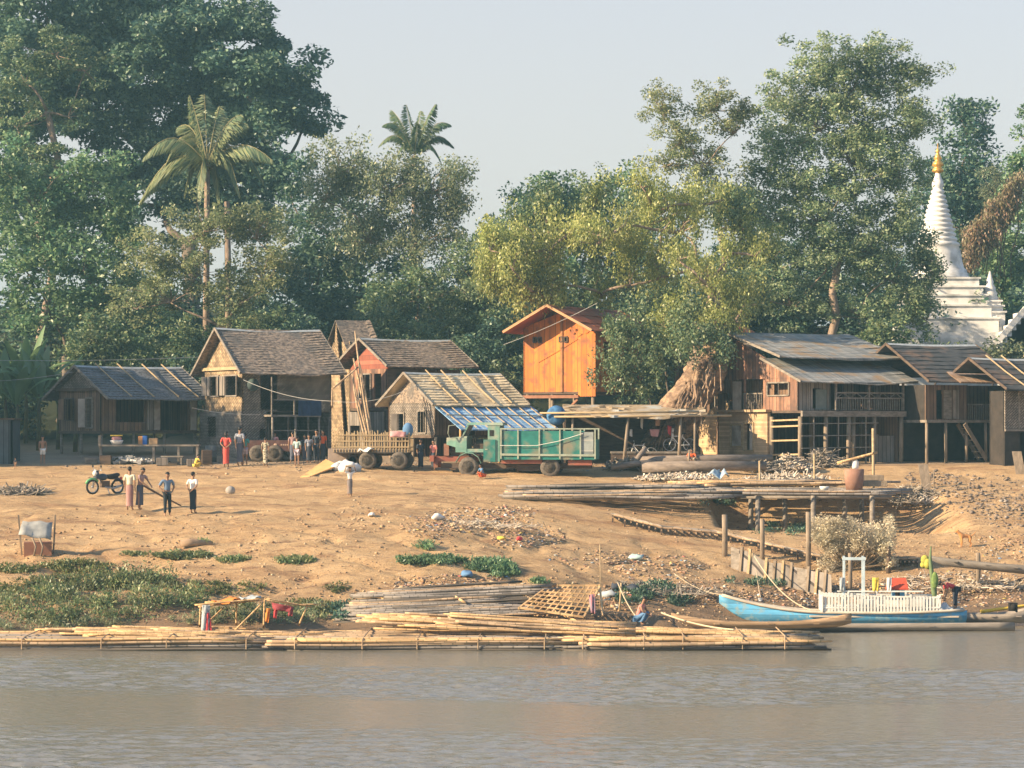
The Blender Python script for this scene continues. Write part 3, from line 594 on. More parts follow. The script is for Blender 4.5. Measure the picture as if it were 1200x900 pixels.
# ---------------------------------------------------------------- building blocks
rnd = random.Random(9)
class House:
    """local frame: x along the ridge, front wall at y = 0 facing -y, gable wall at x = 0"""
    def __init__(s, name, label, px, D, th, zoff=0, cat='house', group=None):
        b = atg(px, D); s.D = D; s.base = b; s.th = R(th)
        s.root = empty(name, (b.x, b.y, b.z + zoff), R(th), label, cat, group); s.z0 = b.z + zoff
    def z(s, py, y=0, x=0):   # local height seen at photo row py for a point at local (x, y)
        D = s.D + y * math.cos(s.th) + x * math.sin(s.th); return CHT + (500 - py) / F * D - s.z0
def wall(mb, p0, p1, z0, z1, holes=(), th=.09):
    """holes: (a0, a1, z0, z1) measured along the wall from p0"""
    p0 = Vector((*p0, 0)); p1 = Vector((*p1, 0)); d = (p1 - p0); L_ = d.length; d.normalize(); n = Vector((-d.y, d.x, 0)) * th
    A = sorted({0, L_, *[min(max(h[0], 0), L_) for h in holes], *[min(max(h[1], 0), L_) for h in holes]}); Z = sorted({z0, z1, *[h[2] for h in holes], *[h[3] for h in holes]})
    for i in range(len(A) - 1):
        run = None
        for j in range(len(Z) - 1):
            ca = (A[i] + A[i + 1]) / 2; cz = (Z[j] + Z[j + 1]) / 2
            hole = any(h[0] < ca < h[1] and h[2] < cz < h[3] for h in holes)
            if not hole:
                if run is None: run = Z[j]
            if run is not None and (hole or j == len(Z) - 2):
                top = Z[j] if hole else Z[j + 1]
                a = p0 + d * A[i]; b = p0 + d * A[i + 1]; u = Vector((0, 0, 1))
                mb.hexa([a + u * run, b + u * run, b + n + u * run, a + n + u * run, a + u * top, b + u * top, b + n + u * top, a + n + u * top]); run = None
    return mb
def gable(mb, x, y0, y1, z0, z1, th=.07, yr=None):
    yr = (y0 + y1) / 2 if yr is None else yr
    v = [(x, y0, z0), (x, y1, z0), (x, yr, z1), (x + th, y0, z0), (x + th, y1, z0), (x + th, yr, z1)]
    return mb.add(v, [(0, 2, 1), (3, 4, 5), (0, 1, 4, 3), (1, 2, 5, 4), (2, 0, 3, 5)])
def slope(x0, x1, ya, za, yb, zb, courses, jit=.03, seg=.22, th=.035, sag=.04, ragged=.03):
    """one roof slope from ridge (ya, za) to eave (yb, zb) laid in overlapping courses"""
    m = MB(); n = max(2, int((x1 - x0) / seg)); d = Vector((0, yb - ya, zb - za)); L_ = d.length; d.normalize(); nrm = Vector((0, -d.z, d.y)); nrm = nrm if nrm.z > 0 else -nrm
    for c in range(courses):
        t0 = c / courses * L_; t1 = min((c + 1) / courses * L_ + .04, L_ + (.05 if c == courses - 1 else 0)); lo = []; hi = []; lb = []
        for i in range(n + 1):
            x = x0 + (x1 - x0) * i / n; sg = -sag * math.sin(math.pi * i / n) - .35 * sag * math.sin(3.3 * math.pi * i / n + 1)
            j = rnd.uniform(-jit, jit); b = Vector((x, ya, za + sg))
            hi.append(b + d * t0 + nrm * .004); lo.append(b + d * (t1 + j) + nrm * (th + rnd.uniform(0, ragged))); lb.append(b + d * (t1 + j) + nrm * rnd.uniform(-.03, 0))
        k = len(m.v); m.v += [tuple(v) for v in hi + lo + lb]; q = n + 1
        for i in range(n):
            m.f += [(k + i, k + q + i, k + q + i + 1, k + i + 1), (k + q + i, k + 2 * q + i, k + 2 * q + i + 1, k + q + i + 1)]; m.sm += [False, False]
    # underside
    a0 = Vector((x0, ya, za - .06)); b0 = Vector((x0, yb, zb - .06)); e = Vector((x1 - x0, 0, 0)); u = Vector((0, 0, .05))
    m.hexa([a0, b0, b0 + e, a0 + e, a0 + u, b0 + u, b0 + e + u, a0 + e + u])
    return m
def roof(H, L, W, ze, zr, ox, oy, mt, courses=9, yr=None, ridge=RIDGE, battens=0, barge=W_GREY, seg=.22, name='roof', sag=.05, oyb=None, jit=.03):
    yr = W / 2 if yr is None else yr; oyb = oy if oyb is None else oyb
    s = (zr - ze) / (yr + oy)
    zb = zr - s * (W + oyb - yr)
    r = slope(-ox, L + ox, yr, zr, -oy, ze, courses, seg=seg, sag=sag, jit=jit); b = slope(-ox, L + ox, yr, zr, W + oyb, zb, courses, seg=seg * 2, sag=sag)
    k = len(r.v); r.v += b.v; r.f += [tuple(i + k for i in f) for f in b.f]; r.sm += b.sm
    ro = r.build(name, mt, H.root)
    if ridge:
        m = MB(); n = 8
        for i in range(n):
            xa = -ox + (L + 2 * ox) * i / n; xb = -ox + (L + 2 * ox) * (i + 1) / n; za = zr + .05 - sag * math.sin(math.pi * i / n); zb_ = zr + .05 - sag * math.sin(math.pi * (i + 1) / n)
            m.add([(xa, yr - .18, za - .10), (xb, yr - .18, zb_ - .10), (xb, yr, zb_), (xa, yr, za), (xa, yr + .18, za - .10), (xb, yr + .18, zb_ - .10)], [(0, 1, 2, 3), (3, 2, 5, 4)])
        m.build('ridge_cap', ridge, ro)
    if barge:
        for x in (-ox - .03, L + ox + .03): MB().bar((x, yr, zr + .0), (x, -oy - .03, ze), .05, .13).bar((x, yr, zr + .0), (x, W + oyb, zb), .05, .13).build('bargeboard', barge, ro)
    for i in range(battens):
        x = -ox + (L + 2 * ox) * (i + 1) / (battens + 1) + rnd.uniform(-.2, .2); m = MB()
        m.tube([(x - .05, yr - .1, zr + .16), (x + .1, (yr - oy) / 2, (zr + ze) / 2 + .10), (x + .2, -oy, ze + .12)], .035, 5); m.build('batten', BAMB, ro)
    return ro
def window(H, p0, dirv, a0, a1, z0, z1, n, fm=W_GREY, shut=None, bars=0, name='window', sm=None):
    """frame proud of the wall; p0 wall start, dirv unit along the wall, n outward normal"""
    d = Vector((*dirv, 0)); n = Vector((*n, 0)); o = Vector((*p0, 0)) + n * .03
    def q(a, z, e=0): return o + d * a + Vector((0, 0, z)) + n * e
    m = MB(); w = .07
    for a, b in ((q(a0, z0), q(a0, z1)), (q(a1, z0), q(a1, z1)), (q(a0, z1), q(a1, z1)), (q(a0, z0), q(a1, z0))): m.bar(a, b, w, w, up=tuple(n))
    for i in range(bars):
        a = a0 + (a1 - a0) * (i + 1) / (bars + 1); m.bar(q(a, z0, -.02), q(a, z1, -.02), .025)
    f = m.build(name, fm, H.root)
    if shut:
        w = (a1 - a0) * .48
        for s_, a in ((-1, a0), (1, a1)):
            if shut == 'left' and s_ == 1: continue
            if shut == 'right' and s_ == -1: continue
            e = q(a + s_ * w * .8, z0, .22) - q(a, z0, 0); k = MB(); A = q(a, z0 + .03, .04); u = Vector((0, 0, z1 - z0 - .06)); t = n * .03
            k.hexa([A, A + e, A + e + t, A + t, A + u, A + e + u, A + e + t + u, A + t + u]); k.build('shutter', sm or BOARD, f)
    return f
def posts(H, pts, z0, z1, w=.14, m=W_POST, name='post', rnd_=True):
    for (x, y) in pts:
        MB().tube([(x, y, z0), (x + rnd.uniform(-.03, .03), y, z1)], w / 2, 7).build(name, m, H.root)

# ---------------------------------------------------------------- 1 leftmost shop house
H = House('shop_house', 'small dark timber shop house on low stilts with grey shingle roof, leftmost house', 118, 131, 40)
W, L = 4.2, 5.85; zf = H.z(505); zt = H.z(456)
g = MB(); wall(g, (0, W), (0, 0), zf, zt, [(.75, 1.5, zf + .55, zt - .45), (2.75, 3.45, zf + .15, zt - .45)])
g.build('side_wall', BOARD, H.root)
gable(MB(), 0, -.05, W, zt + .003, H.z(431, W / 2)).build('gable_wall', WEAVE_G, H.root)
MB().bar((-.06, -.2, zt), (-.06, W + .2, zt), .12, .16).build('beam', W_DARK, H.root)
window(H, (0, W), (0, -1), .75, 1.5, zf + .55, zt - .45, (-1, 0), W_DARK, 'both', 0)
window(H, (0, W), (0, -1), 2.75, 3.45, zf + .15, zt - .45, (-1, 0), W_GREY, 'left', 4, sm=PLASTER)
g = MB(); wall(g, (0, 0), (L, 0), zf, zt, [(.9, 2.6, zf + .45, zt - .1), (3.6, 5.25, zf + .02, zt - .1)]); g.build('front_wall', BOARD, H.root)
g = MB(); wall(g, (L, 0), (L, W), zf, zt); wall(g, (L, W), (0, W), zf, zt); g.build('rear_wall', BOARD, H.root)
MB().box(-.05, -.1, zf - .14, L + .05, W, zf - .003).build('floor', W_DARK, H.root)
posts(H, [(.1, .1), (.1, 2.1), (.1, W - .1), (2, .1), (3.9, .1), (L - .1, .1), (L - .1, W - .1)], -.3, zf - .1, .16, W_GREY, 'stilt')
for x in (2.75, 3.15, 5.4): MB().box(x, -.09, zf + .05, x + .35, -.02, zt - .12).build('door_leaf', PLASTER if x != 2.75 else BOARD_G, H.root)
roof(H, L, W, H.z(467, -1.2), H.z(429, W / 2), .3, 1.2, SHAKE, 13, battens=4)
H1 = H
# ---------------------------------------------------------------- 2 tall woven house
H = House('woven_house', 'tall two storey house with woven bamboo walls, brown shingle roof and lit woven gable', 284, 129.5, 30)
W, L = 4.8, 5.0; zt = H.z(430); zm = H.z(482); z2 = H.z(466)
g = MB(); wall(g, (0, W), (0, 0), zm, zt, [(.75, 1.95, z2 + .1, z2 + 1.15), (2.75, 4.2, z2 + .1, z2 + 1.15)]); g.build('side_wall', WEAVE_L, H.root)
window(H, (0, W), (0, -1), .75, 1.95, z2 + .1, z2 + 1.15, (-1, 0), W_GREY, 'both', 0, sm=BOARD_G)
window(H, (0, W), (0, -1), 2.75, 4.2, z2 + .1, z2 + 1.15, (-1, 0), W_GREY, 'both', 0, sm=BOARD_G)
g = MB(); wall(g, (-.12, W + .4), (-.12, -.1), -.2, zm - .003, [(1.0, 2.1, H.z(512), H.z(488))]); g.build('lower_side_wall', WEAVE_G, H.root)
gable(MB(), 0, -.1, W + .05, zt + .003, H.z(390, W / 2)).build('gable_wall', WEAVE_L, H.root)
MB().bar((-.07, -.2, zt - .05), (-.07, W + .2, zt - .05), .1, .16).build('beam', BAMB, H.root)
g = MB(); wall(g, (0, 0), (L, 0), zm, zt, [(1.0, 1.95, zm + .1, zt - .15), (1.95, 3.3, zm + .02, zm + .6)]); g.build('front_wall', WEAVE, H.root)
g = MB(); wall(g, (0, -.12), (1.3, -.12), -.2, zm - .003, [(.9, 1.25, 1.0, 1.5)]); wall(g, (L, 0), (L, W), -.2, zt); wall(g, (L, W), (0, W), -.2, zt); g.build('lower_wall', WEAVE_G, H.root)
MB().box(0, .1, zm - .06, L, W - .1, zm).build('floor', W_DARK, H.root)
bz = H.z(486)
bo = MB().box(1.1, -1.1, bz - .1, 3.9, -.13, bz); bo.build('balcony', W_GREY, H.root)
r_ = MB()
for x in (1.15, 2.4, 3.85): r_.bar((x, -1.05, bz), (x, -1.05, bz + (1.9 if x == 1.15 else .75)), .06)
r_.bar((1.15, -1.05, bz + .75), (3.85, -1.05, bz + .75), .05); r_.bar((1.15, -1.05, bz + 1.55), (1.9, -1.05, bz + 1.55), .04); r_.build('balcony_rail', W_GREY, H.root)
posts(H, [(1.2, -1.0), (2.5, -1.0), (3.8, -1.0), (1.5, .1), (2.6, .1), (3.7, .1), (L - .1, .1)], -.3, bz - .1, .12, W_GREY)
g = MB()
for z in (bz - .8, bz - 1.5): g.bar((1.2, -1.05, z), (3.8, -1.05, z), .05)
g.build('rail', W_GREY, H.root)
MB().lathe((.55, -.09, zt - .9), [(.33, 0), (.30, .06), (.05, .09)], 14, 'y').build('basket_tray', mat('basket_dark', (.10, .14, .13), (.06, .08, .08)), H.root)
roof(H, L, W, H.z(437, -.7), H.z(385, W / 2), .45, .75, THATCH, 18, battens=0, sag=.09)
H2 = H
cl = MB()
for i in range(10):
    x = 2.6 + i * .13; cl.quad((x, -1.10 - .03 * (i % 2), bz + .72), (x + .13, -1.10 - .03 * ((i + 1) % 2), bz + .72), (x + .13, -1.10 - .03 * ((i + 1) % 2), bz - .05), (x, -1.10 - .03 * (i % 2), bz - .05))
o = cl.build('hanging_cloth', CLOTH_D, loc=H.root.location, rz=H.root.rotation_euler.z); tag(o, 'dark blue cloth hung over the balcony rail of the tall woven house', 'cloth')

# ---------------------------------------------------------------- 3 red gabled house behind
H = House('red_gabled_house', 'house with brown shingle roof and red painted gable over a dark open room', 453, 136, 35)
W, L = 3.75, 4.7; zt = H.z(432); zf = H.z(478)
gable(MB(), 0, -.1, W, zt + .003, H.z(402, W / 2)).build('gable_wall', RED_P, H.root)
g = MB(); wall(g, (0, W), (0, 0), zf, zt, [(1.0, 2.2, zf + .5, zt - .25), (2.5, 3.2, zf + .3, zt - .25)]); g.build('side_wall', BOARD_R, H.root)
window(H, (0, W), (0, -1), 1.0, 2.2, zf + .5, zt - .25, (-1, 0), W_GREY, None, 1)
g = MB(); wall(g, (0, 0), (L, 0), zf, zt, [(.6, 1.8, zf + .1, zt - .2), (2.6, 4.2, zf + .1, zt - .2)]); wall(g, (L, 0), (L, W), zf, zt); wall(g, (L, W), (0, W), -.1, zt); g.build('front_wall', W_DARK, H.root)
g = MB(); wall(g, (-.1, W), (-.1, .2), -.2, zf - .2, [(.2, 1.2, .0, 1.5)]); g.build('lower_wall', BOARD_G, H.root)
MB().box(0, .1, zf - .14, L, W, zf - .003).build('floor', W_DARK, H.root)
posts(H, [(.1, .1), (2, .1), (L - .1, .1), (.1, W)], -.3, zf - .1, .16, W_DARK)
roof(H, L, W, H.z(429, -.9), H.z(397, W / 2), .55, .9, THATCH, 13, sag=.06)
H = House('thatched_hut', 'small hut with a shaggy woven thatch gable showing behind the tall woven house', 410, 141, 28)
gable(MB(), -.25, .1, 2.5, 0, H.z(376, 1.3)).build('gable_wall', WEAVE_L, H.root)
g = MB(); wall(g, (0, 2.6), (0, 0), 0, H.z(400)); wall(g, (0, 0), (1.5, 0), 0, H.z(415)); wall(g, (1.5, 0), (1.5, 2.6), 0, H.z(415)); wall(g, (1.5, 2.6), (0, 2.6), 0, H.z(415)); g.build('wall', WEAVE_L, H.root)
roof(H, 1.5, 2.6, H.z(412, -.3), H.z(375, 1.3), .3, .35, THATCH, 9, sag=.15, ridge=None, barge=None, jit=.08)
# ---------------------------------------------------------------- 4 tan thatch shed with blue lean-to roof
H = House('thatched_shed', 'shed with sunlit tan thatch roof and a striped blue tarpaulin lean-to in front', 510, 126.5, 35)
W, L = 4.3, 4.9; zt = H.z(472); zf = H.z(510)
g = MB(); wall(g, (0, W), (0, 0), zf, zt, [(.95, 1.5, zf + .2, zt - .5), (2.75, 3.5, zf + .1, zt - .4)]); g.build('side_wall', WEAVE_G, H.root)
window(H, (0, W), (0, -1), .95, 1.5, zf + .2, zt - .5, (-1, 0), W_GREY, 'left', 0, sm=BOARD_G); window(H, (0, W), (0, -1), 2.75, 3.5, zf + .1, zt - .4, (-1, 0), W_GREY, None, 2)
gable(MB(), -.02, -.2, W, zt + .003, H.z(440, W / 2)).build('gable_wall', THATCH, H.root)
g = MB(); wall(g, (0, 0), (L, 0), zf, zt, [(1.3, 2.4, zf, zt - .3), (3, 4.4, zf + .5, zt - .3)]); wall(g, (L, 0), (L, W), zf, zt); wall(g, (L, W), (0, W), 0, zt); g.build('front_wall', BOARD, H.root)
MB().box(0, .1, zf - .14, L, W, zf - .003).build('floor', W_DARK, H.root)
posts(H, [(.05, .05), (.05, 2.1), (.05, W - .1), (2.4, .1), (L - .1, .1)], -.3, zf - .1, .15, W_POST, 'stilt')
ze = H.z(474.5, -.35); zr = H.z(437, W / 2)
roof(H, L, W, ze, zr, .45, .5, THATCH_T, 12, battens=4, sag=.05)
zl = H.z(503, -2.6)
ro = slope(-.2, L + .7, -.28, ze - .06, -2.6, zl, 4, seg=.5, sag=.08, jit=.02).build('lean_to_roof', TARP_B, H.root)
for i in range(9):
    x = -.1 + i * .68; MB().tube([(x, -.35, ze + .0), (x + .05, -1.5, (ze + zl) / 2 + .03), (x + .1, -2.65, zl + .09)], .025, 5).build('batten', BAMB, ro)
MB().tube([(-.3, -1.45, (ze + zl) / 2 + .10), (L + .8, -1.45, (ze + zl) / 2 + .07)], .03, 5).build('batten', BAMB, ro)
posts(H, [(-.1, -2.4), (2.2, -2.4), (4.3, -2.4), (L + .4, -2.4)], -.3, zl + .05, .13, mat('yellow_post', (.50, .30, .12), (.38, .22, .09), (3, 3, 3)), 'lean_to_post')
H4 = H
# ---------------------------------------------------------------- orange plank house on stilts
H = House('orange_plank_house', 'bright orange plank house on tall stilts with red roof under the trees', 697, 134, 60)
W, L = 4.3, 5.6; zf = H.z(459); zt = H.z(382)
g = MB(); wall(g, (0, W), (0, 0), zf, zt, [(.62, .80, H.z(400), H.z(394)), (.92, 1.10, H.z(400), H.z(394)), (2.2, 2.4, H.z(400), H.z(394)), (2.5, 2.7, H.z(400), H.z(394)), (3.65, 3.9, H.z(424), H.z(402))]); g.build('front_wall', BOARD_O, H.root)
window(H, (0, W), (0, -1), 3.65, 3.9, H.z(424), H.z(402), (-1, 0), W_DARK, None, 2)
for a in (.62, .92, 2.2, 2.5): window(H, (0, W), (0, -1), a, a + .18, H.z(400), H.z(394), (-1, 0), W_DARK, None, 0, 'vent')
gable(MB(), -.0, -.0, W, zt + .003, H.z(367, W / 2)).build('gable_wall', BOARD_O, H.root)
MB().box(-.06, 1.9, zf, -.003, 2.02, H.z(367, W / 2)).build('trim_board', mat('orange_trim', (.40, .19, .08), (.3, .14, .06)), H.root)
MB().box(-.08, -.08, zf - .25, -.01, .95, zt - .4).build('corner_board', BOARD_O, H.root)
g = MB(); wall(g, (0, 0), (L, 0), zf, zt, [(1, 1.8, zf + 1.2, zt - .8), (3.4, 4.2, zf + 1.2, zt - .8)]); wall(g, (L, 0), (L, W), zf, zt); wall(g, (L, W), (0, W), zf, zt); g.build('side_wall', BOARD_O, H.root)
MB().box(-.0, 0, zf - .12, L, W, zf - .003).build('floor', W_DARK, H.root)
MB().bar((-.1, W + .2, zf - .25), (-.1, .9, zf - .25), .12, .16).build('beam', mat('red_beam', (.36, .17, .10), (.25, .12, .08)), H.root)
posts(H, [(.1, .15), (.1, 1.2), (.1, W - .2), (.1, 2.6), (2.8, .1), (L - .1, .1), (L - .1, W - .1), (2.8, W - .1)], -.3, zf - .12, .2, W_POST, 'stilt')
MB().bar((-.02, 1.0, zf - .4), (-.02, 2.3, zf - 1.5), .1).build('brace', mat('red_beam', (.36, .17, .10)), H.root)
roof(H, L, W, H.z(388, -.45), H.z(359, W / 2), 1.3, .5, RED_T, 3, barge=mat('pale_orange_trim', (.52, .30, .16), (.42, .23, .12)), seg=1, sag=.02, ridge=RED_T)
H = House('red_roofed_house', 'house whose red roof tip shows between the root mass and the tin roof', 832, 135.5, 30)
g = MB(); wall(g, (0, 3.4), (0, 0), 0, H.z(392)); wall(g, (0, 0), (2.2, 0), 0, H.z(392)); wall(g, (2.2, 0), (2.2, 3.4), 0, H.z(392)); wall(g, (2.2, 3.4), (0, 3.4), 0, H.z(392)); g.build('wall', BOARD, H.root)
roof(H, 2.2, 3.4, H.z(389, -.4), H.z(372, 1.7), .4, .4, mat('bright_red_roof', (.55, .20, .10), (.42, .15, .08), stripes=('x', 5, (.35, .12, .07))), 3, barge=None, seg=1, sag=.02, ridge=RED_T)
# ---------------------------------------------------------------- great root mass of the weeping tree
def root_mass():
    base = P(790, 505, 128.5); base.z = gz(base.x, base.y) - .3; rng = np.random.default_rng(8)
    root = empty('root_mass', base, 0, 'huge tangled brown root mass leaning up to the right behind the workshop', 'tree roots')
    n, m_ = 72, 60; mb = MB()
    for i in range(m_):
        t = i / (m_ - 1)
        cpx = 775 + (842 - 775) * t ** .9; cpy = 520 - 120 * t; w = (46 - 15 * t + 14 * math.sin(t * 3.1)) * .5
        c = P(cpx, cpy, 129 + t) - base
        for k in range(n):
            a = 6.283 * k / n; r = w / 22.5 * (1 + .30 * noise.noise(Vector((math.cos(a) * 2.2, math.sin(a) * 2.2, t * 5))) + .16 * noise.noise(Vector((math.cos(a) * 7, math.sin(a) * 7, t * 15))) + .10 * abs(math.sin(a * 5 + t * 6)) + .10 * noise.noise(Vector((a * 6, t * 4, 2.2))) + .07 * noise.noise(Vector((a * 15, t * 22, 4))))
            mb.v.append((c.x + math.cos(a) * r, c.y + math.sin(a) * r * .9, c.z + .15 * math.cos(a)))
    for i in range(m_ - 1):
        for k in range(n): mb.f.append((i * n + k, i * n + (k + 1) % n, (i + 1) * n + (k + 1) % n, (i + 1) * n + k)); mb.sm.append(True)
    mb.f.append(tuple((m_ - 1) * n + k for k in range(n))); mb.sm.append(False)
    RM = mat('root_bark', (.42, .29, .185), (.17, .11, .075), (2.5, 2.5, 4), bump=1, dirt=((.12, .08, .06), 1.6), fac=(.4, .6))
    mb.build('root_body', RM, root)
    for i in range(44):
        t = rng.random() * .9; px = 775 + 67 * t; py = 520 - 120 * t; s = rng.uniform(-1, 1) * 20; m = MB()
        a = P(px + s * .6, py, 128 + t) - base; b = P(px + s - 6, py + rng.uniform(25, 60), 127.4) - base
        b.z = max(b.z, gz(base.x + b.x, base.y + b.y) - base.z); limb(m, a, b, rng.uniform(.03, .10), .03, rng, .1, 4, 5); m.build('root', RM, root)
root_mass()
# ---------------------------------------------------------------- open workshop under a low thatch
H = House('workshop_shelter', 'low open workshop shelter with ragged thatch edge and crooked posts beside the truck', 668, 126, 0, cat='shelter')
W, L = 3.6, 6.3
zt = H.z(487, -.6); r_ = slope(-.3, L + .4, W, H.z(474, W), -.7, zt, 7, seg=.3, jit=.12, sag=.12, ragged=.12); ro = r_.build('roof', mat('straw_thatch', (.48, .38, .25), (.24, .18, .12), (4, 9, 9), bump=.8, dirt=((.42, .46, .48), .8)), H.root)
for z, a, b in ((zt - .06, -.8, L + 1.6), (zt + .12, -1.5, L)): MB().tube([(a, -.75, z), (b, -.75, z + .06)], .05, 6).build('pole', BAMB, ro)
posts(H, [(.1, -.5), (L - .2, -.5)], -.2, zt, .12)
for x, dx in ((2.6, .25), (5.3, .12)): MB().tube([(x, -.6, -.2), (x + dx, -.55, zt)], [.1, .07], 7).build('post', W_POST, H.root)
g = MB(); wall(g, (-.1, W), (L + .3, W), -.2, H.z(478, W)); wall(g, (-.2, .2), (-.2, W), -.2, H.z(482, W)); g.build('rear_wall', W_DARK, H.root)
wb = empty('work_bench', H.root.location + Vector((2.0, -.2, 0)), 0, 'long low work bench under the workshop thatch', 'bench')
bt = H.z(529); MB().box(0, -.1, bt - .1, 4.3, .9, bt).build('bench_top', W_GREY, wb); MB().box(0, -.06, -.2, 4.3, 0, bt - .11).build('apron', W_DARK, wb)
for x in (.1, 4.2): MB().box(x - .05, .1, -.3, x + .05, .8, bt - .11).build('leg', W_GREY, wb)
# ---------------------------------------------------------------- right hand tin roofed house with balcony
H = House('balcony_house', 'two storey timber house with grey tin roofs, balcony and open frame below', 935, 125.5, 30)
W, L = 7.0, 6.3; zf = H.z(481); zg = H.z(443)
def ztop(y): return H.z(443) + (H.z(394, 5.8) - H.z(443)) * (y / 5.8)
g = MB(); wall(g, (0, 4.6), (0, 0), zf, zg, [(2.1, 3.9, zf + .75, zg - .2), (.1, 1.7, zf + .05, zg + .02)])
gable(g, .0, -.0, W, zg + .003, H.z(394, 5.8), yr=5.8)
g.build('side_wall', BOARD_R, H.root)
window(H, (0, 4.6), (0, -1), 2.1, 3.9, zf + .75, zg - .2, (-1, 0), W_GREY, None, 1)
g = MB(); wall(g, (.6, W), (.6, 0), zf, zg); wall(g, (0, W), (0, 5.4), zf + .9, zg); wall(g, (L, 0), (L, W), 0, zg); wall(g, (L, W), (0, W), 0, zg); g.build('rear_wall', BOARD, H.root)
g = MB()
for i in range(12): g.bar((-.03, 4.55 - i * .14, zf), (-.03, 4.55 - i * .14, zf + .85), .03)
g.bar((-.03, 4.6, zf + .87), (-.03, 2.9, zf + .87), .06); g.build('side_balustrade', W_GREY, H.root)
MB().hexa([(-.12, 5.4, zf + .03), (-.05, 4.75, zf + .03), (-.02, 4.75, zf + .03), (-.08, 5.4, zf + .03), (-.12, 5.4, zf + 1.5), (-.05, 4.75, zf + 1.5), (-.02, 4.75, zf + 1.5), (-.08, 5.4, zf + 1.5)]).build('leaning_panel', PLASTER, H.root)
g = MB(); wall(g, (0, 0), (2.0, 0), zf, zg - .0, [(.9, 1.35, zf + .1, zg - .5)]); wall(g, (2.0, 1.4), (L, 1.4), zf, zg + .3, [(.5, 1.8, zf + .1, zg - .1), (2.5, 3.8, zf + .1, zg - .1)]); wall(g, (2.0, 0), (2.0, 1.4), zf, zg); g.build('front_wall', BOARD_G, H.root)
MB().box(1.05, -.07, zf + .05, 1.7, -.02, zg - .55).build('door', mat('green_grey_door', (.20, .22, .20), (.13, .15, .14)), H.root)
MB().box(-.05, -.45, zf - .3, L + .1, -.30, zf - .02).build('beam', W_GREY, H.root)
MB().box(0, -.29, zf - .12, L, W, zf - .003).build('floor', W_DARK, H.root)
bal = MB(); zb = zf + .02
for i in range(29): bal.bar((2.1 + i * .145, -.35, zb), (2.1 + i * .145, -.35, zb + .58), .035)
bal.bar((2.05, -.35, zb + .60), (L, -.35, zb + .60), .05, .06); bal.bar((2.05, -.35, zb + .86), (L, -.35, zb + .86), .06, .07)
for i in range(5):
    x = 2.1 + i * .82; bal.bar((x, -.35, zb + .6), (x + .41, -.35, zb + .86), .03); bal.bar((x + .41, -.35, zb + .86), (x + .82, -.35, zb + .6), .03)
bal.build('balustrade', W_GREY, H.root)
for x in (2.05, 4.1, L - .05): MB().bar((x, -.35, zb), (x, -.35, zg - .05), .1).build('balcony_post', W_GREY, H.root)
for x, y in [(-.02, -.2), (1.5, -.25), (2.9, -.25), (3.3, -.1), (4.5, -.25), (L - .1, -.25), (0, 2.2), (.3, 4), (L - .1, 3), (3, 3)]: MB().tube([(x, y, -.3), (x + .02, y, zf - .3)], .11, 8).build('post', W_POST, H.root)
rl = MB()
for z in (.9, 1.5, 2.1): rl.bar((0, -.33, z), (L - 1.6, -.33, z + .04), .05)
for x in (.7, 2.2, 3.9): rl.bar((x, -.36, 0), (x, -.36, zf - .3), .05)
rl.build('rail', W_GREY, H.root)
rl = MB()
for z in (.55, 1.25, 1.95, 2.25): rl.bar((-.05, 2.2, z), (-.1, -.2, z + .05), .05, .08)
rl.build('side_rail', BAMB, H.root)
g = MB(); wall(g, (2.95, -.12), (3.35, -.12), -.2, 1.2); g.build('brick_pier', BRICK, H.root)
g = MB(); wall(g, (L - 1.6, .3), (L, .3), -.2, 1.5); g.build('lower_partition', BOARD_G, H.root)
# lower storey: sandy brick side wall with window
g = MB(); wall(g, (-.15, 6.6), (-.15, 2.35), -.3, zf - .05, [(1.1, 2.1, .95, 2.05), (2.25, 3.1, .75, 2.15)], .2); g.build('brick_wall', BRICK, H.root)
window(H, (-.15, 6.6), (0, -1), 2.25, 3.1, .75, 2.15, (-1, 0), BAMB, None, 0); window(H, (-.15, 6.6), (0, -1), 1.1, 2.1, .95, 2.05, (-1, 0), BAMB, None, 0)
MB().box(-.13, 4.55, .98, -.05, 5.45, 2.03).build('shutter', PLASTER, H.root); MB().box(-.13, 3.55, .78, -.07, 3.9, 2.12).build('shutter', PLASTER, H.root)
MB().box(-.35, 2.2, zf - .06, -.02, 6.8, zf + .06).build('ledge', BRICK, H.root)
r1 = slope(-.4, L + 1.2, 5.8, H.z(389, 5.8), .95, H.z(418, .95), 5, seg=.8, sag=.10, jit=.05); r1.build('upper_roof', TIN, H.root)
slope(-.4, L + 1.2, 5.8, H.z(389, 5.8), W + .6, H.z(396, 5.8), 2, seg=.8, sag=.10).build('rear_roof', TIN, H.root)
r2 = slope(-.35, L + .6, 2.6, H.z(419.5, 2.6), -.75, H.z(447, -.75), 3, seg=.5, sag=.10, jit=.04); r2.build('lower_roof', TIN, H.root)
m = MB()
for x in (-.42,): m.bar((x, 5.8, H.z(389, 5.8)), (x, .9, H.z(418, .95)), .05, .12); m.bar((x, 2.6, H.z(419.5, 2.6)), (x, -.8, H.z(447, -.75)), .05, .12)
m.build('bargeboard', W_GREY, H.root)
H5 = H
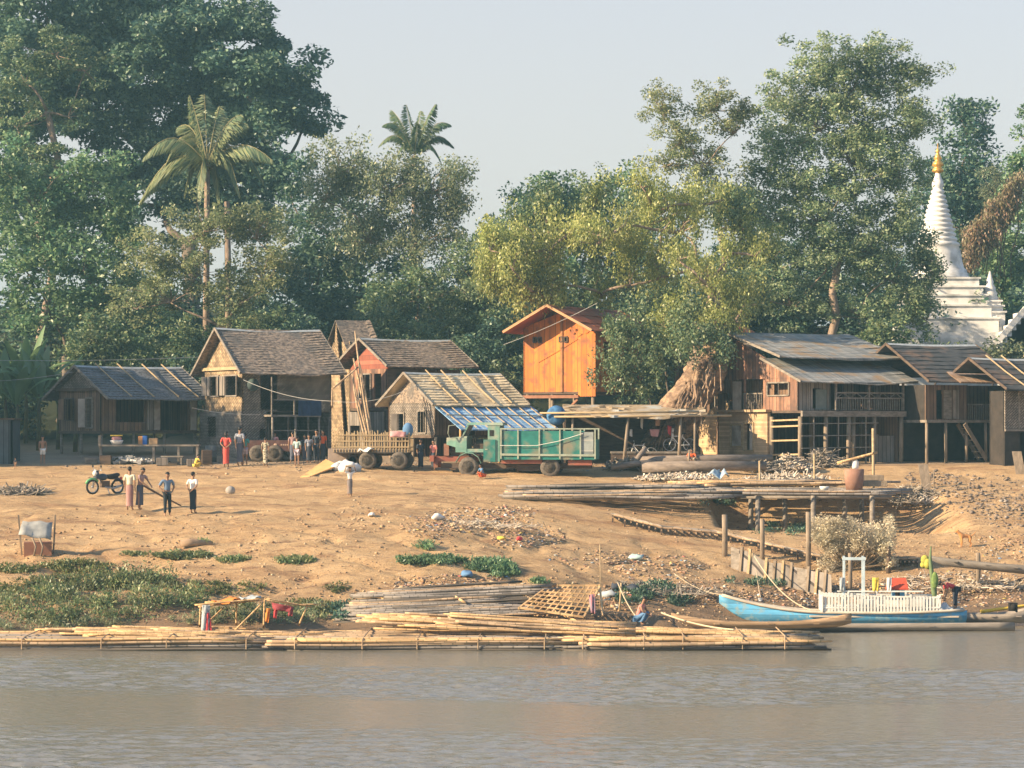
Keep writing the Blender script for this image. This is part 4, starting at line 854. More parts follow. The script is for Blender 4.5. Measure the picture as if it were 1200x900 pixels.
# broken brick wall beside it
H = House('broken_brick_wall', 'sunlit sandy brick wall with a broken curving left edge', 857, 131.3, 30, cat='brick wall')
prof = [(0, 2.95), (.8, 2.95), (1.3, 2.7), (1.9, 2.5), (2.5, 1.9), (3.0, 1.5), (3.3, 1.2), (3.2, .8), (2.6, .5), (2.2, -.3), (0, -.3)]
m = MB(); n = len(prof); m.v = [(-.0 - .05, y, z) for y, z in prof] + [(.2, y, z) for y, z in prof]; m.f = [tuple(range(n)), tuple(range(2 * n - 1, n - 1, -1))] + [(i, (i + 1) % n, n + (i + 1) % n, n + i) for i in range(n)]; m.sm = [False] * len(m.f)
m.build('wall', BRICK, H.root); MB().box(-.12, -.15, -.2, -.02, -.0, 2.9).build('corner_post', W_DARK, H.root)
# shadowy doorway structure left of the balcony house
H = House('dark_porch', 'dark ruined porch with thin crooked posts between the root mass and the balcony house', 838, 134.6, 10, cat='porch')
posts(H, [(0, 0), (.5, .2), (.9, 0), (1.3, .3), (-.6, .5)], -.3, H.z(405), .09, W_GREY)
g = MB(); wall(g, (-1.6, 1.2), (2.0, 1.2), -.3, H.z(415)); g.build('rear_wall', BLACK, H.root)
MB().box(-.3, -.1, H.z(425), .4, 0, H.z(405)).build('hanging_panel', BOARD_R, H.root); MB().box(-.3, -.1, H.z(460), .1, 0, H.z(432)).build('hanging_panel', BOARD_R, H.root)
slope(-1.6, 2.2, 1.4, H.z(398), -.3, H.z(408), 3, seg=.5).build('roof', THATCH, H.root)
# ---------------------------------------------------------------- second and third right hand houses
H = House('rusty_roofed_house', 'dark house with mossy black roof, strip of rusty tin and slatted balcony', 1085, 127, 25)
W, L = 5.2, 4.7; zf = H.z(492); zt = H.z(451)
g = MB(); wall(g, (0, 0), (2.5, 0), zf, zt, [(.62, 1.0, zf + .05, zt - .25)]); wall(g, (2.5, 1.2), (L, 1.2), zf, zt); wall(g, (2.5, 0), (2.5, 1.2), zf, zt); g.build('front_wall', BOARD, H.root)
MB().box(1.05, -.05, zf + .05, 1.5, -.003, zt - .25).build('shutter', W_GREY, H.root); MB().box(1.6, -.05, zf + .05, 1.95, -.003, zt - .25).build('shutter', BOARD_G, H.root)
g = MB(); wall(g, (0, W), (0, 0.1), zf, zt); wall(g, (L, 0), (L, W), -.2, zt); wall(g, (L, W), (0, W), -.2, zt); wall(g, (0, 2.5), (L, 2.5), -.2, zf); g.build('rear_wall', W_SHADE, H.root)
g = MB()
for i in range(20): g.bar((2.55 + i * .11, -.03, zf), (2.55 + i * .11, -.03, zf + .75), .02)
g.bar((2.5, -.03, zf + .78), (L, -.03, zf + .78), .05); g.build('balustrade', W_GREY, H.root)
MB().box(-.05, -.15, zf - .14, L + .1, W, zf - .003).build('floor', W_GREY, H.root)
posts(H, [(.05, 0), (1.2, 0), (2.5, .1), (3.6, 0), (L - .1, 0)], -.3, zf - .14, .16)
roof(H, L, W, H.z(447, -.8), H.z(403, W / 2 + .4), .35, .8, TIN_D, 9, yr=W / 2 + .4, barge=W_DARK, seg=.4, sag=.05, jit=.04)
zz0 = H.z(438, .2); zz1 = H.z(449, -1.1)
slope(1.3, L + .5, .1, zz0 + .12, -1.1, zz1 + .06, 1, seg=.5, sag=.03).build('rusty_strip', TIN_R, H.root)
st = empty('stair', H.root.location, H.root.rotation_euler.z, 'steep wooden stair leaning under the rusty roofed house', 'stairs')
for y in (-.3, .3): MB().bar((2.1, y, zf - .2), (3.4, y, .2), .07, .2).build('stringer', W_POST, st)
for i in range(7): MB().box(2.2 + i * .18, -.3, zf - .45 - i * .29, 2.45 + i * .18, .3, zf - .41 - i * .29).build('tread', W_GREY, st)
H = House('edge_house', 'house cut by the right edge with pale striped tin roof and woven wall', 1178, 124.5, 25)
W, L = 1.3, 4; zf = H.z(503); zt = H.z(458)
g = MB(); wall(g, (0, 0), (L, 0), zf, zt); g.build('front_wall', WEAVE_G, H.root); g = MB(); wall(g, (0, .05), (.9, .05), -.2, zf - .1); wall(g, (0, W), (0, 0.15), -.2, zt); wall(g, (1.6, .05), (L, .05), -.2, zf - .1); wall(g, (L, W), (0, W), -.2, zt); g.build('lower_wall', W_SHADE, H.root)
MB().box(-.05, -.12, zf - .1, L, 0.0, zf - .003).build('beam', W_GREY, H.root); MB().box(.75, -.05, zf, .85, -.003, zt).build('wall_post', W_GREY, H.root)
roof(H, L, W, H.z(456, -.9), H.z(420, 2.2), .55, .9, TIN_D, 6, yr=2.2, barge=W_DARK, battens=4, seg=.8, sag=.05, oyb=2.2)
# grey shed at the far left edge
H = House('grey_shed', 'small dark grey plank shed cut by the left edge', -14, 126.3, 0, cat='shed')
g = MB(); wall(g, (-1, 0), (1.2, 0), -.2, H.z(492)); wall(g, (1.2, 0), (1.2, 2), -.2, H.z(492)); g.build('wall', mat('slate_boards', (.10, .12, .13), (.07, .08, .09), (3, 3, 1), stripes=('x', 4, (.03, .03, .03))), H.root)
MB().box(-1, -.1, H.z(492) + .003, 1.3, 2, H.z(490)).build('roof', W_DARK, H.root)

# ---------------------------------------------------------------- white pagodas on the hill
WHITE = mat('whitewash', (.80, .79, .76), (.66, .65, .62), (1.5, 1.5, 1.5), dirt=((.42, .42, .40), 1.1), bump=.15)
GOLD = mat('gilding', (.85, .48, .10), (.60, .32, .08), (5, 5, 5), rough=.35, metal=.6)
def pagoda(name, label, px, D, prof, gold, terr):
    """prof: (photo row, half width in pixels) from the base up; gold: the same for the finial; terr: square terraces (row0, row1, half width)"""
    py0 = terr[0][0]; b = P(px, py0, D); g_ = gz(b.x, D); root = empty(name, b, 0, label, 'pagoda'); s = D / F
    Zr = lambda py: (py0 - py) * s
    for i, (r0, r1, hw) in enumerate(terr):
        m = MB(); w = hw * s; z0 = Zr(r0) if i else min(-.5, g_ - b.z - .4); z1 = Zr(r1)
        m.box(-w, -w, z0, w, w, z1 - .12); m.box(-w - .10, -w - .10, z1 - .115, w + .10, w + .10, z1 - .003); m.build('terrace', WHITE, root)
    MB().lathe((0, 0, 0), [(h * s, Zr(py)) for py, h in prof], 28).build('spire', WHITE, root)
    if gold: MB().lathe((0, 0, 0), [(h * s, Zr(py)) for py, h in gold], 14).build('golden_finial', GOLD, root)
pr = [(327, 38), (325, 38), (324, 36), (321, 36), (320, 34), (316, 33), (315, 31), (309, 29), (302, 27.5), (295, 26.5), (289, 24.5), (288, 26), (285, 25), (284, 22.5)]
for i in range(11): y = 283 - i * 5.6; w = 23 - i * 1.5; pr += [(y, w - 1.8), (y - 1.3, w), (y - 3.6, w - .4), (y - 4.6, w - 2.4)]
pr += [(220, 6), (217, 7), (213, 6.5), (208, 4), (203, 3)]
pagoda('pagoda', 'tall white pagoda with terraces, ringed spire and golden finial on the right hill', 1099, 166, pr, [(203, 3), (201, 7), (198, 6), (196, 4), (194, 7), (190, 5.5), (188, 3), (186, 5), (182, 3), (179, 1.5), (177, 3), (175, 1), (168, .5)], [(394, 374, 60), (374, 359, 53), (359, 347, 49), (347, 337, 45), (337, 327, 41)])
pr = [(352, 9), (350, 10), (346, 8), (344, 9), (340, 6.5), (337, 7), (333, 4), (330, 4.5), (325, 2.5), (318, 1)]
pagoda('small_pagoda', 'small white pagoda with pointed spire beside the tall one', 1160, 164, pr, None, [(378, 365, 15), (365, 358, 13), (358, 352, 11)])
def stairs():
    b = P(1170, 408, 160); root = empty('white_stair', b, 0, 'white stepped temple wall rising at the right edge', 'temple stairs')
    s = 160 / F; m = MB()
    for i in range(6): m.box(0 + i * .28, 0, -3, 5, 3 - i * .1, .35 + i * .38)
    m.build('steps', WHITE, root)
    MB().bar((-.2, -.1, .3), (1.9, -.1, 2.7), .3, .35).build('balustrade', WHITE, root)
stairs()
b = P(1143, 384, 163); r = empty('terrace_wall', b, 0, 'white terrace wall between the two pagodas', 'terrace wall')
m = MB()
for i in range(5): m.box(-2.3 + .05 * i, -.5 + i * .15, -3 if i == 0 else -1 + i * .35, 1.9 - i * .12, 2, -.65 + i * .35)
m.build('wall', WHITE, r)
# ---------------------------------------------------------------- bamboo poles, rafts and stacks
BP_L = mat('fresh_bamboo', (.68, .46, .24), (.50, .32, .16), (1.2, 8, 8), bump=.2, stripes=('x', 2.2, (.36, .26, .13)))
BP_M = mat('tan_bamboo', (.50, .36, .225), (.33, .23, .15), (1.2, 8, 8), bump=.2, stripes=('x', 2.5, (.26, .20, .13)))
BP_G = mat('grey_bamboo', (.36, .32, .275), (.21, .185, .165), (1, 8, 8), bump=.2, stripes=('x', 2.0, (.16, .14, .12)))
BP_D = mat('dark_bamboo', (.15, .125, .10), (.08, .07, .06), (1, 8, 8), bump=.2)
_pm = {}
def polemesh(i, m):
    """a few shared pole meshes one metre long times ten, slightly bent and tapered, lying along x"""
    k = (i % 6 if i < 6 else 6, m.name)
    if k not in _pm:
        r = random.Random(i % 6 + 3); b = MB(); n = 8; pts = []
        a1, a2 = (r.uniform(-.06, .06), r.uniform(-.12, .12)) if i < 6 else (0, 0)
        for j in range(n + 1):
            t = j / n; pts.append((t * 10 - 5, a2 * math.sin(3.1 * t), a1 * math.sin(3.1 * t * (1 + i % 2))))
        b.tube(pts, [.058 - .016 * j / n for j in range(n + 1)], 6); me = b.build('tmp', m); _pm[k] = me.data; bpy.data.objects.remove(me)
    return _pm[k]
def pole(parent, i, m, a, b, thick=1.0, name='pole'):
    """pole from a to b (in the parent's frame)"""
    a = Vector(a); b = Vector(b)
    if (b - a).length < 3.6: i = 6
    o = bpy.data.objects.new(name, polemesh(i, m)); COL.objects.link(o); o.parent = parent
    o.location = (a + b) / 2; o.rotation_mode = 'QUATERNION'; o.rotation_quaternion = (b - a).to_track_quat('X', 'Z'); o.scale = ((b - a).length / 10, thick, thick); return o
def raft(label, px0, px1, seed, top=.30, y0=82.4, y1=87.2, n=86, cat='bamboo raft', group='bamboo rafts moored along the bank', fresh=.4):
    r = random.Random(seed); x0 = (px0 - 600) / F * 84.5; x1 = (px1 - 600) / F * 84.5; cx_ = (x0 + x1) / 2; hl = (x1 - x0) / 2
    root = empty('bamboo_raft', (cx_, (y0 + y1) / 2, 0), 0, label, cat, group); hw = (y1 - y0) / 2
    for i in range(n):
        if i < 22:    # the near side, layer on layer, darker towards the bottom
            y = -hw + r.uniform(-.08, .10); z = -.04 + .42 * i / 22; m = [BP_D, BP_D, BP_G, BP_M, BP_M, BP_L][min(5, int(i / 3.8))]
        else:
            y = -hw + .12 + (2 * hw - .12) * (i - 22) / (n - 22); z = top + r.uniform(-.03, .05); m = BP_L if r.random() < fresh * .7 else (BP_M if r.random() < .75 else BP_G)
        e0 = r.uniform(-1.2, .5); e1 = r.uniform(-1.2, .35); t = r.uniform(-.05, .05)
        pole(root, r.randrange(6), m, (-hl - e0, y - t, z), (hl + e1, y + t, z + r.uniform(-.02, .02)), r.uniform(.7, 1.15))
    MB().box(-hl + .5, -hw + .15, -.05, hl - .5, hw, top - .05).build('lower_layers', BP_D, root)
    for k in range(5):
        x = -hl + .9 + (2 * hl - 1.8) * k / 4 + r.uniform(-.4, .4)
        MB().tube([(x, -hw - .16, .05), (x, -hw - .17, top + .06), (x + .05, -hw + .3, top + .14), (x + .1, hw, top + .16)], .022, 5).build('lashing', BP_M, root)
    return root
raft('long bamboo raft at the left edge of the shore', -60, 330, 1, fresh=.5)
raft('long bamboo raft in the middle below the grey pole stack', 325, 665, 2, fresh=.35)
raft('bamboo raft whose cut pole ends lie before the brown canoe', 655, 955, 3, fresh=.6, y1=86.0, n=70)
def stack(name, label, items, group=None, cat='bamboo poles', mats=(BP_G,), seed=1, thick=(.8, 1.2)):
    """items: list of (a, b) world points"""
    r = random.Random(seed); c = sum((Vector(a) + Vector(b) for a, b in items), Vector()) / (2 * len(items)); c.z = gz(c.x, c.y)
    root = empty(name, c, 0, label, cat, group)
    for i, (a, b) in enumerate(items): pole(root, r.randrange(6), r.choice(mats), Vector(a) - c, Vector(b) - c, r.uniform(*thick))
    return root
def onground(px, D, dz=0):
    p = atg(px, D); p.z += dz; return p
r = random.Random(4); it = []
for i in range(64):
    D = 86.4 + i * .05; layer = .10 + .25 * math.sin(3.14 * i / 64) + .06 * r.random(); a0 = 400 + r.uniform(-8, 60) + (i - 15) * .6; b0 = 610 + r.uniform(-20, 50)
    a = P(a0, 500, D); b = P(b0, 500, D + .6); zz = max(gz(a.x, D), gz(b.x, D + .6), gz((a.x + b.x) / 2, D)) + layer; a.z = zz - .1; b.z = zz + r.uniform(.0, .15); it.append((a, b))
stack('pole_stack', 'stack of long grey bamboo poles on the bank behind the middle raft', it, mats=(BP_G, BP_G, BP_D, BP_G, BP_M), seed=5, thick=(.7, 1.0))
it = []
for i in range(64):
    D = 83.4 + i * .062; a0 = 430 + r.uniform(-15, 110); b0 = a0 + r.uniform(200, 290); a = P(a0, 0, D); b = P(min(b0, 745), 0, D - r.uniform(-.2, .8)); h = .38 + .22 * math.sin(3.1 * i / 64) + r.uniform(0, .1); a.z = h + r.uniform(.05, .32); b.z = h - .05; it.append((a, b))
stack('bamboo_pile', 'loose pile of fresh yellow bamboo fanned across the middle raft', it, mats=(BP_L, BP_L, BP_M), seed=6, thick=(.55, .85))
stack('leaning_poles', 'pair of fresh poles leaning down from the grey stack', [(P(440, 697, 89.6), P(492, 736, 86)), (P(436, 699, 89.6), P(488, 738, 86)), (P(518, 690, 90), P(545, 706, 87.5))], mats=(BP_L,), seed=7, thick=(.9, 1.1))
stack('leaning_pole', 'long pole with a green tip sloping down to the lattice mat', [(P(592, 688, 90), P(690, 735, 85.5)), (P(596, 688, 90.2), P(640, 712, 87))], mats=(BP_L,), seed=8, thick=(.8, 1))
it = []
for i in range(50):
    D = 83.4 + i * .07; a0 = r.uniform(40, 200); a = P(a0, 0, D); b = P(a0 + r.uniform(120, 240), 0, D); a.z = .36 + r.uniform(0, .16); b.z = .34 + r.uniform(0, .14); it.append((a, b))
stack('bamboo_pile', 'thin layer of fresh poles spread on the leftmost raft', it, mats=(BP_L, BP_M, BP_L), seed=9, thick=(.6, .9))
it = []
for i in range(20):
    D = 84.0 + i * .08; a0 = r.uniform(650, 760); a = P(a0, 0, D); b = P(min(a0 + r.uniform(120, 200), 940), 0, D - .2); a.z = .38 + r.uniform(0, .14); b.z = .37 + r.uniform(0, .04); it.append((a, b))
stack('bamboo_pile', 'straight fresh poles laid along the right end of the rafts', it, mats=(BP_L, BP_M, BP_L), seed=10, thick=(.7, 1))
# lattice mat
def lattice():
    A = P(643, 687, 89.5); B = P(703, 687, 89.5); C = P(684, 724, 86.2); Dd = P(608, 713, 86.4)
    root = empty('lattice_mat', Dd, 0, 'square bamboo lattice mat leaning on the rafts', 'lattice')
    m = MB()
    for i in range(11):
        t = i / 10; m.bar(A.lerp(B, t) - Dd, Dd.lerp(C, t) - Dd, .045 if i % 10 else .07)
    for i in range(8):
        t = i / 7; m.bar(A.lerp(Dd, t) - Dd + Vector((0, -.04, .03)), B.lerp(C, t) - Dd + Vector((0, -.04, .03)), .045 if i % 7 else .07)
    m.build('lattice', BP_L, root)
    MB().bar(B - Dd, P(706, 722, 87.5) - Dd, .07).build('prop', BP_L, root)
lattice()
def sheet(name, label, pts, m, cat, rows=5, cols=5, amp=.06, parent=None, seed=1):
    """a thin hanging or lying cloth between four corner points, creased"""
    a, b, c, d = [Vector(p) for p in pts]; rr = random.Random(seed); mb = MB(); n = (b - a).cross(d - a).normalized()
    for j in range(rows + 1):
        for i in range(cols + 1):
            u, v = i / cols, j / rows; p = a.lerp(b, u).lerp(d.lerp(c, u), v) + n * (amp * math.sin(u * 9 + v * 3) + rr.uniform(-amp, amp) * .5); mb.v.append(tuple(p))
    for j in range(rows):
        for i in range(cols): k = j * (cols + 1) + i; mb.f.append((k, k + 1, k + cols + 2, k + cols + 1)); mb.sm.append(True)
    o = mb.build(name, m); md = o.modifiers.new('thick', 'SOLIDIFY'); md.thickness = .02
    if parent: o.parent = parent
    else: tag(o, label, cat)
    return o
def paint(name, c, k=.8, **kw): return mat(name, c, tuple(v * k for v in c), (4, 4, 4), **kw)
ORANGE_C = paint('orange_cloth', (.80, .27, .06)); RED_C = paint('red_cloth', (.60, .07, .08)); MAROON_C = paint('maroon_cloth', (.30, .06, .07)); GREY_C = paint('grey_cloth', (.42, .46, .48)); WHITE_C = paint('white_cloth', (.78, .76, .72), .85); PINK_C = paint('pink_cloth', (.62, .32, .32)); BLUE_C = paint('blue_cloth', (.12, .24, .42)); YEL_C = paint('yellow_cloth', (.78, .58, .10))
def shelter():
    b = P(290, 742, 85.2); b.z = .42; root = empty('shelter_frame', b, 0, 'low open shelter frame of bamboo on the leftmost raft with cloths on it', 'shelter')
    q = lambda px, py, D: P(px, py, D) - b
    for (p0, p1) in [((234, 735, 84.6), (235, 709, 84.6)), ((277, 733, 86), (277, 706, 86)), ((309, 736, 84.8), (310, 701, 84.8)), ((350, 733, 85.2), (360, 710, 85.2)), ((273, 741, 84.4), (309, 705, 84.7)), ((240, 733, 85), (262, 712, 86))]: pole(root, 1, BP_L, q(*p0), q(*p1), .62, 'post')
    for (p0, p1) in [((228, 709, 84.6), (312, 701, 84.8)), ((232, 711, 85), (310, 703, 85.3)), ((240, 706, 86.4), (312, 700, 86)), ((310, 701, 84.8), (365, 711, 85.2)), ((310, 703, 85.8), (360, 710, 86)), ((330, 709, 85), (372, 708, 85.2))]: pole(root, 2, BP_L, q(*p0), q(*p1), .5, 'rafter')
    sheet('roof_cloth', 'orange and white tarpaulin scrap lying on the shelter frame', [P(246, 708, 84.8), P(282, 702.5, 84.8), P(284, 699, 86.3), P(250, 704, 86.3)], ORANGE_C, 'tarpaulin', seed=2)
    sheet('roof_cloth', 'pale grey tarpaulin scrap beside the orange one on the shelter frame', [P(282, 703, 84.8), P(306, 700.5, 84.8), P(306, 698, 86.3), P(280, 700, 86.3)], GREY_C, 'tarpaulin', seed=3)
    for lab, pts, m in [('grey cloth hanging to the raft at the shelter corner', [(237, 709), (246, 709), (245, 742), (236, 742)], GREY_C), ('narrow red cloth hanging beside the grey one', [(241, 718), (246, 718), (249, 742), (241, 742)], RED_C), ('small orange cloth hanging under the shelter ridge', [(312, 713), (317, 713), (315, 730), (311, 728)], ORANGE_C),
                        ('maroon cloth bunched under the right rafters', [(318, 706), (344, 711), (342, 718), (320, 714)], MAROON_C), ('red cloth hanging right of the orange one', [(321, 712), (326, 712), (324, 725), (321, 724)], RED_C), ('maroon rag at the right end of the shelter', [(338, 712), (344, 712), (343, 722), (338, 722)], MAROON_C)]:
        sheet('hanging_cloth', lab, [P(x, y, 84.4) for x, y in pts], m, 'cloth', amp=.04)
shelter()
RUSTY = mat('rusty_red_drum', (.46, .17, .10), (.30, .11, .07), (3, 3, 3), dirt=((.2, .1, .07), 2), rough=.7)
b = P(198, 728, 88.2); m = MB().lathe((0, 0, 0), [(.02, -.52), (.24, -.52), (.25, -.5), (.235, -.48), (.235, -.18), (.25, -.16), (.235, -.14), (.235, .16), (.25, .18), (.235, .2), (.235, .5), (.25, .52), (.02, .52)], 18, 'x').build('oil_drum', RUSTY, loc=b); tag(m, 'rusty red oil drum lying on its side behind the leftmost raft', 'drum')
m = MB().tube([P(143, 735, 86.6), P(180, 734.5, 86.6), P(208, 734, 86.6)], [.13, .125, .12], 10).build('log', mat('barkless_log', (.38, .28, .20), (.25, .18, .13), (2, 6, 6))); tag(m, 'grey brown log lying on the raft before the rusty drum', 'log')
def box_thing(name, label, cat, a, b_, mt, rz=0, loc=None, group=None):
    o = MB().box(*a, *b_).build(name, mt, loc=loc, rz=rz)
    md = o.modifiers.new('edge', 'BEVEL'); md.width = .015; tag(o, label, cat, group); return o
# ---------------------------------------------------------------- boats
def hull(L_, W_, H_, sheer0, sheer1, n=26, stern=.0, thick=.05, bowp=1.7, flat=.35):
    """double-skinned open hull along x, bow at -L/2"""
    mb = MB(); prof = []
    for i in range(n):
        t = i / (n - 1); x = -L_ / 2 + L_ * t
        w = W_ / 2 * min(1, (math.sin(math.pi * min(t / .9, 1) * .5)) ** .8) * (1 - (1 - stern) * max(0, (t - .72) / .28) ** bowp)
        zt = H_ + sheer0 * max(0, 1 - t / .45) ** 2 + sheer1 * max(0, (t - .6) / .4) ** 2; zb = 0 + (sheer0 + H_ * .8) * max(0, 1 - t / .18) ** 1.6 * .8 + sheer1 * max(0, (t - .85) / .15) ** 2 * .5
        row = []
        for s, f in ((-1, 1), (-.82, .45), (-.45, .08), (0, 0), (.45, .08), (.82, .45), (1, 1)): row.append((x, s * max(w, .03), zb + (zt - zb) * f))
        for s, f in ((1, 1), (.80, .45), (.42, .12), (0, .05), (-.42, .12), (-.80, .45), (-1, 1)): row.append((x, s * max(w - thick, .01), zb + (zt - zb) * f + (.0 if f == 1 else .03)))
        prof.append(row)
    for r_ in prof: mb.v += r_
    k = 14
    for i in range(n - 1):
        for j in range(k): mb.f.append((i * k + j, (i + 1) * k + j, (i + 1) * k + (j + 1) % k, i * k + (j + 1) % k)); mb.sm.append(True)
    mb.f += [tuple(range(k)), tuple(range((n - 1) * k, n * k))[::-1]]; mb.sm += [False, False]; return mb
BLUE_H = mat('blue_boat_paint', (.13, .42, .66), (.10, .33, .54), (1, 4, 4), stripes=('z', 5, (.07, .22, .36)), dirt=((.26, .38, .42), 5.0), rough=.6)
CREAM_H = mat('cream_boat_trim', (.62, .55, .44), (.45, .38, .30), (2, 5, 5)); HULL_B = mat('tan_boat_wood', (.50, .34, .20), (.33, .22, .13), (1, 6, 6), stripes=('z', 9, (.22, .14, .09))); HULL_G = mat('grey_boat_wood', (.36, .31, .26), (.22, .19, .16), (1, 6, 6)); WHITE_P = mat('white_pickets', (.80, .79, .74), (.66, .64, .58), (5, 5, 2))
def blue_boat():
    D = 92.2; x0 = (843 - 600) / F * D; x1 = (1130 - 600) / F * D; L_ = x1 - x0; b = Vector(((x0 + x1) / 2, D, .02)); root = empty('river_boat', b, R(-2), 'blue wooden river boat with white picket railing and a tiny red roofed shrine', 'boat')
    h = hull(L_, 1.5, .50, .62, .12, stern=.75); h.build('hull', BLUE_H, root)
    def gun(s, x): t = (x + L_ / 2) / L_; return Vector((x, s * (.75 * min(1, math.sin(math.pi * min(t / .9, 1) * .5) ** .8) * (1 - .25 * max(0, (t - .72) / .28) ** 1.7)), .52 + .62 * max(0, 1 - t / .45) ** 2 + .12 * max(0, (t - .6) / .4) ** 2))
    for s in (-1, 1): MB().tube([gun(s, -L_ / 2 + .1 + (L_ - .2) * i / 20) for i in range(21)], .055, 6).build('gunwale', CREAM_H, root)
    MB().box(-1.2, -.6, .36, L_ / 2 - .3, .6, .42).build('deck', CREAM_H, root)
    def X(px): return (px - 600) / F * D - b.x
    for s in (-1, 1):
        pk = MB(); a0, a1 = X(962), X(1098); n = 36
        for i in range(n + 1):
            x = a0 + (a1 - a0) * i / n; g_ = gun(s, x); hh = .66 if i % 9 else .74; y = g_.y; z = g_.z
            pk.box(x - .035, y - .02, z, x + .035, y + .02, z + hh - .12 * (x - a0) / (a1 - a0))
        pk.bar(gun(s, a0) + Vector((0, -.03, .18)), gun(s, a1) + Vector((0, -.03, .14)), .03, .06); pk.bar(gun(s, a0) + Vector((0, -.03, .60)), gun(s, a1) + Vector((0, -.03, .50)), .03, .06)
        pk.build('picket_railing', WHITE_P, root)
    for x in (X(962), X(1098)):
        pk = MB()
        for i in range(9): y = -.6 + i * .15; pk.box(x - .02, y - .03, .56, x + .02, y + .03, 1.12)
        pk.build('picket_railing', WHITE_P, root)
    sh = MB(); xs = X(1052); sh.box(xs - .22, -.2, .95, xs + .22, .2, 1.42); sh.build('shrine_body', BLUE_H, root)
    MB().box(xs - .12, -.215, 1.0, xs + .04, -.203, 1.33).build('shrine_door', mat('dark_interior', (.03, .03, .03)), root)
    MB().add([(xs - .42, -.32, 1.38), (xs + .34, -.32, 1.38), (xs + .28, 0, 1.74), (xs - .30, 0, 1.74), (xs - .42, .32, 1.38), (xs + .34, .32, 1.38), (xs - .42, -.32, 1.33), (xs + .34, -.32, 1.33), (xs + .34, .32, 1.33), (xs - .42, .32, 1.33)], [(0, 1, 2, 3), (3, 2, 5, 4), (1, 5, 2), (0, 3, 4), (6, 9, 8, 7), (0, 6, 7, 1), (4, 5, 8, 9), (1, 7, 8, 5), (0, 4, 9, 6)]).build('shrine_roof', paint('red_shrine_roof', (.55, .09, .05)), root)
    MB().box(xs - .04, -.04, .42, xs + .04, .04, .95).build('shrine_post', CREAM_H, root)
    fr = MB(); u = lambda px, py, y=0: Vector((X(px), y, CHT + (500 - py) / F * D - b.z))
    fr.build
    for px, y in ((988, -.4), (1011, -.4), (990, .4), (1012, .4)): MB().bar(u(px, 722, y), u(px, 652, y), .07).build('canopy_post', paint('pale_blue_paint', (.55, .66, .70)), root)
    MB().bar(u(986, 654, -.4), u(1013, 654, -.4), .09, .10).build('canopy_beam', paint('pale_blue_paint', (.55, .66, .70)), root); MB().bar(u(980, 692, -.42), u(1080, 692, -.42), .05).build('rope_line', WHITE_P, root)
    for px, m_, w in ((1024, YEL_C, 8), (1040, WHITE_C, 6), (985, GREY_C, 6)):
        o = sheet('hanging_cloth', {1024: 'yellow cloth tied to the rail line of the blue boat', 1040: 'white cloth tied beside the yellow one on the blue boat', 985: 'grey cloth tied at the canopy post of the blue boat'}[px], [b + u(px - w / 2, 676, -.45), b + u(px + w / 2, 676, -.45), b + u(px + w / 2 - 1, 692, -.47), b + u(px - w / 2 + 1, 692, -.45)], m_, 'cloth', amp=.03, seed=px)
    MB().box(X(1015) - .3, -.3, .43, X(1015) + .3, .3, .95).build('cabin_box', paint('pale_box', (.62, .62, .60)), root)
    MB().box(X(1066), -.25, .43, X(1082), .3, 1.05).build('engine_box', paint('pale_box', (.62, .62, .60)), root)
    o = sheet('tarpaulin', 'white tarpaulin heaped on the stern of the blue boat', [b + u(1098, 716, -.4), b + u(1120, 718, -.4), b + u(1118, 712, .4), b + u(1100, 706, .4)], WHITE_C, 'tarpaulin', amp=.08, seed=4)
    # tall carved flag pole with ribbons
    o = MB().tube([b + u(1098, 716), b + u(1094, 690), b + u(1090, 655), b + u(1091, 640)], [.09, .10, .06, .02], 8).build('prow_post', paint('green_post', (.16, .22, .10))); tag(o, 'curved dark green post standing at the stern of the blue boat', 'post')
    for py, c, lab in ((672, mat('green_cloth', (.24, .33, .09), (.10, .17, .05), (8, 8, 8)), 'yellow green ribbon bundle tied to the curved post'),): tag(MB().ball(b + u(1095, 680, -.1), .13, sz=2.4, sy=.6).build('ribbon_bundle', c), lab, 'ribbons')
    tag(MB().ball(P(1084, 656, 93.5), .16, sx=1.0, sz=1.1, sy=.8).ball(P(1087, 661, 93.4), .15, sx=.9, sz=1.3).ball(P(1082, 662, 93.5), .12).build('flower_bundle', mat('yellow_flowers', (.55, .47, .08), (.25, .28, .06), (9, 9, 9))), 'round yellow bundle beside the top of the curved post', 'bundle')
blue_boat()
def canoe(label, pxa, pxb, py, D, W_, H_, s0, s1, m, rz=0, z=None, pitch=0):
    xa, xb = (pxa - 600) / F * D, (pxb - 600) / F * D; b = Vector(((xa + xb) / 2, D, CHT + (500 - py) / F * D if z is None else z)); root = empty('canoe', b, rz, label, 'canoe', 'canoes at the shore'); root.rotation_euler[1] = pitch
    L_ = xb - xa; hull(L_, W_, H_, s0, s1, stern=.25, bowp=1.2).build('hull', m, root)
    for k in (-.25, .05, .3): MB().box(k * L_ - .1, -W_ * .42, H_ * .72, k * L_ + .1, W_ * .42, H_ * .72 + .04).build('thwart', m, root)
    return root
canoe('tan wooden canoe beached behind the cut ends of the raft', 786, 998, 0, 89.3, .8, .20, .34, .30, HULL_B, R(2), z=.18)
canoe('long grey dugout low in the water below the blue boat', 690, 1190, 0, 90.2, .8, .26, .02, .05, HULL_G, R(1), z=-.02)
canoe('small wooden boat with outboard engine at the right edge', 1098, 1215, 0, 92.6, 1.1, .35, .0, .35, HULL_G, R(-3), z=.1)
eng = empty('outboard_engine', P(1187, 716, 92.4), 0, 'small dark outboard engine on the wooden boat at the right edge', 'engine')
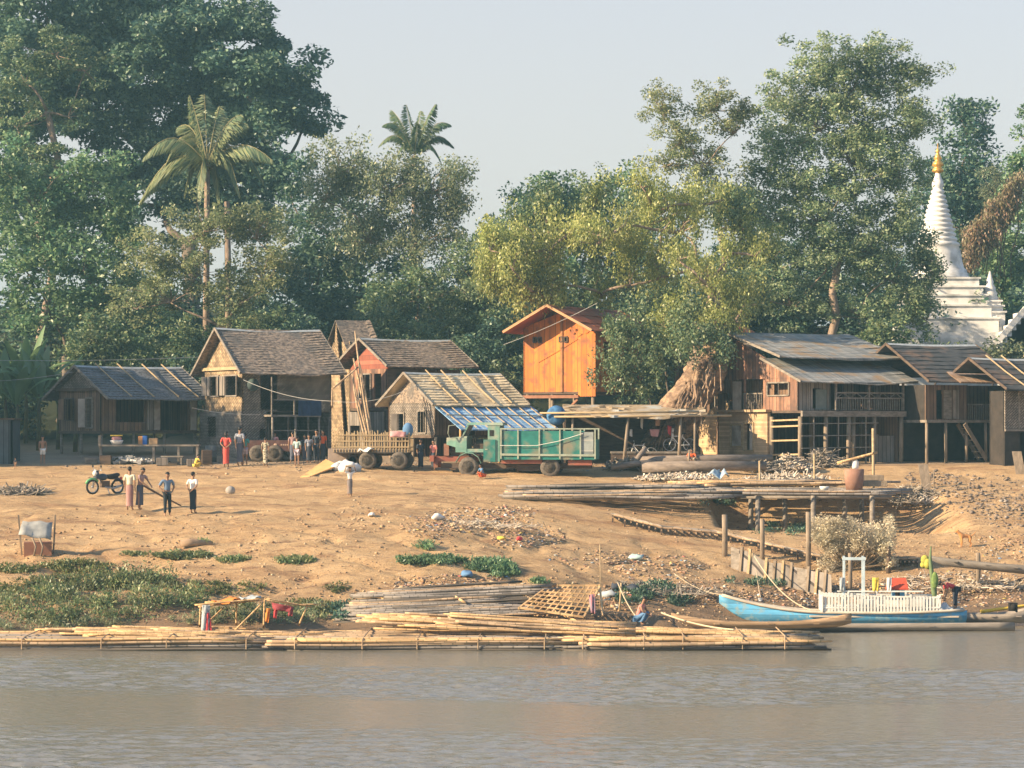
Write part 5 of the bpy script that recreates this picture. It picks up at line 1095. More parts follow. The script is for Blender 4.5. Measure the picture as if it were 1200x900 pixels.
MB().box(-.15, -.12, 0, .15, .12, .3).build('motor', BLACK, eng); MB().lathe((0, -.14, .15), [(.12, 0), (.12, -.05)], 10, 'y').build('flywheel', BLACK, eng); MB().tube([(.1, 0, 0), (.6, 0, -.35)], .03, 6).build('shaft', BLACK, eng)
stack('yellow_pole', 'bright yellow pole lying over the bow of the right edge boat', [(P(1149, 717, 93), P(1206, 709, 93.4))], cat='pole', mats=(paint('yellow_pole_paint', (.80, .55, .08)),), thick=(1.2, 1.3))
canoe('dark old dugout lying on the slope above the right edge boat', 1088, 1215, 668, 99.2, .8, .3, .05, .1, mat('old_dark_hull', (.24, .21, .18), (.13, .115, .10), (1, 6, 6)), R(-14), z=None, pitch=R(5))
# rope
def rope(label, pts, r_=.02, m=None):
    o = MB().tube(pts, r_, 5).build('rope', m or paint('rope', (.62, .50, .34))); tag(o, label, 'rope'); return o
def sagline(a, b, sag, n=10): return [a.lerp(b, i / n) - Vector((0, 0, sag * 4 * (i / n) * (1 - i / n))) for i in range(n + 1)]
rope('mooring rope from the leaning fence stake down to the blue boat', sagline(P(884, 652, 100), P(950, 715, 91.8), .35))
rope('thin mooring rope hanging from the fence toward the shore', sagline(P(886, 668, 100), P(893, 708, 95), .1), .015)
rope('rope running from the lattice mat up to a stake in the bank', sagline(P(745, 722, 86.5), P(724, 683, 91), .1))
rope('long rope lying from the raft up past the tan canoe', sagline(P(860, 738, 84.5), P(775, 718, 88), .1, 8), .03)
rope('thin ropes lying across the slope toward the blue bow', sagline(P(846, 697, 93), P(790, 672, 97), .15), .012)
# stakes and posts
def post(label, px, pyb, pyt, w=.2, m=W_POST, lean=0, group='wooden posts on the slope', pxt=None):
    b = G(px, pyb); D = b.y; t = P(pxt or px + lean, pyt, D); rr = Vector(b); root = MB().tube([(0, 0, -.3), tuple((t - b) * .5 + Vector((.02, 0, 0))), tuple(t - b)], [w / 2, w / 2 * .95, w / 2 * .9], 9).build('wooden_post', m, loc=b); tag(root, label, 'post', group); return root
post('thick post at the upper left end of the plank fence', 849, 651, 603, .24); post('second thick post right of the plank fence end', 893, 655, 608, .20); post('tall thick post just left of the dry bush', 947, 668, 600, .22, W_POST); post('dark post at the right end of the dry bush', 1041, 672, 640, .2, W_DARK)
post('slim fence stake leaning at the plank fence with yellow rag', 877, 671, 648, .16, BAMB, 5); post('grey post by the old dugout on the right slope', 1146, 682, 648, .2, W_POST); post('thin stake under the walkway end by the dry bush', 996, 690, 648, .16)
post('thin upright stick near the lattice mat', 703, 712, 638, .04, BAMB); post('bent stake near the squatting man on the raft', 725, 716, 683, .08, BAMB, 3)
post('tall bamboo upright at the left of the stilted platform', 890, 602, 540, .10, BAMB); post('bamboo upright through the middle of the stilted platform', 954, 604, 532, .10, BAMB); post('tallest bamboo upright at the right end of the platform', 1023, 606, 502, .14, BAMB)
post('short leaning stick behind the long poles', 805, 553, 527, .1, W_POST, 3); post('small leaning stick with rag beside the platform', 857, 592, 574, .06, W_POST, -3); post('thin stick behind the piled poles', 780, 580, 565, .04, BAMB); post('stick in the rubble right of the platform', 1094, 572, 551, .05, W_POST)
# platform of poles on stilts, and the long pole stacks left of it
def platform():
    z = P(960, 579, 112).z; b = Vector(((965 - 600) / F * 114, 114, z)); root = empty('stilted_platform', b, 0, 'platform of loose grey poles on stilts above the slope, dark underneath', 'platform')
    r = random.Random(3)
    for i in range(44):
        D = 111.6 + i * .13; a = P(865 + r.uniform(-30, 25), 0, D); c = P(1045 + r.uniform(-25, 30), 0, D); h = z + r.uniform(-.05, .12); a.z = h + .04; c.z = h; pole(root, r.randrange(6), r.choice((BP_G, BP_G, BP_M)), a - b, c - b, r.uniform(.8, 1.2))
    for px, D in ((888, 111.8), (953, 111.8), (1022, 111.8), (920, 114), (990, 114.2), (1010, 116), (880, 114)):
        p = atg(px, D); MB().tube([p - b + Vector((0, 0, -.3)), Vector((p.x, p.y, z - .06)) - b], .11, 8).build('stilt', W_GREY, root)
    for D in (111.9, 114, 116.5): a = P(868, 0, D); c = P(1045, 0, D); a.z = c.z = z - .14; MB().tube([a - b, c - b], .07, 6).build('cross_beam', W_GREY, root)
platform()
r = random.Random(8); it = []
for i in range(56):
    D = 109.8 + (i % 28) * .17; a0 = 578 + r.uniform(-5, 60) + (i % 28) * .9; b0 = a0 + r.uniform(190, 270); a = P(a0, 0, D); b = P(min(b0, 870), 0, D + r.uniform(-.5, 1)); z = max(gz(a.x, a.y), gz(b.x, b.y), gz((a.x + b.x) / 2, (a.y + b.y) / 2)) + .06 + .18 * (i // 28); a.z = z - .04 + r.uniform(0, .1); b.z = z + r.uniform(0, .1); it.append((a, b))
stack('pole_stack', 'wide flat stack of long grey poles on the slope right of the truck', it, mats=(BP_G, BP_M, BP_G, BP_D), seed=12, thick=(.8, 1.2))
it = []
for i in range(26):
    D = 113.5 + (i % 13) * .35; a0 = 780 + r.uniform(0, 60); a = P(a0, 0, D); b = P(a0 + r.uniform(120, 230), 0, D + r.uniform(-1, 1)); z = max(gz(a.x, a.y), gz(b.x, b.y), 4.45) + .15 + .1 * (i // 13); a.z = z; b.z = z + r.uniform(0, .12); it.append((a, b))
stack('pole_stack', 'second tier of grey and tan poles behind the stilted platform', it, mats=(BP_G, BP_M, BP_L), seed=13, thick=(.8, 1.2))
LOGM = mat('big_log', (.27, .22, .18), (.15, .12, .10), (2, 6, 6), bump=.4)
for i, (a, b, w, lab) in enumerate([((742, 541, 123), (905, 537, 123), .24, 'upper big log lying before the workshop'), ((752, 548, 121.5), (898, 546, 121.5), .28, 'lower big log lying before the workshop'), ((742, 546, 122.4), (757, 524, 122.6), .14, 'forked log leaning up at the left end of the big logs'), ((716, 548, 122), (770, 541, 122), .16, 'crooked driftwood log behind the truck tail')]):
    A, B = P(*a), P(*b); A.z = max(A.z, gz(A.x, A.y) + w * .5); o = MB().tube([A, A.lerp(B, .5) + Vector((0, 0, .04)), B], [w, w * .9, w * .75], 10).build('log', LOGM); tag(o, lab, 'log')
# plank fence laid against the slope
def plank_fence():
    A = G(857, 666); B = G(975, 700); root = empty('plank_fence', A, 0, 'low grey plank retaining fence with upright battens stepping down the slope', 'fence')
    n = 12; t0 = 640; dv = (B - A)
    pb = MB(); vs = []
    for i in range(n + 1):
        p = A + dv * (i / n); p.z = gz(p.x, p.y); q = p - A; vs.append(q)
    for i in range(n):
        u, v = vs[i], vs[i + 1]; h = .85; k = Vector((0, .25, 0)); t = Vector((0, .06, 0)); up = Vector((0, 0, h)); dn = Vector((0, 0, -.2))
        MB().hexa([u + dn, v + dn, v + dn + t, u + dn + t, u + up + k, v + up + k, v + up + k + t, u + up + k + t]).build('plank_panel', BOARD_G if i % 4 else W_GREY, root)
    for i in range(n + 1):
        if i in (1, 2, 4, 5, 6, 7, 9, 10, 11): MB().bar(vs[i] + Vector((0, -.08, -.2)), vs[i] + Vector((.12, .14, .95)), .10).build('batten', W_POST if i % 2 else BAMB, root)
plank_fence()
# slatted walkway lying down the slope
def walkway(label, pts, w, seed):
    P_ = [G(*p) for p in pts]; base = P_[0]; root = empty('bamboo_walkway', base, 0, label, 'walkway'); r = random.Random(seed)
    L_ = []; 
    for i in range(len(P_) - 1):
        for k in range(8): L_.append(P_[i].lerp(P_[i + 1], k / 8))
    L_.append(P_[-1]); L_ = [p + Vector((0, 0, .22)) for p in L_]
    for j in range(7):
        o = Vector((0, w * (j / 6), .10)); MB().tube([p + o - base + Vector((0, 0, r.uniform(-.02, .02))) for p in L_], .045, 5).build('rail', BP_G if j % 3 else BP_M, root)
    for i in range(0, len(L_), 1):
        p = L_[i] - base; MB().bar(p + Vector((0, -.12, -.02)), p + Vector((.1, w + .1, .0)), .06).build('slat', BP_M, root)
        if i % 2 == 0: MB().bar(p + Vector((0, 0, -.5)), p + Vector((0, 0, .1)), .07).build('support', W_DARK, root)
walkway('long slatted bamboo walkway running down the slope behind the thick posts', [(718, 612), (775, 627), (840, 633), (905, 648), (965, 662)], 1.5, 1)
walkway('short slatted walkway behind the dry bush', [(992, 664), (1035, 664), (1075, 664)], .8, 2)
# ---------------------------------------------------------------- truck
TEAL = mat('teal_truck_paint', (.033, .215, .18), (.022, .15, .13), (2, 2, 2), dirt=((.22, .21, .15), 1.3), rough=.6); MINT = mat('mint_truck_paint', (.19, .35, .28), (.14, .27, .22), (2, 2, 2), dirt=((.36, .36, .28), 1.6), rough=.55)
RED_F = mat('red_frame_paint', (.36, .12, .08), (.24, .085, .06), (3, 3, 3), dirt=((.2, .12, .08), 2)); TYRE = mat('dusty_tyre', (.20, .165, .13), (.08, .07, .06), (6, 6, 6)); RIM = mat('dusty_rim', (.42, .36, .29), (.28, .24, .2), (5, 5, 5)); FRAME_L = mat('pale_frame_paint', (.38, .42, .33), (.25, .28, .22), (3, 3, 3)); GLASS = mat('dusty_glass', (.35, .38, .36), (.25, .28, .27), (3, 3, 3), rough=.2, spec=.6)
def wheel(parent, c, r_, w, name='wheel', spokes=False, rz=0):
    wr = empty(name, c, rz); wr.parent = parent
    p = [(r_ * .62, -w / 2), (r_ * .9, -w / 2), (r_, -w * .3), (r_, w * .3), (r_ * .9, w / 2), (r_ * .62, w / 2)]
    MB().lathe((0, 0, 0), p + [(r_ * .6, w * .3), (r_ * .6, -w * .3), p[0]], 22, 'y').build('tyre', TYRE, wr)
    m = MB(); m.lathe((0, 0, 0), [(.01, -w * .30), (r_ * .18, -w * .34), (r_ * .2, -w * .16), (r_ * .5, -w * .10), (r_ * .62, -w * .4), (r_ * .62, w * .4), (.01, w * .35)], 16, 'y')
    m.build('rim', RIM, wr)
    for k in range(6): a = k * 1.047; m2 = MB().ball((math.cos(a) * r_ * .33, -w * .18, math.sin(a) * r_ * .33), .03, n=6, m=4).build('wheel_nut', FRAME_L, wr)
    return wr
def truck():
    D = 121.5; b = atg(600, D); b.x = (507 - 600) / F * D; root = empty('cargo_truck', b, R(-6), 'old teal cargo truck with mint green cab and red frame, engine bay open', 'truck')
    u = D / F; X = lambda px: (px - 507) * u; Z = lambda py: CHT + (500 - py) * u - b.z
    f = MB()
    for y in (.5, 1.4): f.box(X(515), y, Z(549), X(692), y + .12, Z(543))
    f.build('chassis', W_DARK, root)
    bm = MB(); bm.box(X(503), .1, Z(541), X(508), 1.9, Z(534)); bm.box(X(508), .45, Z(541), X(560), .6, Z(535)); bm.box(X(508), 1.4, Z(541), X(560), 1.55, Z(535)); bm.box(X(507), .3, Z(548), X(512), .42, Z(541)); bm.box(X(507), 1.5, Z(548), X(512), 1.62, Z(541)); bm.build('front_bumper', RED_F, root)
    MB().box(X(519), .35, Z(534), X(525), 1.7, Z(520)).build('radiator', mat('rusty_radiator', (.30, .15, .10), (.2, .1, .07)), root)
    en = MB(); en.box(X(526), .6, Z(540), X(548), 1.4, Z(526)); en.lathe((X(530), .7, Z(525)), [(.12, -.1), (.14, .3)], 10); en.build('engine', W_DARK, root)
    cb = MB()
    # cab shell: x front X(538), back X(578)
    xf, xm, xb = X(540), X(548), X(583); y0, y1 = .02, 2.0; zb_, zs, zt = Z(530), Z(515), Z(498)
    cb.hexa([(X(523), y0 + .1, Z(521)), (xf + .3, y0, Z(528)), (xf + .3, y1, Z(528)), (X(523), y1 - .1, Z(521)), (X(523), y0 + .1, Z(513)), (xf + .3, y0, Z(511)), (xf + .3, y1, Z(511)), (X(523), y1 - .1, Z(513))])
    cb.box(X(534), y0 - .02, Z(530), X(547), y0 + .06, Z(513)); cb.box(X(534), y1 - .06, Z(530), X(547), y1 + .02, Z(513)); cb.build('bonnet', MINT, root)
    sh = MB(); wall_ = sh.box
    wall_(X(572), y0, Z(541), X(586), y0 + .06, zt); wall_(X(572), y1 - .06, Z(541), X(586), y1, zt); wall_(X(583), y0 + .06, Z(541), X(586), y1 - .06, zt)   # rear corner pillars and back
    wall_(X(546), y0, Z(530), X(572), y0 + .05, Z(526)); wall_(X(546), y1 - .05, Z(530), X(572), y1, Z(526)); sh.build('cab_shell', MINT, root)
    MB().hexa([(X(546), y0 - .03, zt), (X(590), y0 - .03, zt - .02), (X(590), y1 + .03, zt - .02), (X(546), y1 + .03, zt), (X(549), y0 + .03, zt + .12), (X(589), y0 + .03, zt + .12), (X(589), y1 - .03, zt + .12), (X(549), y1 - .03, zt + .12)]).build('cab_roof', MINT, root)
    ws = MB(); ws.bar((X(541), y0 + .03, Z(513)), (X(549), y0 + .03, zt), .07); ws.bar((X(541), y1 - .03, Z(513)), (X(549), y1 - .03, zt), .07); ws.bar((X(541), 1.0, Z(513)), (X(549), 1.0, zt), .06); ws.bar((X(541), y0, Z(513)), (X(541), y1, Z(513)), .07); wf = ws.build('windscreen_frame', MINT, root)
    MB().quad((X(541) + .02, y0 + .05, Z(513)), (X(541) + .02, y1 - .05, Z(513)), (X(549) + .02, y1 - .05, zt), (X(549) + .02, y0 + .05, zt)).build('windscreen', GLASS, root)
    MB().box(X(574), y0 - .015, Z(511), X(579), y0 - .003, Z(504)).build('side_window', BLACK, root)
    dr = MB().box(X(567), y0 - .06, Z(541), X(581), y0 - .02, Z(515)).build('door', TEAL, root); MB().box(X(569), y0 - .08, Z(527), X(572), y0 - .062, Z(526)).build('handle', FRAME_L, dr)
    MB().box(X(555), .3, Z(527), X(572), 1.8, Z(520)).build('seat', W_DARK, root)
    sw = MB(); sw.tube([(X(553) + .16 * math.cos(a / 12 * 6.283) * .3, .55 + .22 * math.cos(a / 12 * 6.283), Z(517) + .2 * math.sin(a / 12 * 6.283)) for a in range(13)], .02, 5); sw.build('steering_wheel', BLACK, root)
    for y in (.25, 1.75): MB().lathe((X(525) - .06, y, Z(517)), [(.10, 0), (.14, -.02), (.12, .08)], 12, 'x').build('headlight', FRAME_L, root)
    mi = MB().tube([(X(536), y0, Z(513)), (X(528), -.2, Z(513)), (X(526), -.28, Z(508)), (X(527), -.28, Z(499)), (X(535), -.2, Z(498))], .02, 5).build('mirror_arm', FRAME_L, root)
    fe = MB()
    for y in (y0 - .1, y1 - .3):
        c = (X(549), Z(546)); rr = .62
        pts = [(c[0] + rr * math.cos(a), c[1] + rr * math.sin(a)) for a in [R(10), R(40), R(70), R(100), R(130), R(165)]]
        for (xa, za), (xc, zc) in zip(pts, pts[1:]): fe.hexa([(xa, y, za), (xc, y, zc), (xc, y + .4, zc), (xa, y + .4, za), (xa, y, za + .04), (xc, y, zc + .04), (xc, y + .4, zc + .04), (xa, y + .4, za + .04)])
    fe.build('mudguard', MINT, root)
    # cargo body
    xa, xe = X(587), X(699); zb_, zt_ = Z(535), Z(505); y0, y1 = -.15, 2.15
    MB().box(xa, y0, zb_ - .14, xe, y1, zb_).build('cargo_floor', TEAL, root)
    for nm, y in (('side_board', y0), ('side_board', y1 - .05)):
        MB().box(xa + .03, y, zb_ + .003, X(681), y + .05, zt_).build(nm, TEAL, root)
    MB().box(xa, y0 + .06, zb_ + .003, xa + .05, y1 - .06, zt_).build('front_board', TEAL, root)
    MB().box(X(681) + .01, y0 + .005, zb_ + .003, X(696), y0 + .04, zt_ - .05).build('tail_panel', mat('grey_tail_panel', (.28, .31, .30), (.2, .22, .21), stripes=('z', 2, (.4, .4, .36))), root)
    MB().box(xe - .05, y0 + .06, zb_ + .003, xe, y1 - .06, zt_ - .4).build('tailgate', TEAL, root)
    for px in (588, 608, 633, 657, 681, 698): MB().box(X(px) - .035, y0 - .06, zb_ - .1, X(px) + .035, y0 - .003, zt_ + .08).build('stake', FRAME_L, root); MB().box(X(px) - .035, y1 + .003, zb_ - .1, X(px) + .035, y1 + .06, zt_ + .08).build('stake', FRAME_L, root)
    for y in (y0 - .04, y1 + .04): MB().bar((xa, y, zt_ + .1), (xe, y, zt_ + .1), .06).build('top_rail', FRAME_L, root); MB().bar((xa, y, zb_ + .10), (xe, y, zb_ + .06), .05, .10).build('bottom_rail', FRAME_L, root)
    rp_ = MB().tube([(xa, y0 - .12, Z(522)), (X(630), y0 - .12, Z(522)), (X(655), y0 - .12, Z(517)), (X(684), y0 - .12, Z(508))], .015, 5).build('tie_rope', WHITE_P, root)
    MB().box(X(588), .0, Z(543), X(636), .15, Z(536)).build('side_guard', RED_F, root); MB().box(X(666), .0, Z(545), X(694), .15, Z(539)).build('side_guard', RED_F, root)
    MB().box(X(605), .4, Z(552), X(632), 1.6, Z(544)).build('fuel_tank', W_DARK, root)
    for px, y in ((549, .1), (549, 1.75), (645, .15), (645, 1.75)): wheel(root, (X(px), y, Z(547.5) if px > 600 else Z(547)), 11.5 * u, .34)
truck()
# ---------------------------------------------------------------- ox cart, trailer and other vehicles
def cart():
    D = 122.5; b = atg(430, D); root = empty('fenced_trailer', b, R(-3), 'trailer with a bamboo picket cage and thick tyres beside the thatched shed', 'trailer')
    u = D / F; X = lambda px: (px - 430) * u; Z = lambda py: CHT + (500 - py) * u - b.z
    MB().box(X(390), 0, Z(531), X(478), 1.7, Z(527)).build('bed', W_GREY, root)
    for y, nm in ((-.03, 'cage_side'), (1.72, 'cage_side')):
        m = MB()
        for i in range(26): x = X(391) + (X(478) - X(391)) * i / 25; m.bar((x, y, Z(530)), (x + rnd.uniform(-.06, .06), y, Z(506 + rnd.uniform(-2, 3))), .045)
        for z in (524, 517, 510): m.bar((X(389), y - .03, Z(z)), (X(480), y - .03, Z(z)), .045)
        m.build(nm, BAMB, root)
    m = MB()
    for i in range(8): m.bar((X(480), i * .24, Z(530)), (X(480), i * .24, Z(507)), .045)
    for z in (524, 514): m.bar((X(481), 0, Z(z)), (X(481), 1.7, Z(z)), .045)
    m.build('tail_gate', BAMB, root)
    for px, y in ((431, .0), (468, -.05), (434, 1.6), (471, 1.6)): wheel(root, (X(px), y, .41), .42, .28)
    MB().box(X(440), .3, Z(534), X(462), 1.4, Z(531)).build('axle_frame', W_DARK, root)
    tag(sheet('sack', 'pale cloth thrown over the left wheel of the fenced trailer', [P(419, 530, 121.9), P(437, 526, 121.9), P(438, 524, 122.6), P(424, 526, 122.6)], WHITE_C, 'cloth', amp=.08, seed=6), cat='cloth')
    sheet('pink_tarp', 'pale pink cloth hung over the trailer cage end', [P(457, 505, 122.3), P(476, 506, 122.3), P(475, 512, 122.25), P(457, 512, 122.25)], PINK_C, 'cloth', amp=.04, seed=8)
    tag(MB().ball(P(478, 504, 122.6), .3, sx=.9, sz=1.2, sy=.7).build('blue_bundle', BLUE_C), 'blue bundle on the corner of the trailer cage', 'bundle')
cart()
def trailer2():
    D = 127.5; b = atg(318, D); root = empty('dark_trailer', b, R(2), 'dark brown flat sided trailer before the tall woven house', 'trailer')
    u = D / F; X = lambda px: (px - 318) * u; Z = lambda py: CHT + (500 - py) * u - b.z
    MB().box(X(288), 0, Z(529), X(345), 1.6, Z(526)).build('bed', W_DARK, root)
    for y in (-.05, 1.6): MB().box(X(288), y, Z(529), X(345), y + .04, Z(516)).build('side_board', mat('maroon_boards', (.14, .07, .06), (.09, .05, .045), (3, 3, 3), dirt=((.2, .12, .1), 2)), root)
    for px in (288, 345): MB().box(X(px) - .02, .0, Z(529), X(px) + .02, 1.59, Z(516)).build('end_board', W_DARK, root)
    for px, y in ((322, .0), (302, .0), (322, 1.5), (302, 1.5)): wheel(root, (X(px), y, .42), .42, .26)
    MB().bar((X(345), .8, Z(530)), (X(362), .8, .4), .1).build('drawbar', W_DARK, root)
    m = MB(); m.ball((X(323), -.068, Z(521)), .10, sy=.06, sz=.6, n=8, m=5); m.build('emblem', paint('emblem_paint', (.60, .42, .30)), root)
    for i, px in enumerate((329, 331.6, 334, 336.5)): MB().box(X(px), -.066, Z(522.2), X(px) + .07, -.053, Z(520.4)).build('painted_letter', paint('emblem_paint', (.60, .42, .30)), root)
trailer2()
def motorbike():
    b = G(123, 579); D = b.y; s = 1.0; root = empty('motorcycle', b, R(42), 'parked dark motorcycle with green front mudguard on the open sand', 'motorcycle')
    DK = mat('dark_bike_paint', (.04, .055, .08), (.025, .035, .05), rough=.35, spec=.5); GR = paint('green_mudguard', (.16, .50, .22), rough=.4); CH = mat('bike_metal', (.45, .45, .45), (.3, .3, .3), metal=.7, rough=.4)
    for x, nm in ((-.62, 'front'), (.62, 'rear')):
        w = empty('wheel', (x, 0, .31)); w.parent = root
        MB().tube([(math.cos(a * .393) * .28, 0, math.sin(a * .393) * .28) for a in range(17)], .045, 7).build('tyre', mat('bike_tyre', (.05, .045, .04), (.03, .03, .03)), w)
        MB().tube([(math.cos(a * .393) * .24, 0, math.sin(a * .393) * .24) for a in range(17)], .018, 5).build('rim', CH, w)
        sp = MB(); sp.lathe((0, 0, 0), [(.05, -.05), (.05, .05)], 8, 'y')
        for k in range(8): a = k * .785; sp.bar((0, 0, 0), (math.cos(a) * .24, 0, math.sin(a) * .24), .012)
        sp.build('spokes', CH, w)
    MB().tube([(-.62, 0, .31), (-.52, 0, .58), (-.38, 0, .92)], .035, 6).build('fork', CH, root)
    MB().tube([(-.62 + math.cos(a) * .35, 0, .31 + math.sin(a) * .35) for a in (R(40), R(70), R(100), R(130), R(155))], .05, 6).build('front_mudguard', GR, root)
    MB().tube([(-.40, -.36, 1.0), (-.36, -.2, 1.03), (-.34, 0, .96), (-.36, .2, 1.03), (-.40, .36, 1.0)], .022, 6).build('handlebar', CH, root)
    MB().ball((-.48, 0, .88), .12, sz=1.1, sy=1.0).build('headlight', WHITE_P, root); MB().hexa([(-.5, -.12, .68), (-.3, -.12, .62), (-.3, .12, .62), (-.5, .12, .68), (-.5, -.1, .98), (-.38, -.1, 1.0), (-.38, .1, 1.0), (-.5, .1, .98)]).build('fairing', DK, root)
    MB().ball((-.12, 0, .72), .2, sx=1.25, sy=.75, sz=.75).build('tank', DK, root); MB().tube([(.02, 0, .74), (.3, 0, .73), (.62, 0, .80), (.72, 0, .82)], [.08, .12, .10, .05], 8).build('seat', mat('bike_seat', (.03, .03, .03)), root)
    MB().box(-.18, -.13, .28, .16, .13, .56).build('engine', W_DARK, root); MB().tube([(-.34, 0, .8), (-.1, 0, .35), (.2, 0, .34), (.62, 0, .31)], .03, 6).build('frame', DK, root); MB().tube([(-.1, -.16, .3), (.3, -.17, .24), (.75, -.18, .36)], [.03, .04, .05], 7).build('exhaust', CH, root)
    MB().tube([(.35, 0, .66), (.62, 0, .66), (.92, 0, .5)], [.05, .06, .04], 6).build('rear_mudguard', DK, root); MB().ball((.80, 0, .66), .06).build('tail_light', RED_C, root)
    for y in (-.3, .3): MB().tube([(-.36, y * .8, 1.0), (-.40, y * 1.05, 1.16)], .012, 5).build('mirror_stem', CH, root); MB().ball((-.40, y * 1.05, 1.18), .06, sy=1.2, sx=.3).build('mirror', BLACK, root)
    MB().tube([(.05, -.1, .3), (.0, -.34, .02)], .02, 5).build('side_stand', CH, root)
motorbike()
# ---------------------------------------------------------------- village clutter
def drum(label, px, py, m, h=.9, r_=.29):
    b = G(px, py); o = MB().lathe((0, 0, 0), [(r_, 0), (r_, h * .3), (r_ * 1.05, h * .32), (r_, h * .34), (r_, h * .64), (r_ * 1.05, h * .66), (r_, h * .68), (r_, h), (r_ * .9, h), (r_ * .9, h - .04)], 16).build('oil_drum', m, loc=b); tag(o, label, 'drum'); return o
zpl = P(960, 579, 112).z + .12
b = P(1001, 570, 113.5); b.z = zpl
d_ = MB().lathe((0, 0, 0), [(.36, 0), (.42, .5), (.44, .95), (.40, .95), (.38, .9)], 16).build('clay_vat', mat('brown_vat', (.36, .20, .14), (.26, .14, .10), (2, 2, 2)), loc=b); tag(d_, 'brown round vat standing on the stilted platform', 'vat')
jug = MB().lathe((0, 0, 0), [(.13, 0), (.15, .08), (.15, .32), (.05, .44), (.05, .5)], 14).build('white_jug', WHITE_P, loc=b + Vector((.05, 0, .96))); tag(jug, 'white plastic jug standing on the brown vat', 'jug')
stack('carrying_pole', 'orange brown pole tilted above the white jug', [(P(981, 543, 113.4), P(1028, 530, 113.4))], cat='pole', mats=(BP_L,), thick=(1.3, 1.4))
b = P(966, 566, 112.8); b.z = zpl; o = MB().lathe((0, 0, 0), [(.12, 0), (.2, .12), (.22, .2), (.19, .2)], 12).build('white_bowl', WHITE_P, loc=b); tag(o, 'small white bowl standing on the platform edge', 'bowl')
for i, (px, py, m_, lab) in enumerate([(1020, 560, W_POST, 'upper plank step right of the brown vat'), (1024, 567, W_POST, 'lower plank step right of the brown vat')]):
    b = P(px, py, 114.5 - i); o = box_thing('plank_step', lab, 'plank', (-.5, 0, -.12), (.6, .7, .12), m_, R(-4), b)
def heap(name, label, px, py, rx, rz_, m, n, L_=.5, w=.03, cat='firewood', seed=1, D=None, z=None):
    """a heap of sticks or rubbish: one mesh reading as one mass"""
    b = G(px, py) if D is None else P(px, py, D); r = random.Random(seed); s = b.y / F; mb = MB()
    if z is not None: b.z = z
    for i in range(n):
        a = r.uniform(0, 6.283); q = r.random() ** .6; x = math.cos(a) * q * rx * s; y = math.sin(a) * q * rx * s * .6; z_ = rz_ * s * (1 - q ** 1.5) * r.uniform(.3, 1) + .03
        zg_ = gz(b.x + x, b.y + y) - b.z if z is None else 0
        d = Vector((r.gauss(0, 1), r.gauss(0, .6), r.gauss(0, .35))).normalized() * L_ * r.uniform(.4, 1) * .5; c = Vector((x, y, z_ + max(zg_, 0)))
        mb.bar(c - d, c + d, w * r.uniform(.6, 1.6), w * r.uniform(.5, 1))
    o = mb.build(name, m, loc=b); tag(o, label, cat, kind='stuff'); return o
STICK = leafmat('stick_heap', (.26, .20, .14), (.50, .40, .28), (.60, .54, .45), 0, 2); STICK_D = leafmat('dark_stick_heap', (.10, .09, .08), (.22, .19, .16), (.40, .34, .27), 0, 2)
heap('firewood_heap', 'tan heap of split firewood in front of the open frame', 926, 552, 26, 20, STICK, 420, .7, .05, seed=2)
heap('firewood_heap', 'grey brushwood heap below the brick window', 888, 552, 26, 14, STICK_D, 360, .6, .03, seed=3)
heap('firewood_heap', 'wide low spread of broken bamboo behind the platform', 920, 566, 60, 9, STICK, 480, .8, .05, seed=4)
heap('firewood_heap', 'sticks leaning in a tangle beside the brick pier', 965, 548, 22, 22, STICK_D, 160, 1.2, .04, seed=5)
heap('brushwood_heap', 'flat brushwood heap near the left edge of the sand', 22, 580, 38, 9, STICK_D, 240, .9, .04, seed=6)
heap('firewood_heap', 'pale chips scattered before the big logs', 792, 562, 50, 5, STICK, 420, .35, .06, seed=7)
heap('brushwood_heap', 'tangle of branches right of the platform', 1072, 590, 28, 14, STICK, 240, .8, .03, seed=8)
heap('brushwood_heap', 'dark tangle of driftwood behind the truck tail', 735, 550, 26, 12, STICK_D, 200, .9, .06, seed=9)
# shop front of the leftmost house
b = atg(178, 126.6); X = lambda px: (px - 178) / F * 126.6
t_ = empty('shop_bench', b, 0, 'long grey plank counter on posts before the leftmost shop house', 'counter')
ztop_ = P(0, 521, 126.6).z - b.z
MB().box(X(118), -.4, ztop_ - .08, X(234), .6, ztop_).build('bench_top', W_GREY, t_)
for px in (119, 181, 210, 232): MB().box(X(px) - .06, -.35, -.2, X(px) + .06, -.22, ztop_ - .083).build('leg', W_GREY, t_)
MB().bar((X(118), -.36, ztop_ + .45), (X(118), -.36, ztop_ - .1), .12).build('post', W_GREY, t_)
t2 = empty('low_bench', atg(202, 125.9), 0, 'low grey bench under the shop counter', 'bench'); MB().box(-.55, -.15, .38, .55, .15, .44).build('seat', W_GREY, t2)
for x in (-.45, .4): MB().box(x, -.12, -.1, x + .08, .12, .378).build('leg', W_GREY, t2)
sp = b + Vector((0, 0, ztop_))
for (px, w, h, m_, lab) in [(165, .22, .42, paint('orange_box', (.50, .25, .10)), 'narrow orange brown box on the shop counter'), (170, .22, .44, paint('blue_box', (.04, .14, .45)), 'bright blue box on the shop counter'), (180, .42, .32, paint('tan_carton', (.42, .28, .16)), 'tan carton right of the blue box on the counter')]:
    box_thing('box', lab, 'box', (-w / 2, -.15, 0), (w / 2, .15, h), m_, 0, sp + Vector((X(px), 0, .0)))
fb = empty('goods_basket', sp + Vector((X(137), -.1, .0)), 0, 'yellow topped basket of goods at the left end of the shop counter', 'basket')
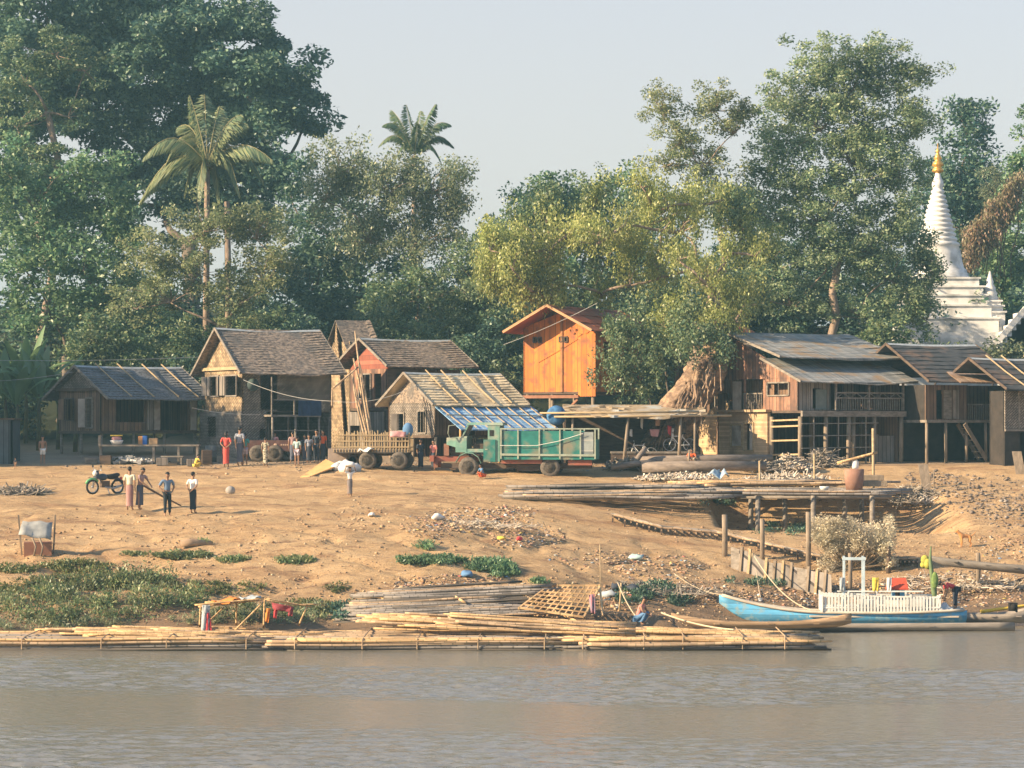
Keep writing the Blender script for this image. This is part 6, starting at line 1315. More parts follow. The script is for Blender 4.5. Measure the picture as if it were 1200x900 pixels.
MB().lathe((0, 0, 0), [(.22, 0), (.34, .2), (.30, .22)], 12).build('basket', WHITE_P, fb); MB().ball((0, 0, .3), .26, sz=.5).build('goods', PINK_C, fb); MB().box(-.28, -.2, .42, .28, .2, .48).build('lid', YEL_C, fb)
for i, (px, D, w, h, m_, lab) in enumerate([(124, 125.8, .55, .45, W_DARK, 'dark crate under the left end of the shop counter'), (190, 125.6, .55, .38, BOARD_G, 'grey crate left of the low bench'), (225, 125.6, .5, .35, BOARD_G, 'grey crate right of the low bench'), (242, 126.4, .5, .7, W_DARK, 'dark bin between the shop and the tall woven house'), (106, 126.2, .6, .3, W_GREY, 'flat stone slab left of the shop counter')]):
    box_thing('crate', lab, 'crate', (-w / 2, -.2, 0), (w / 2, .2, h), m_, R(5 * i), atg(px, D))
r = random.Random(21)
hp = heap('rubbish_heap', 'pale sacks and rubbish under the shop counter', 150, 543, 34, 8, leafmat('rubbish_bits', (.16, .15, .14), (.34, .32, .30), (.62, .60, .56), 0, 2), 120, .35, .14, 'rubbish', 31, D=126.6, z=atg(150, 126.6).z)
# goods and sacks in the yard
def panel_board():
    A, B, C, E = P(352, 556, 119.2), P(364, 562, 118.6), P(396, 550, 121), P(382, 540, 123)
    for q, h_ in ((A, .05), (B, .06), (C, .28), (E, .42)): q.z = gz(q.x, q.y) + h_
    q = empty('sand_panel', A, 0, 'sunlit orange tan board propped up over a dark gap in the yard', 'board'); m = MB(); t = Vector((0, 0, .06)); m.hexa([A - A - t, B - A - t, C - A - t, E - A - t, A - A, B - A, C - A, E - A]); m.build('board', mat('tan_board', (.72, .42, .17), (.60, .33, .13), (2, 2, 2)), q)
    MB().bar(C - A, Vector((C.x, C.y, gz(C.x, C.y))) - A, .08).build('prop', W_DARK, q); MB().bar(B - A, Vector((B.x, B.y, gz(B.x, B.y))) - A, .08).build('prop', W_DARK, q)
panel_board()
def sacks():
    r = random.Random(2); k = 0
    labs = ['white sack at the left of the yard pile', 'white sack at the right of the yard pile', 'front white sack of the yard pile', 'white sack topmost in the yard pile', 'rear grey white sack of the yard pile', 'white sack behind the woman carrying a bundle']
    for (px, py, D), lab in zip([(396, 552, 121), (416, 550, 121), (404, 556, 120.3), (406, 545, 121), (400, 549, 122), (411, 556, 120.6)], labs):
        b = P(px, py, D); b.z = max(b.z, gz(b.x, b.y) + .15); m = MB(); m.ball((0, 0, 0), .34, sx=1.15, sy=.8, sz=.75, n=12, m=8); m.v = [(x + .05 * noise.noise(Vector((x * 6 + k, y * 6, z * 6))), y, z + .07 * noise.noise(Vector((x * 5, y * 5 + k, z * 5)))) for x, y, z in m.v]
        o = m.build('sack', WHITE_C, loc=b, rz=r.uniform(-1, 1)); tag(o, lab, 'sack', 'white sacks in the yard'); k += 3
sacks()
o = box_thing('low_wall', 'low grey brown mud wall at the left end of the fenced trailer', 'wall', (-.8, -.1, -.1), (.85, .1, .9), mat('mud_wall', (.34, .27, .22), (.24, .19, .16), (2, 2, 2)), R(-4), atg(404, 123.6))
b = P(413, 534, 123.1); tag(MB().lathe((0, 0, 0), [(.2, -.09), (.3, -.1), (.33, 0), (.3, .1), (.2, .09), (.2, -.09)], 16, 'y').build('spare_tyre', TYRE, loc=Vector((b.x, b.y, atg(413, 123.1).z + .33))), 'spare tyre leaning against the low mud wall', 'tyre')
# tall bamboo poles stood up beside the red gabled house
def tripod():
    b = atg(430, 125); root = empty('standing_poles', b, 0, 'bundle of tall bamboo poles standing upright before the red gabled house', 'bamboo poles')
    for i, (a, c) in enumerate([((433, 520, 124.6), (412, 435, 126)), ((431, 520, 124.8), (414, 420, 126.2)), ((435, 520, 124.4), (416, 388, 126.4)), ((429, 521, 124.4), (413, 437, 125.6)), ((436, 519, 124.9), (421, 425, 126))]): pole(root, i, BP_M, P(*a) - b, P(*c) - b, 1.0)
    pole(root, 2, BP_M, P(389, 456, 125) - b, P(420, 430, 125.6) - b, 1.0, 'cross_pole'); pole(root, 3, BP_M, P(389, 478, 125) - b, P(389, 456, 125) - b, .8, 'upright')
tripod()
# wires across the village
wires = [((-20, 422, 138), (240, 418, 141), .1, 'thin power wire crossing in front of the banana plants'), ((-20, 447, 134), (85, 436, 132), .1, 'cable leading to the leftmost roof'), ((285, 445, 128.9), (400, 470, 127), .3, 'cable from the tall woven house to the pole bundle'), ((400, 471, 127), (500, 445, 127), .35, 'cable from the pole bundle to the thatched shed'), ((225, 478, 127), (305, 486, 128), .1, 'washing line along the tall woven house'), ((700, 355, 133), (590, 404, 135), .1, 'wire behind the orange plank house')]
for i, (a, c, sg, lab) in enumerate(wires): o = MB().tube(sagline(P(*a), P(*c), sg), .016, 4).build('wire', paint('wire_grey', (.45, .44, .42))); tag(o, lab, 'wire')
# things inside the workshop
def bicycle(label, loc, rz):
    root = empty('bicycle', loc, rz, label, 'bicycle', 'bicycles in the workshop'); CH = mat('bike_metal', (.45, .45, .45), (.3, .3, .3), metal=.7, rough=.4)
    for x in (-.5, .5):
        m = MB(); m.tube([(x + math.cos(a * .393) * .3, 0, .33 + math.sin(a * .393) * .3) for a in range(17)], .02, 5)
        for k in range(6): a = k * 1.047; m.bar((x, 0, .33), (x + math.cos(a) * .3, 0, .33 + math.sin(a) * .3), .008)
        m.build('wheel', CH, root)
    m = MB()
    for a, c in [((-.5, 0, .33), (-.32, 0, .85)), ((-.34, 0, .75), (.15, 0, .75)), ((-.34, 0, .7), (0, 0, .3)), ((0, 0, .3), (.17, 0, .85)), ((.15, 0, .72), (.5, 0, .33)), ((0, 0, .3), (.5, 0, .33))]: m.tube([a, c], .022, 5)
    m.build('frame', WHITE_P, root); MB().tube([(-.35, -.25, .98), (-.32, 0, .90), (-.35, .25, .98)], .02, 5).build('handlebar', CH, root); MB().ball((.19, 0, .88), .12, sx=1.2, sy=.6, sz=.35).build('saddle', BLACK, root)
bb = H5.root.location
wbt = wb.location.z + bt
bicycle('pale bicycle standing on the work bench at the right', Vector((wb.location.x + 3.4, wb.location.y + .4, wbt)), R(8)); bicycle('bicycle lying low at the left of the work bench', Vector((wb.location.x + 1.5, wb.location.y + .5, wbt - .45)), R(-5))
for lab, pts, m_ in [('pink cloth hanging on the workshop line', [(761, 503), (773, 503), (771, 512), (763, 511)], PINK_C), ('red cloth hanging on the right workshop post', [(782, 498), (787, 500), (786, 511), (783, 508)], RED_C), ('white cloth hanging beside the red one in the workshop', [(787, 502), (790, 502), (789, 517), (787, 516)], WHITE_C), ('pale cloth hanging beside the left crooked post', [(738, 503), (741, 503), (741, 512), (738, 511)], WHITE_C), ('tan shirt hanging under the workshop thatch', [(768, 491), (774, 491), (773, 499), (768, 499)], paint('tan_cloth', (.5, .3, .2))), ('long white cloth strip hanging from the thatch edge', [(751, 488), (754, 488), (753, 503), (751, 501)], WHITE_C)]:
    sheet('hanging_cloth', lab, [P(x, y, 126.3) for x, y in pts], m_, 'cloth', amp=.03)
tag(MB().ball(P(652, 487, 125.6), .5, sx=1.0, sz=1.0, sy=.6, n=14, m=10).build('tarp_bundle', mat('blue_tarp_bundle', (.08, .22, .42), (.03, .08, .18), (3, 3, 3))), 'dark blue tarpaulin bundle between the lean-to and the workshop thatch', 'tarpaulin')
sheet('white_rag', 'pale blue plastic sheet crumpled on the poles before the workshop', [P(828, 556, 117.5), P(855, 558, 117.5), P(853, 553, 118.6), P(843, 551, 118.4)], paint('pale_blue_plastic', (.50, .62, .68)), 'plastic sheet', amp=.15, seed=7)
# leaning shack and cut log on the left slope
def shack():
    b = G(46, 650); root = empty('scrap_shack', b, R(10), 'tiny leaning shack of grey scrap with a red brown base on the left slope', 'shack'); u = b.y / F
    MB().box(-.55, 0, -.2, .45, .8, .45).build('base_box', mat('red_brown_box', (.36, .17, .10), (.25, .12, .08), (2, 2, 2)), root)
    sheet('scrap_sheet', '', [(-.75, -.12, .75), (.42, -.12, .55), (.48, .25, 1.18), (-.6, .3, 1.22)], mat('scrap_grey', (.40, .40, .38), (.25, .26, .26), (3, 3, 3)), '', amp=.05, parent=root, seed=3)
    for x, x2 in ((-.62, -.75), (.5, .58)): MB().bar((x, .3, -.1), (x2, .32, 1.45), .06).build('stake', W_POST, root)
    for x in (-.2, .05): MB().tube([(x, -.1, -.1), (x + .08, -.14, .3), (x - .05, -.1, .62)], .035, 6).build('crooked_leg', W_POST, root)
shack()
b = G(212, 641); o = MB().tube([(0, 0, .10), (.4, .1, .15), (1.1, .35, .1)], [.17, .15, .10], 12).build('cut_log', mat('cut_log_wood', (.42, .28, .17), (.24, .17, .12), (3, 3, 3)), loc=b); tag(o, 'short log with a pale cut face lying on the left slope', 'log')
tag(MB().ball((0, 0, .12), .22, sz=.9, n=9, m=6).build('stone', mat('grey_stone', (.40, .37, .33), (.28, .26, .24), (4, 4, 4)), loc=G(270, 578)), 'single grey stone on the open sand right of the four men', 'stone')
# rusty barrels and drums behind
drum('dark drum beside the dark trailer', 247, 541, paint('dark_drum', (.14, .15, .15)), .8)
# leaning boards at right
for i, (px, py, lab) in enumerate([(1196, 556, 'pale board leaning at the right edge house'), (1086, 572, 'grey board leaning in the rubble right of the platform')]):
    b = G(px, py); o = MB().hexa([(-.2, 0, -.1), (.25, 0, -.1), (.25, .05, -.1), (-.2, .05, -.1), (-.35, .3, 1.1), (.1, .3, 1.1), (.1, .35, 1.1), (-.35, .35, 1.1)]).build('leaning_board', W_POST, loc=b); tag(o, lab, 'board')
# ---------------------------------------------------------------- people
SKIN = mat('skin', (.33, .19, .12), (.28, .16, .10), (4, 4, 4), rough=.6); HAIR = mat('black_hair', (.02, .018, .016), (.012, .01, .01), rough=.5)
TMP = bpy.data.scenes.new('tmp')
def skinned(name, verts, edges, rad, material, root, parent, sub=1):
    """grow one continuous surface round a skeleton"""
    me = bpy.data.meshes.new('tmp'); me.from_pydata([tuple(v) for v in verts], edges, []); o = bpy.data.objects.new('tmp', me); TMP.collection.objects.link(o)
    k = o.modifiers.new('s', 'SKIN'); sv = me.skin_vertices[0]
    for i, r_ in enumerate(rad):
        sv.data[i].radius = (r_, r_) if not isinstance(r_, tuple) else r_; sv.data[i].use_root = (i == root)
    k.use_smooth_shade = True; k.branch_smoothing = .3
    if sub: q = o.modifiers.new('d', 'SUBSURF'); q.levels = sub; q.render_levels = sub
    
    with bpy.context.temp_override(scene=TMP, view_layer=TMP.view_layers[0]): dg = bpy.context.evaluated_depsgraph_get()
    nm = bpy.data.meshes.new_from_object(o.evaluated_get(dg)); bpy.data.objects.remove(o)
    nm.name = name; nm.materials.clear(); nm.materials.append(material); r = bpy.data.objects.new(name, nm); COL.objects.link(r); r.parent = parent
    for p in nm.polygons: p.use_smooth = True
    return r
POSES = {
    'stand': dict(pel=(0, 0, .53), ch=(0, 0, .72), nk=(0, 0, .845), hd=(0, -.012, .93), sh=.105, el=[(-.122, .015, .65), (.125, .005, .64)], ha=[(-.118, -.03, .50), (.125, -.04, .51)], kn=[(-.052, -.01, .29), (.052, -.01, .29)], an=[(-.055, 0, .04), (.055, 0, .04)]),
    'hips': dict(pel=(0, 0, .53), ch=(0, -.005, .72), nk=(0, -.01, .845), hd=(0, -.03, .925), sh=.105, el=[(-.19, .03, .66), (.17, .02, .66)], ha=[(-.09, -.05, .56), (.10, -.05, .56)], kn=[(-.052, -.01, .29), (.055, -.01, .29)], an=[(-.055, 0, .04), (.06, .01, .04)]),
    'back': dict(pel=(0, 0, .53), ch=(0, 0, .72), nk=(0, 0, .845), hd=(0, -.012, .93), sh=.105, el=[(-.15, .05, .66), (.15, .05, .66)], ha=[(-.04, .10, .56), (.04, .10, .56)], kn=[(-.05, -.01, .29), (.052, -.01, .29)], an=[(-.055, 0, .04), (.055, 0, .04)]),
    'reach': dict(pel=(0, 0, .53), ch=(.01, -.02, .71), nk=(.02, -.05, .83), hd=(.02, -.08, .905), sh=.105, el=[(-.13, -.10, .68), (.14, -.12, .68)], ha=[(-.06, -.22, .58), (.07, -.27, .56)], kn=[(-.06, -.02, .29), (.05, .02, .29)], an=[(-.07, -.02, .04), (.06, .06, .04)]),
    'carry': dict(pel=(0, 0, .53), ch=(0, -.01, .72), nk=(0, -.02, .845), hd=(0, -.03, .925), sh=.105, el=[(-.20, -.03, .84), (.20, -.03, .84)], ha=[(-.15, -.05, 1.0), (.15, -.05, 1.0)], kn=[(-.05, -.02, .29), (.05, .02, .29)], an=[(-.06, -.03, .04), (.055, .03, .04)]),
    'bend': dict(pel=(0, .06, .50), ch=(0, -.13, .57), nk=(0, -.24, .60), hd=(0, -.33, .60), sh=.10, el=[(-.11, -.20, .44), (.11, -.20, .44)], ha=[(-.08, -.24, .30), (.08, -.24, .30)], kn=[(-.055, .02, .27), (.055, .02, .27)], an=[(-.055, .04, .04), (.055, .04, .04)]),
    'squat': dict(pel=(0, .06, .16), ch=(0, -.02, .33), nk=(0, -.06, .45), hd=(0, -.10, .53), sh=.10, el=[(-.15, -.10, .30), (.15, -.10, .30)], ha=[(-.06, -.22, .22), (.06, -.22, .22)], kn=[(-.10, -.17, .27), (.10, -.17, .27)], an=[(-.06, -.04, .04), (.06, -.04, .04)]),
}
def person(label, loc, yaw, h, pose, top, bottom, kind='longyi', hair='short', group=None, sleeves=True, hat=None):
    """kind: longyi, trousers, shorts, dress.  Faces local -y"""
    S = POSES[pose]; root = empty('person', loc, R(yaw), label, 'person', group); V = lambda p: Vector(p) * h
    pel, ch, nk, hd = (V(S[k]) for k in ('pel', 'ch', 'nk', 'hd')); ax = (nk - pel).normalized(); sh = [ch.lerp(nk, .72) + Vector((s * S['sh'] * h, 0, 0)) for s in (-1, 1)]
    hax = (hd - nk).normalized(); fw = Vector((0, -1, 0)); fw = (fw - hax * fw.dot(hax)); fw = fw.normalized() if fw.length > .2 else Vector((0, 0, -1))
    v = [pel, pel.lerp(ch, .5), ch, nk, hd - hax * .035 * h, hd + hax * .005 * h, hd + hax * .048 * h]; rr = [(.078 * h, .060 * h), (.066 * h, .052 * h), (.082 * h, .058 * h), .030 * h, .040 * h, .048 * h, .036 * h]; e = [(0, 1), (1, 2), (2, 3), (3, 4), (4, 5), (5, 6)]
    v.append(hd - hax * .005 * h + fw * .060 * h); rr.append(.008 * h); e.append((5, 7))       # nose
    for s in (-1, 1): v.append(hd + Vector((s * .052 * h, 0, 0))); rr.append(.009 * h); e.append((5, len(v) - 1))
    for k in (0, 1):
        s = (-1, 1)[k]; a = len(v); el, ha, kn, an = V(S['el'][k]), V(S['ha'][k]), V(S['kn'][k]), V(S['an'][k]); d = (ha - el).normalized()
        v += [sh[k], el, ha, ha + d * .04 * h]; rr += [.031 * h, .023 * h, .016 * h, (.018 * h, .010 * h)]; e += [(2, a), (a, a + 1), (a + 1, a + 2), (a + 2, a + 3)]
        sd = Vector((0, -1, 0)) if abs(d.y) < .7 else Vector((1, 0, 0)); cr = d.cross(sd).normalized()
        for q in range(4):
            f0 = len(v); o_ = sd * (q - 1.5) * .011 * h; ln = (.040, .046, .043, .034)[q] * h
            v += [ha + d * (.04 * h + ln * .55) + o_, ha + d * (.04 * h + ln * .9) + o_ + cr * -s * .012 * h]; rr += [.0052 * h, .0046 * h]; e += [(a + 3, f0), (f0, f0 + 1)]
        f0 = len(v); v.append(ha + d * .035 * h + sd * .032 * h); rr.append(.006 * h); e.append((a + 2, f0))
        hp = pel + Vector((s * .045 * h, 0, -.02 * h)); a = len(v); v += [hp, kn, an, an + Vector((s * .01 * h, -.075 * h, -.022 * h))]; rr += [.052 * h, .034 * h, .021 * h, (.022 * h, .013 * h)]; e += [(0, a), (a, a + 1), (a + 1, a + 2), (a + 2, a + 3)]
    skinned('body', v, e, rr, SKIN, 0, root)
    # shirt: torso and upper arms
    long_ = kind == 'dress'; tv = [pel.lerp(ch, .12), pel.lerp(ch, .55), ch + ax * .01 * h, nk - ax * .02 * h]; tr = [(.090 * h, .072 * h), (.080 * h, .064 * h), (.093 * h, .069 * h), .040 * h]; te = [(0, 1), (1, 2), (2, 3)]
    for k in (0, 1):
        a = len(tv); el = V(S['el'][k]); tv += [sh[k] + Vector((0, 0, .004 * h)), sh[k].lerp(el, .85 if sleeves else .3)]; tr += [.040 * h, .035 * h]; te += [(2, a), (a, a + 1)]
    if top: skinned('shirt', tv, te, tr, top, 0, root)
    kn = [V(q) for q in S['kn']]; an = [V(q) for q in S['an']]
    if pose == 'squat' or kind in ('trousers', 'shorts'):
        end = .45 if kind == 'shorts' else 1
        lv = [pel]; lr = [(.090 * h, .070 * h)]; le = []
        for k in (0, 1):
            s = (-1, 1)[k]; a = len(lv); hp = pel + Vector((s * .045 * h, 0, -.02 * h))
            if kind == 'shorts': lv += [hp, hp.lerp(kn[k], .85)]; lr += [.064 * h, .052 * h]; le += [(0, a), (a, a + 1)]
            else: lv += [hp, kn[k], kn[k].lerp(an[k], .9)]; lr += [.062 * h, .044 * h, .034 * h]; le += [(0, a), (a, a + 1), (a + 1, a + 2)]
        skinned('trousers' if kind != 'shorts' else 'shorts', lv, le, lr, bottom, 0, root)
    else:
        wa = pel.lerp(ch, .25); k_ = (kn[0] + kn[1]) / 2; a_ = (an[0] + an[1]) / 2; sp_ = abs(an[0].y - an[1].y) * .5; low = .10 if kind != 'dress' else .05; m = MB(); n = 16
        rows = [(wa, .086, .068), (pel, .092, .074), (pel.lerp(k_, .5), .090, .072), (k_, .080, .068 + sp_ / h * .4), (k_.lerp(a_, .75), .085, .062 + sp_ / h * .8)]
        for c, ra, rb in rows:
            for i in range(n): a = 6.283 * i / n; f = 1 + .06 * math.sin(a * 5 + 1) * (c.z < pel.z); m.v.append((c.x + math.cos(a) * ra * h * f, c.y + math.sin(a) * rb * h * f, c.z))
        for j in range(len(rows) - 1):
            for i in range(n): m.f.append((j * n + i, (j + 1) * n + i, (j + 1) * n + (i + 1) % n, j * n + (i + 1) % n)); m.sm.append(True)
        m.build('longyi' if kind != 'dress' else 'dress', bottom, root)
    hm = MB(); c = hd + hax * .012 * h - fw * .010 * h; hm.ball((0, 0, 0), .062 * h, sx=.90, sy=1.0, sz=1.08, n=12, m=8)
    q = hax.to_track_quat('Z', 'Y'); vv = []
    for p in hm.v:
        p = q @ Vector(p); f = p.dot(fw); u_ = p.dot(hax)
        if u_ < .012 * h and f > -.02 * h: p *= .62
        elif u_ < -.02 * h: p *= .8
        vv.append(tuple(c + p))
    hm.v = vv; hm.build('hair', HAIR, root)
    if hair == 'long': MB().ball(c - fw * .035 * h - hax * .055 * h, .035 * h, sz=1.9).build('ponytail', HAIR, root)
    for s in (-1, 1): MB().ball(hd + fw * .044 * h + Vector((s * .018 * h, 0, 0)) + hax * .004 * h, .006 * h, n=6, m=4).build('eye', mat('eye_dark', (.03, .02, .02)), root)
    if hat: MB().lathe(hd + Vector((0, 0, .045 * h)), [(.10 * h, -.01 * h), (.06 * h, 0), (.055 * h, .03 * h), (.02 * h, .045 * h)], 14).build('cap', hat, root)
    return root
c = lambda n, col, k=.8: paint(n, col, k)
CREAM = c('cream_shirt', (.72, .66, .50)); MAUVE = c('mauve_longyi', (.40, .22, .20)); DENIM = c('denim_shirt', (.16, .24, .36)); NAVY = c('navy_longyi', (.05, .065, .10)); BLK = c('black_trousers', (.025, .035, .045)); ROSE = c('rose_shirt', (.42, .27, .25)); SLATE = c('slate_longyi', (.11, .12, .16)); REDD = c('red_dress', (.66, .10, .08)); PLAID = mat('plaid_shirt', (.40, .42, .46), (.12, .14, .2), (20, 20, 20)); TEALS = c('teal_shirt', (.07, .30, .28)); LAV = c('lavender_shorts', (.46, .40, .46)); SPOT = mat('spotted_cloth', (.55, .50, .38), (.12, .11, .08), (18, 18, 18), fac=(.45, .55)); AQUA = c('aqua_shirt', (.45, .60, .58)); DARKC = c('dark_clothes', (.05, .06, .08)); GREYL = mat('grey_longyi', (.25, .22, .21), (.14, .12, .12), (12, 12, 3)); ORS = c('orange_shirt', (.80, .16, .05)); PKS = c('pink_shirt', (.75, .28, .24)); RDS = c('crimson_shirt', (.70, .09, .10))
def gp_(px, py): return G(px, py)
def hpx(loc, pyt, pyb): return (pyb - pyt) / F * loc.y
p = gp_(152, 598); person('man seen from behind in cream shirt and mauve longyi beside the motorcycle', p, 172, hpx(p, 547, 598), 'stand', CREAM, MAUVE)
p1_ = p; p = gp_(164, 597); person('man in rose shirt and slate longyi gripping the long pole', p, 60, hpx(p, 547, 597), 'reach', ROSE, SLATE)
ps = P(168, 569, p.y - .1); pe = G(212, 594); o = MB().tube([ps, ps.lerp(pe, .5), pe + Vector((0, 0, .05))], [.045, .04, .03], 7).build('long_pole', mat('dark_pole_wood', (.20, .12, .08), (.14, .09, .06))); tag(o, 'long dark wooden pole held sloping down to the sand', 'pole')
p = gp_(196, 605); person('boy in blue denim shirt with hand on hip, centre of the group on the sand', p, 25, hpx(p, 553, 605), 'hips', DENIM, BLK, 'trousers')
p = gp_(226, 602); person('man in white shirt and black longyi standing rightmost on the sand', p, 150, hpx(p, 553, 602), 'back', WHITE_C, BLK)
p = gp_(265, 547.5); person('woman in a long bright red dress seen from behind at the trailer', p, 175, hpx(p, 505, 547), 'back', REDD, REDD, 'dress', 'long')
p = gp_(281, 546); person('tall person in plaid shirt between the red dress and the teal shirt', p, 160, hpx(p, 500, 546), 'stand', PLAID, SLATE, 'longyi')
p = gp_(287, 545.5); person('youth in teal shirt and lavender shorts by the trailer', p, 190, hpx(p, 507, 545), 'stand', TEALS, LAV, 'shorts')
p = gp_(311, 546.5); person('woman in dark spotted clothes in front of the dark trailer', p, 165, hpx(p, 512, 546), 'stand', SPOT, SPOT)
p = gp_(348, 546); person('person in aqua shirt and pale mauve shorts right of the dark trailer', p, 170, hpx(p, 511, 546), 'stand', AQUA, LAV, 'shorts')
p = gp_(343, 542.5); person('person half hidden behind the aqua shirt in rose clothes', p, 185, hpx(p, 504, 541), 'stand', ROSE, SLATE)
p = gp_(362, 543); person('person in grey clothes near the sunlit board', p, 10, hpx(p, 509, 543), 'stand', PLAID, DARKC)
p = gp_(371, 542.5); person('tall dark dressed person behind the sunlit board', p, -20, hpx(p, 503, 542), 'stand', DARKC, DARKC, 'trousers')
p = gp_(378, 542); person('person in orange red shirt at the left end of the trailer cage', p, 30, hpx(p, 504, 542), 'stand', ORS, DARKC)
p = gp_(357, 541.6); person('dark dressed person standing back between the grey and aqua ones', p, 15, hpx(p, 509, 541), 'stand', DARKC, SLATE)
p = gp_(318, 541.4); o_ = person('child in pink shirt behind the dark trailer', Vector((p.x, 129.3, gz(p.x, 129.3))), 0, 1.35, 'stand', PINK_C, DARKC, 'shorts')
p = gp_(410, 582); w_ = person('woman in grey patterned longyi walking up the sand with a white bundle', p, 20, hpx(p, 547, 582), 'carry', WHITE_C, GREYL, 'longyi', 'long')
hh = hpx(p, 547, 582)
m = MB(); m.ball((0, 0, 0), .20, sx=1.35, sy=.9, sz=.62, n=14, m=9); m.v = [(x + .06 * noise.noise(Vector((x * 6, y * 6, z * 6))), y, z + .05 * noise.noise(Vector((x * 5, y * 5 + 3, z * 5)))) for x, y, z in m.v]; tag(m.build('white_bundle', WHITE_C, loc=p + Vector((0, 0, hh * 1.07))), 'white bundle on the head of the walking woman', 'bundle')
p = gp_(50, 544.5); person('bare chested child in white shorts by the leftmost house', p, 20, hpx(p, 510, 544), 'stand', None, WHITE_C, 'shorts')
p = gp_(18, 549.5); person('very small child in dark top near the left edge', p, 0, hpx(p, 536, 549), 'stand', DARKC, SKIN, 'shorts')
p = gp_(230, 549); person('small child crouching in yellow behind the white shirted man', p, 130, 1.15, 'squat', YEL_C, YEL_C, 'trousers')
p = gp_(565, 561); person('person crouching in orange and blue beside the front truck wheel', p, -60, 1.15, 'squat', BLUE_C, ORS, 'trousers')
p = gp_(803, 543); person('person in orange shirt crouching at the big logs before the workshop', Vector((p.x, 122.9, gz(p.x, 122.9) + .12)), 0, 1.45, 'squat', ORS, SPOT, 'trousers')
p = P(750, 732, 86.3); p.z = .52; person('man in pink shirt squatting on the raft right of the lattice mat', p, 70, 1.6, 'squat', PKS, BLUE_C, 'trousers', sleeves=False)
p = P(1118, 714, 92.6); p.z = .62; person('person in crimson shirt bending over the stern of the blue boat', p, -80, 1.5, 'bend', RDS, DARKC, 'trousers')
p = P(508, 535, 122.8); p.z = gz(p.x, p.y); person('person in pink by the right end of the trailer cage', p, -30, 1.45, 'stand', PKS, DARKC)
p = P(493, 535, 123.6); p.z = gz(p.x, p.y); person('dark dressed person leaning at the trailer cage end', p, 20, 1.5, 'stand', DARKC, NAVY)
# tan dog on the right slope
def dog(label, loc, yaw, h, m_):
    root = empty('dog', loc, R(yaw), label, 'dog'); s = h
    v = [(.28, 0, .62), (.05, 0, .60), (-.20, 0, .64), (-.34, 0, .78), (-.46, 0, .88), (-.60, 0, .84), (.36, 0, .60), (.52, 0, .72), (.62, 0, .86)]; rr = [(.11, .12), (.10, .11), (.13, .15), .08, .08, .035, .05, .025, .012]; e = [(1, 0), (1, 2), (2, 3), (3, 4), (4, 5), (0, 6), (6, 7), (7, 8)]
    for y in (-.08, .08):
        a = len(v); v += [(.30, y, .46), (.24, y, .32), (.36, y, .20), (.33, y, .03), (.28, y, .02)]; rr += [.08, .045, .028, .022, .025]; e += [(0, a), (a, a + 1), (a + 1, a + 2), (a + 2, a + 3), (a + 3, a + 4)]
        a = len(v); v += [(-.22, y, .46), (-.20, y, .26), (-.22, y, .03), (-.27, y, .02)]; rr += [.06, .035, .024, .025]; e += [(2, a), (a, a + 1), (a + 1, a + 2), (a + 2, a + 3)]
        v.append((-.43, y * .6, .99)); rr.append(.02); e.append((4, len(v) - 1))
    skinned('body', [Vector(q) * s for q in v], e, [tuple(k * s for k in q) if isinstance(q, tuple) else q * s for q in rr], m_, 1, root)
p = G(1131, 641); dog('orange tan dog standing on the right slope', p, 10, .75, mat('tan_fur', (.60, .28, .10), (.5, .24, .09)))
bpy.data.scenes.remove(TMP)
# ---------------------------------------------------------------- scrub, grass and litter on the bank
rng = np.random.default_rng(77)
def scatter(name, label, cat, areas, lm, per, ls, hgt, asp=.4, droop=-1.0, seed=1, spread=.35):
    """areas: (px, py, rx_px, ry_px, clumps)"""
    rg = np.random.default_rng(seed); cen = []; 
    for (px, py, rx, ry, n) in areas:
        for i in range(n):
            a = rg.random() * 6.283; q = math.sqrt(rg.random()); p = G(px + math.cos(a) * q * rx, py + math.sin(a) * q * ry); cen.append((p.x, p.y, p.z + hgt * .4))
    cen = np.array(cen); rad = np.ones((len(cen), 3)) * [spread, spread, hgt * .6] * (.5 + rg.random((len(cen), 1)))
    C, A, B = leaves_in(rg, cen, rad, per, ls, droop, asp); o = leaf_mesh(name, C, A, B, lm, None); tag(o, label, cat, kind='stuff'); return o
LM_SCRUB = leafmat('scrub_leaves', (.07, .155, .065), (.155, .25, .095), (.30, .30, .14), .3, .8)
scatter('bank_scrub', 'dark green creeping scrub on the lower left bank above the raft', 'scrub', [(12, 714, 16, 10, 12), (66, 704, 22, 10, 24), (118, 690, 34, 8, 24), (112, 714, 26, 6, 14), (180, 708, 22, 8, 16), (150, 682, 60, 5, 20), (60, 728, 50, 6, 26), (225, 706, 20, 8, 12), (150, 728, 30, 5, 10)], LM_SCRUB, 62, .12, .62, seed=2, spread=.36)
scatter('bank_grass', 'straw coloured dry grass mixed through the scrub on the lower left bank', 'grass', [(110, 700, 110, 22, 90), (330, 722, 60, 10, 40), (60, 735, 90, 5, 40), (260, 728, 60, 6, 30)], LM_GREY, 40, .14, .34, asp=.22, seed=12, spread=.28)
scatter('bank_grass', 'thin grass patches on the upper left bank', 'grass', [(90, 665, 40, 7, 60), (20, 668, 26, 5, 26), (120, 682, 90, 10, 90), (250, 690, 60, 8, 50), (360, 715, 40, 10, 36), (300, 716, 60, 10, 40), (20, 690, 30, 10, 30), (395, 690, 10, 5, 10)], LM_GRASS, 36, .12, .16, seed=3, spread=.3)
scatter('weed_strip', 'strip of low dark weeds across the left slope', 'weeds', [(215, 652, 32, 4, 46), (275, 657, 20, 3, 16), (345, 658, 22, 3, 30), (160, 651, 14, 2, 8), (238, 638, 8, 2, 5)], LM_SCRUB, 46, .12, .16, seed=4, spread=.22)
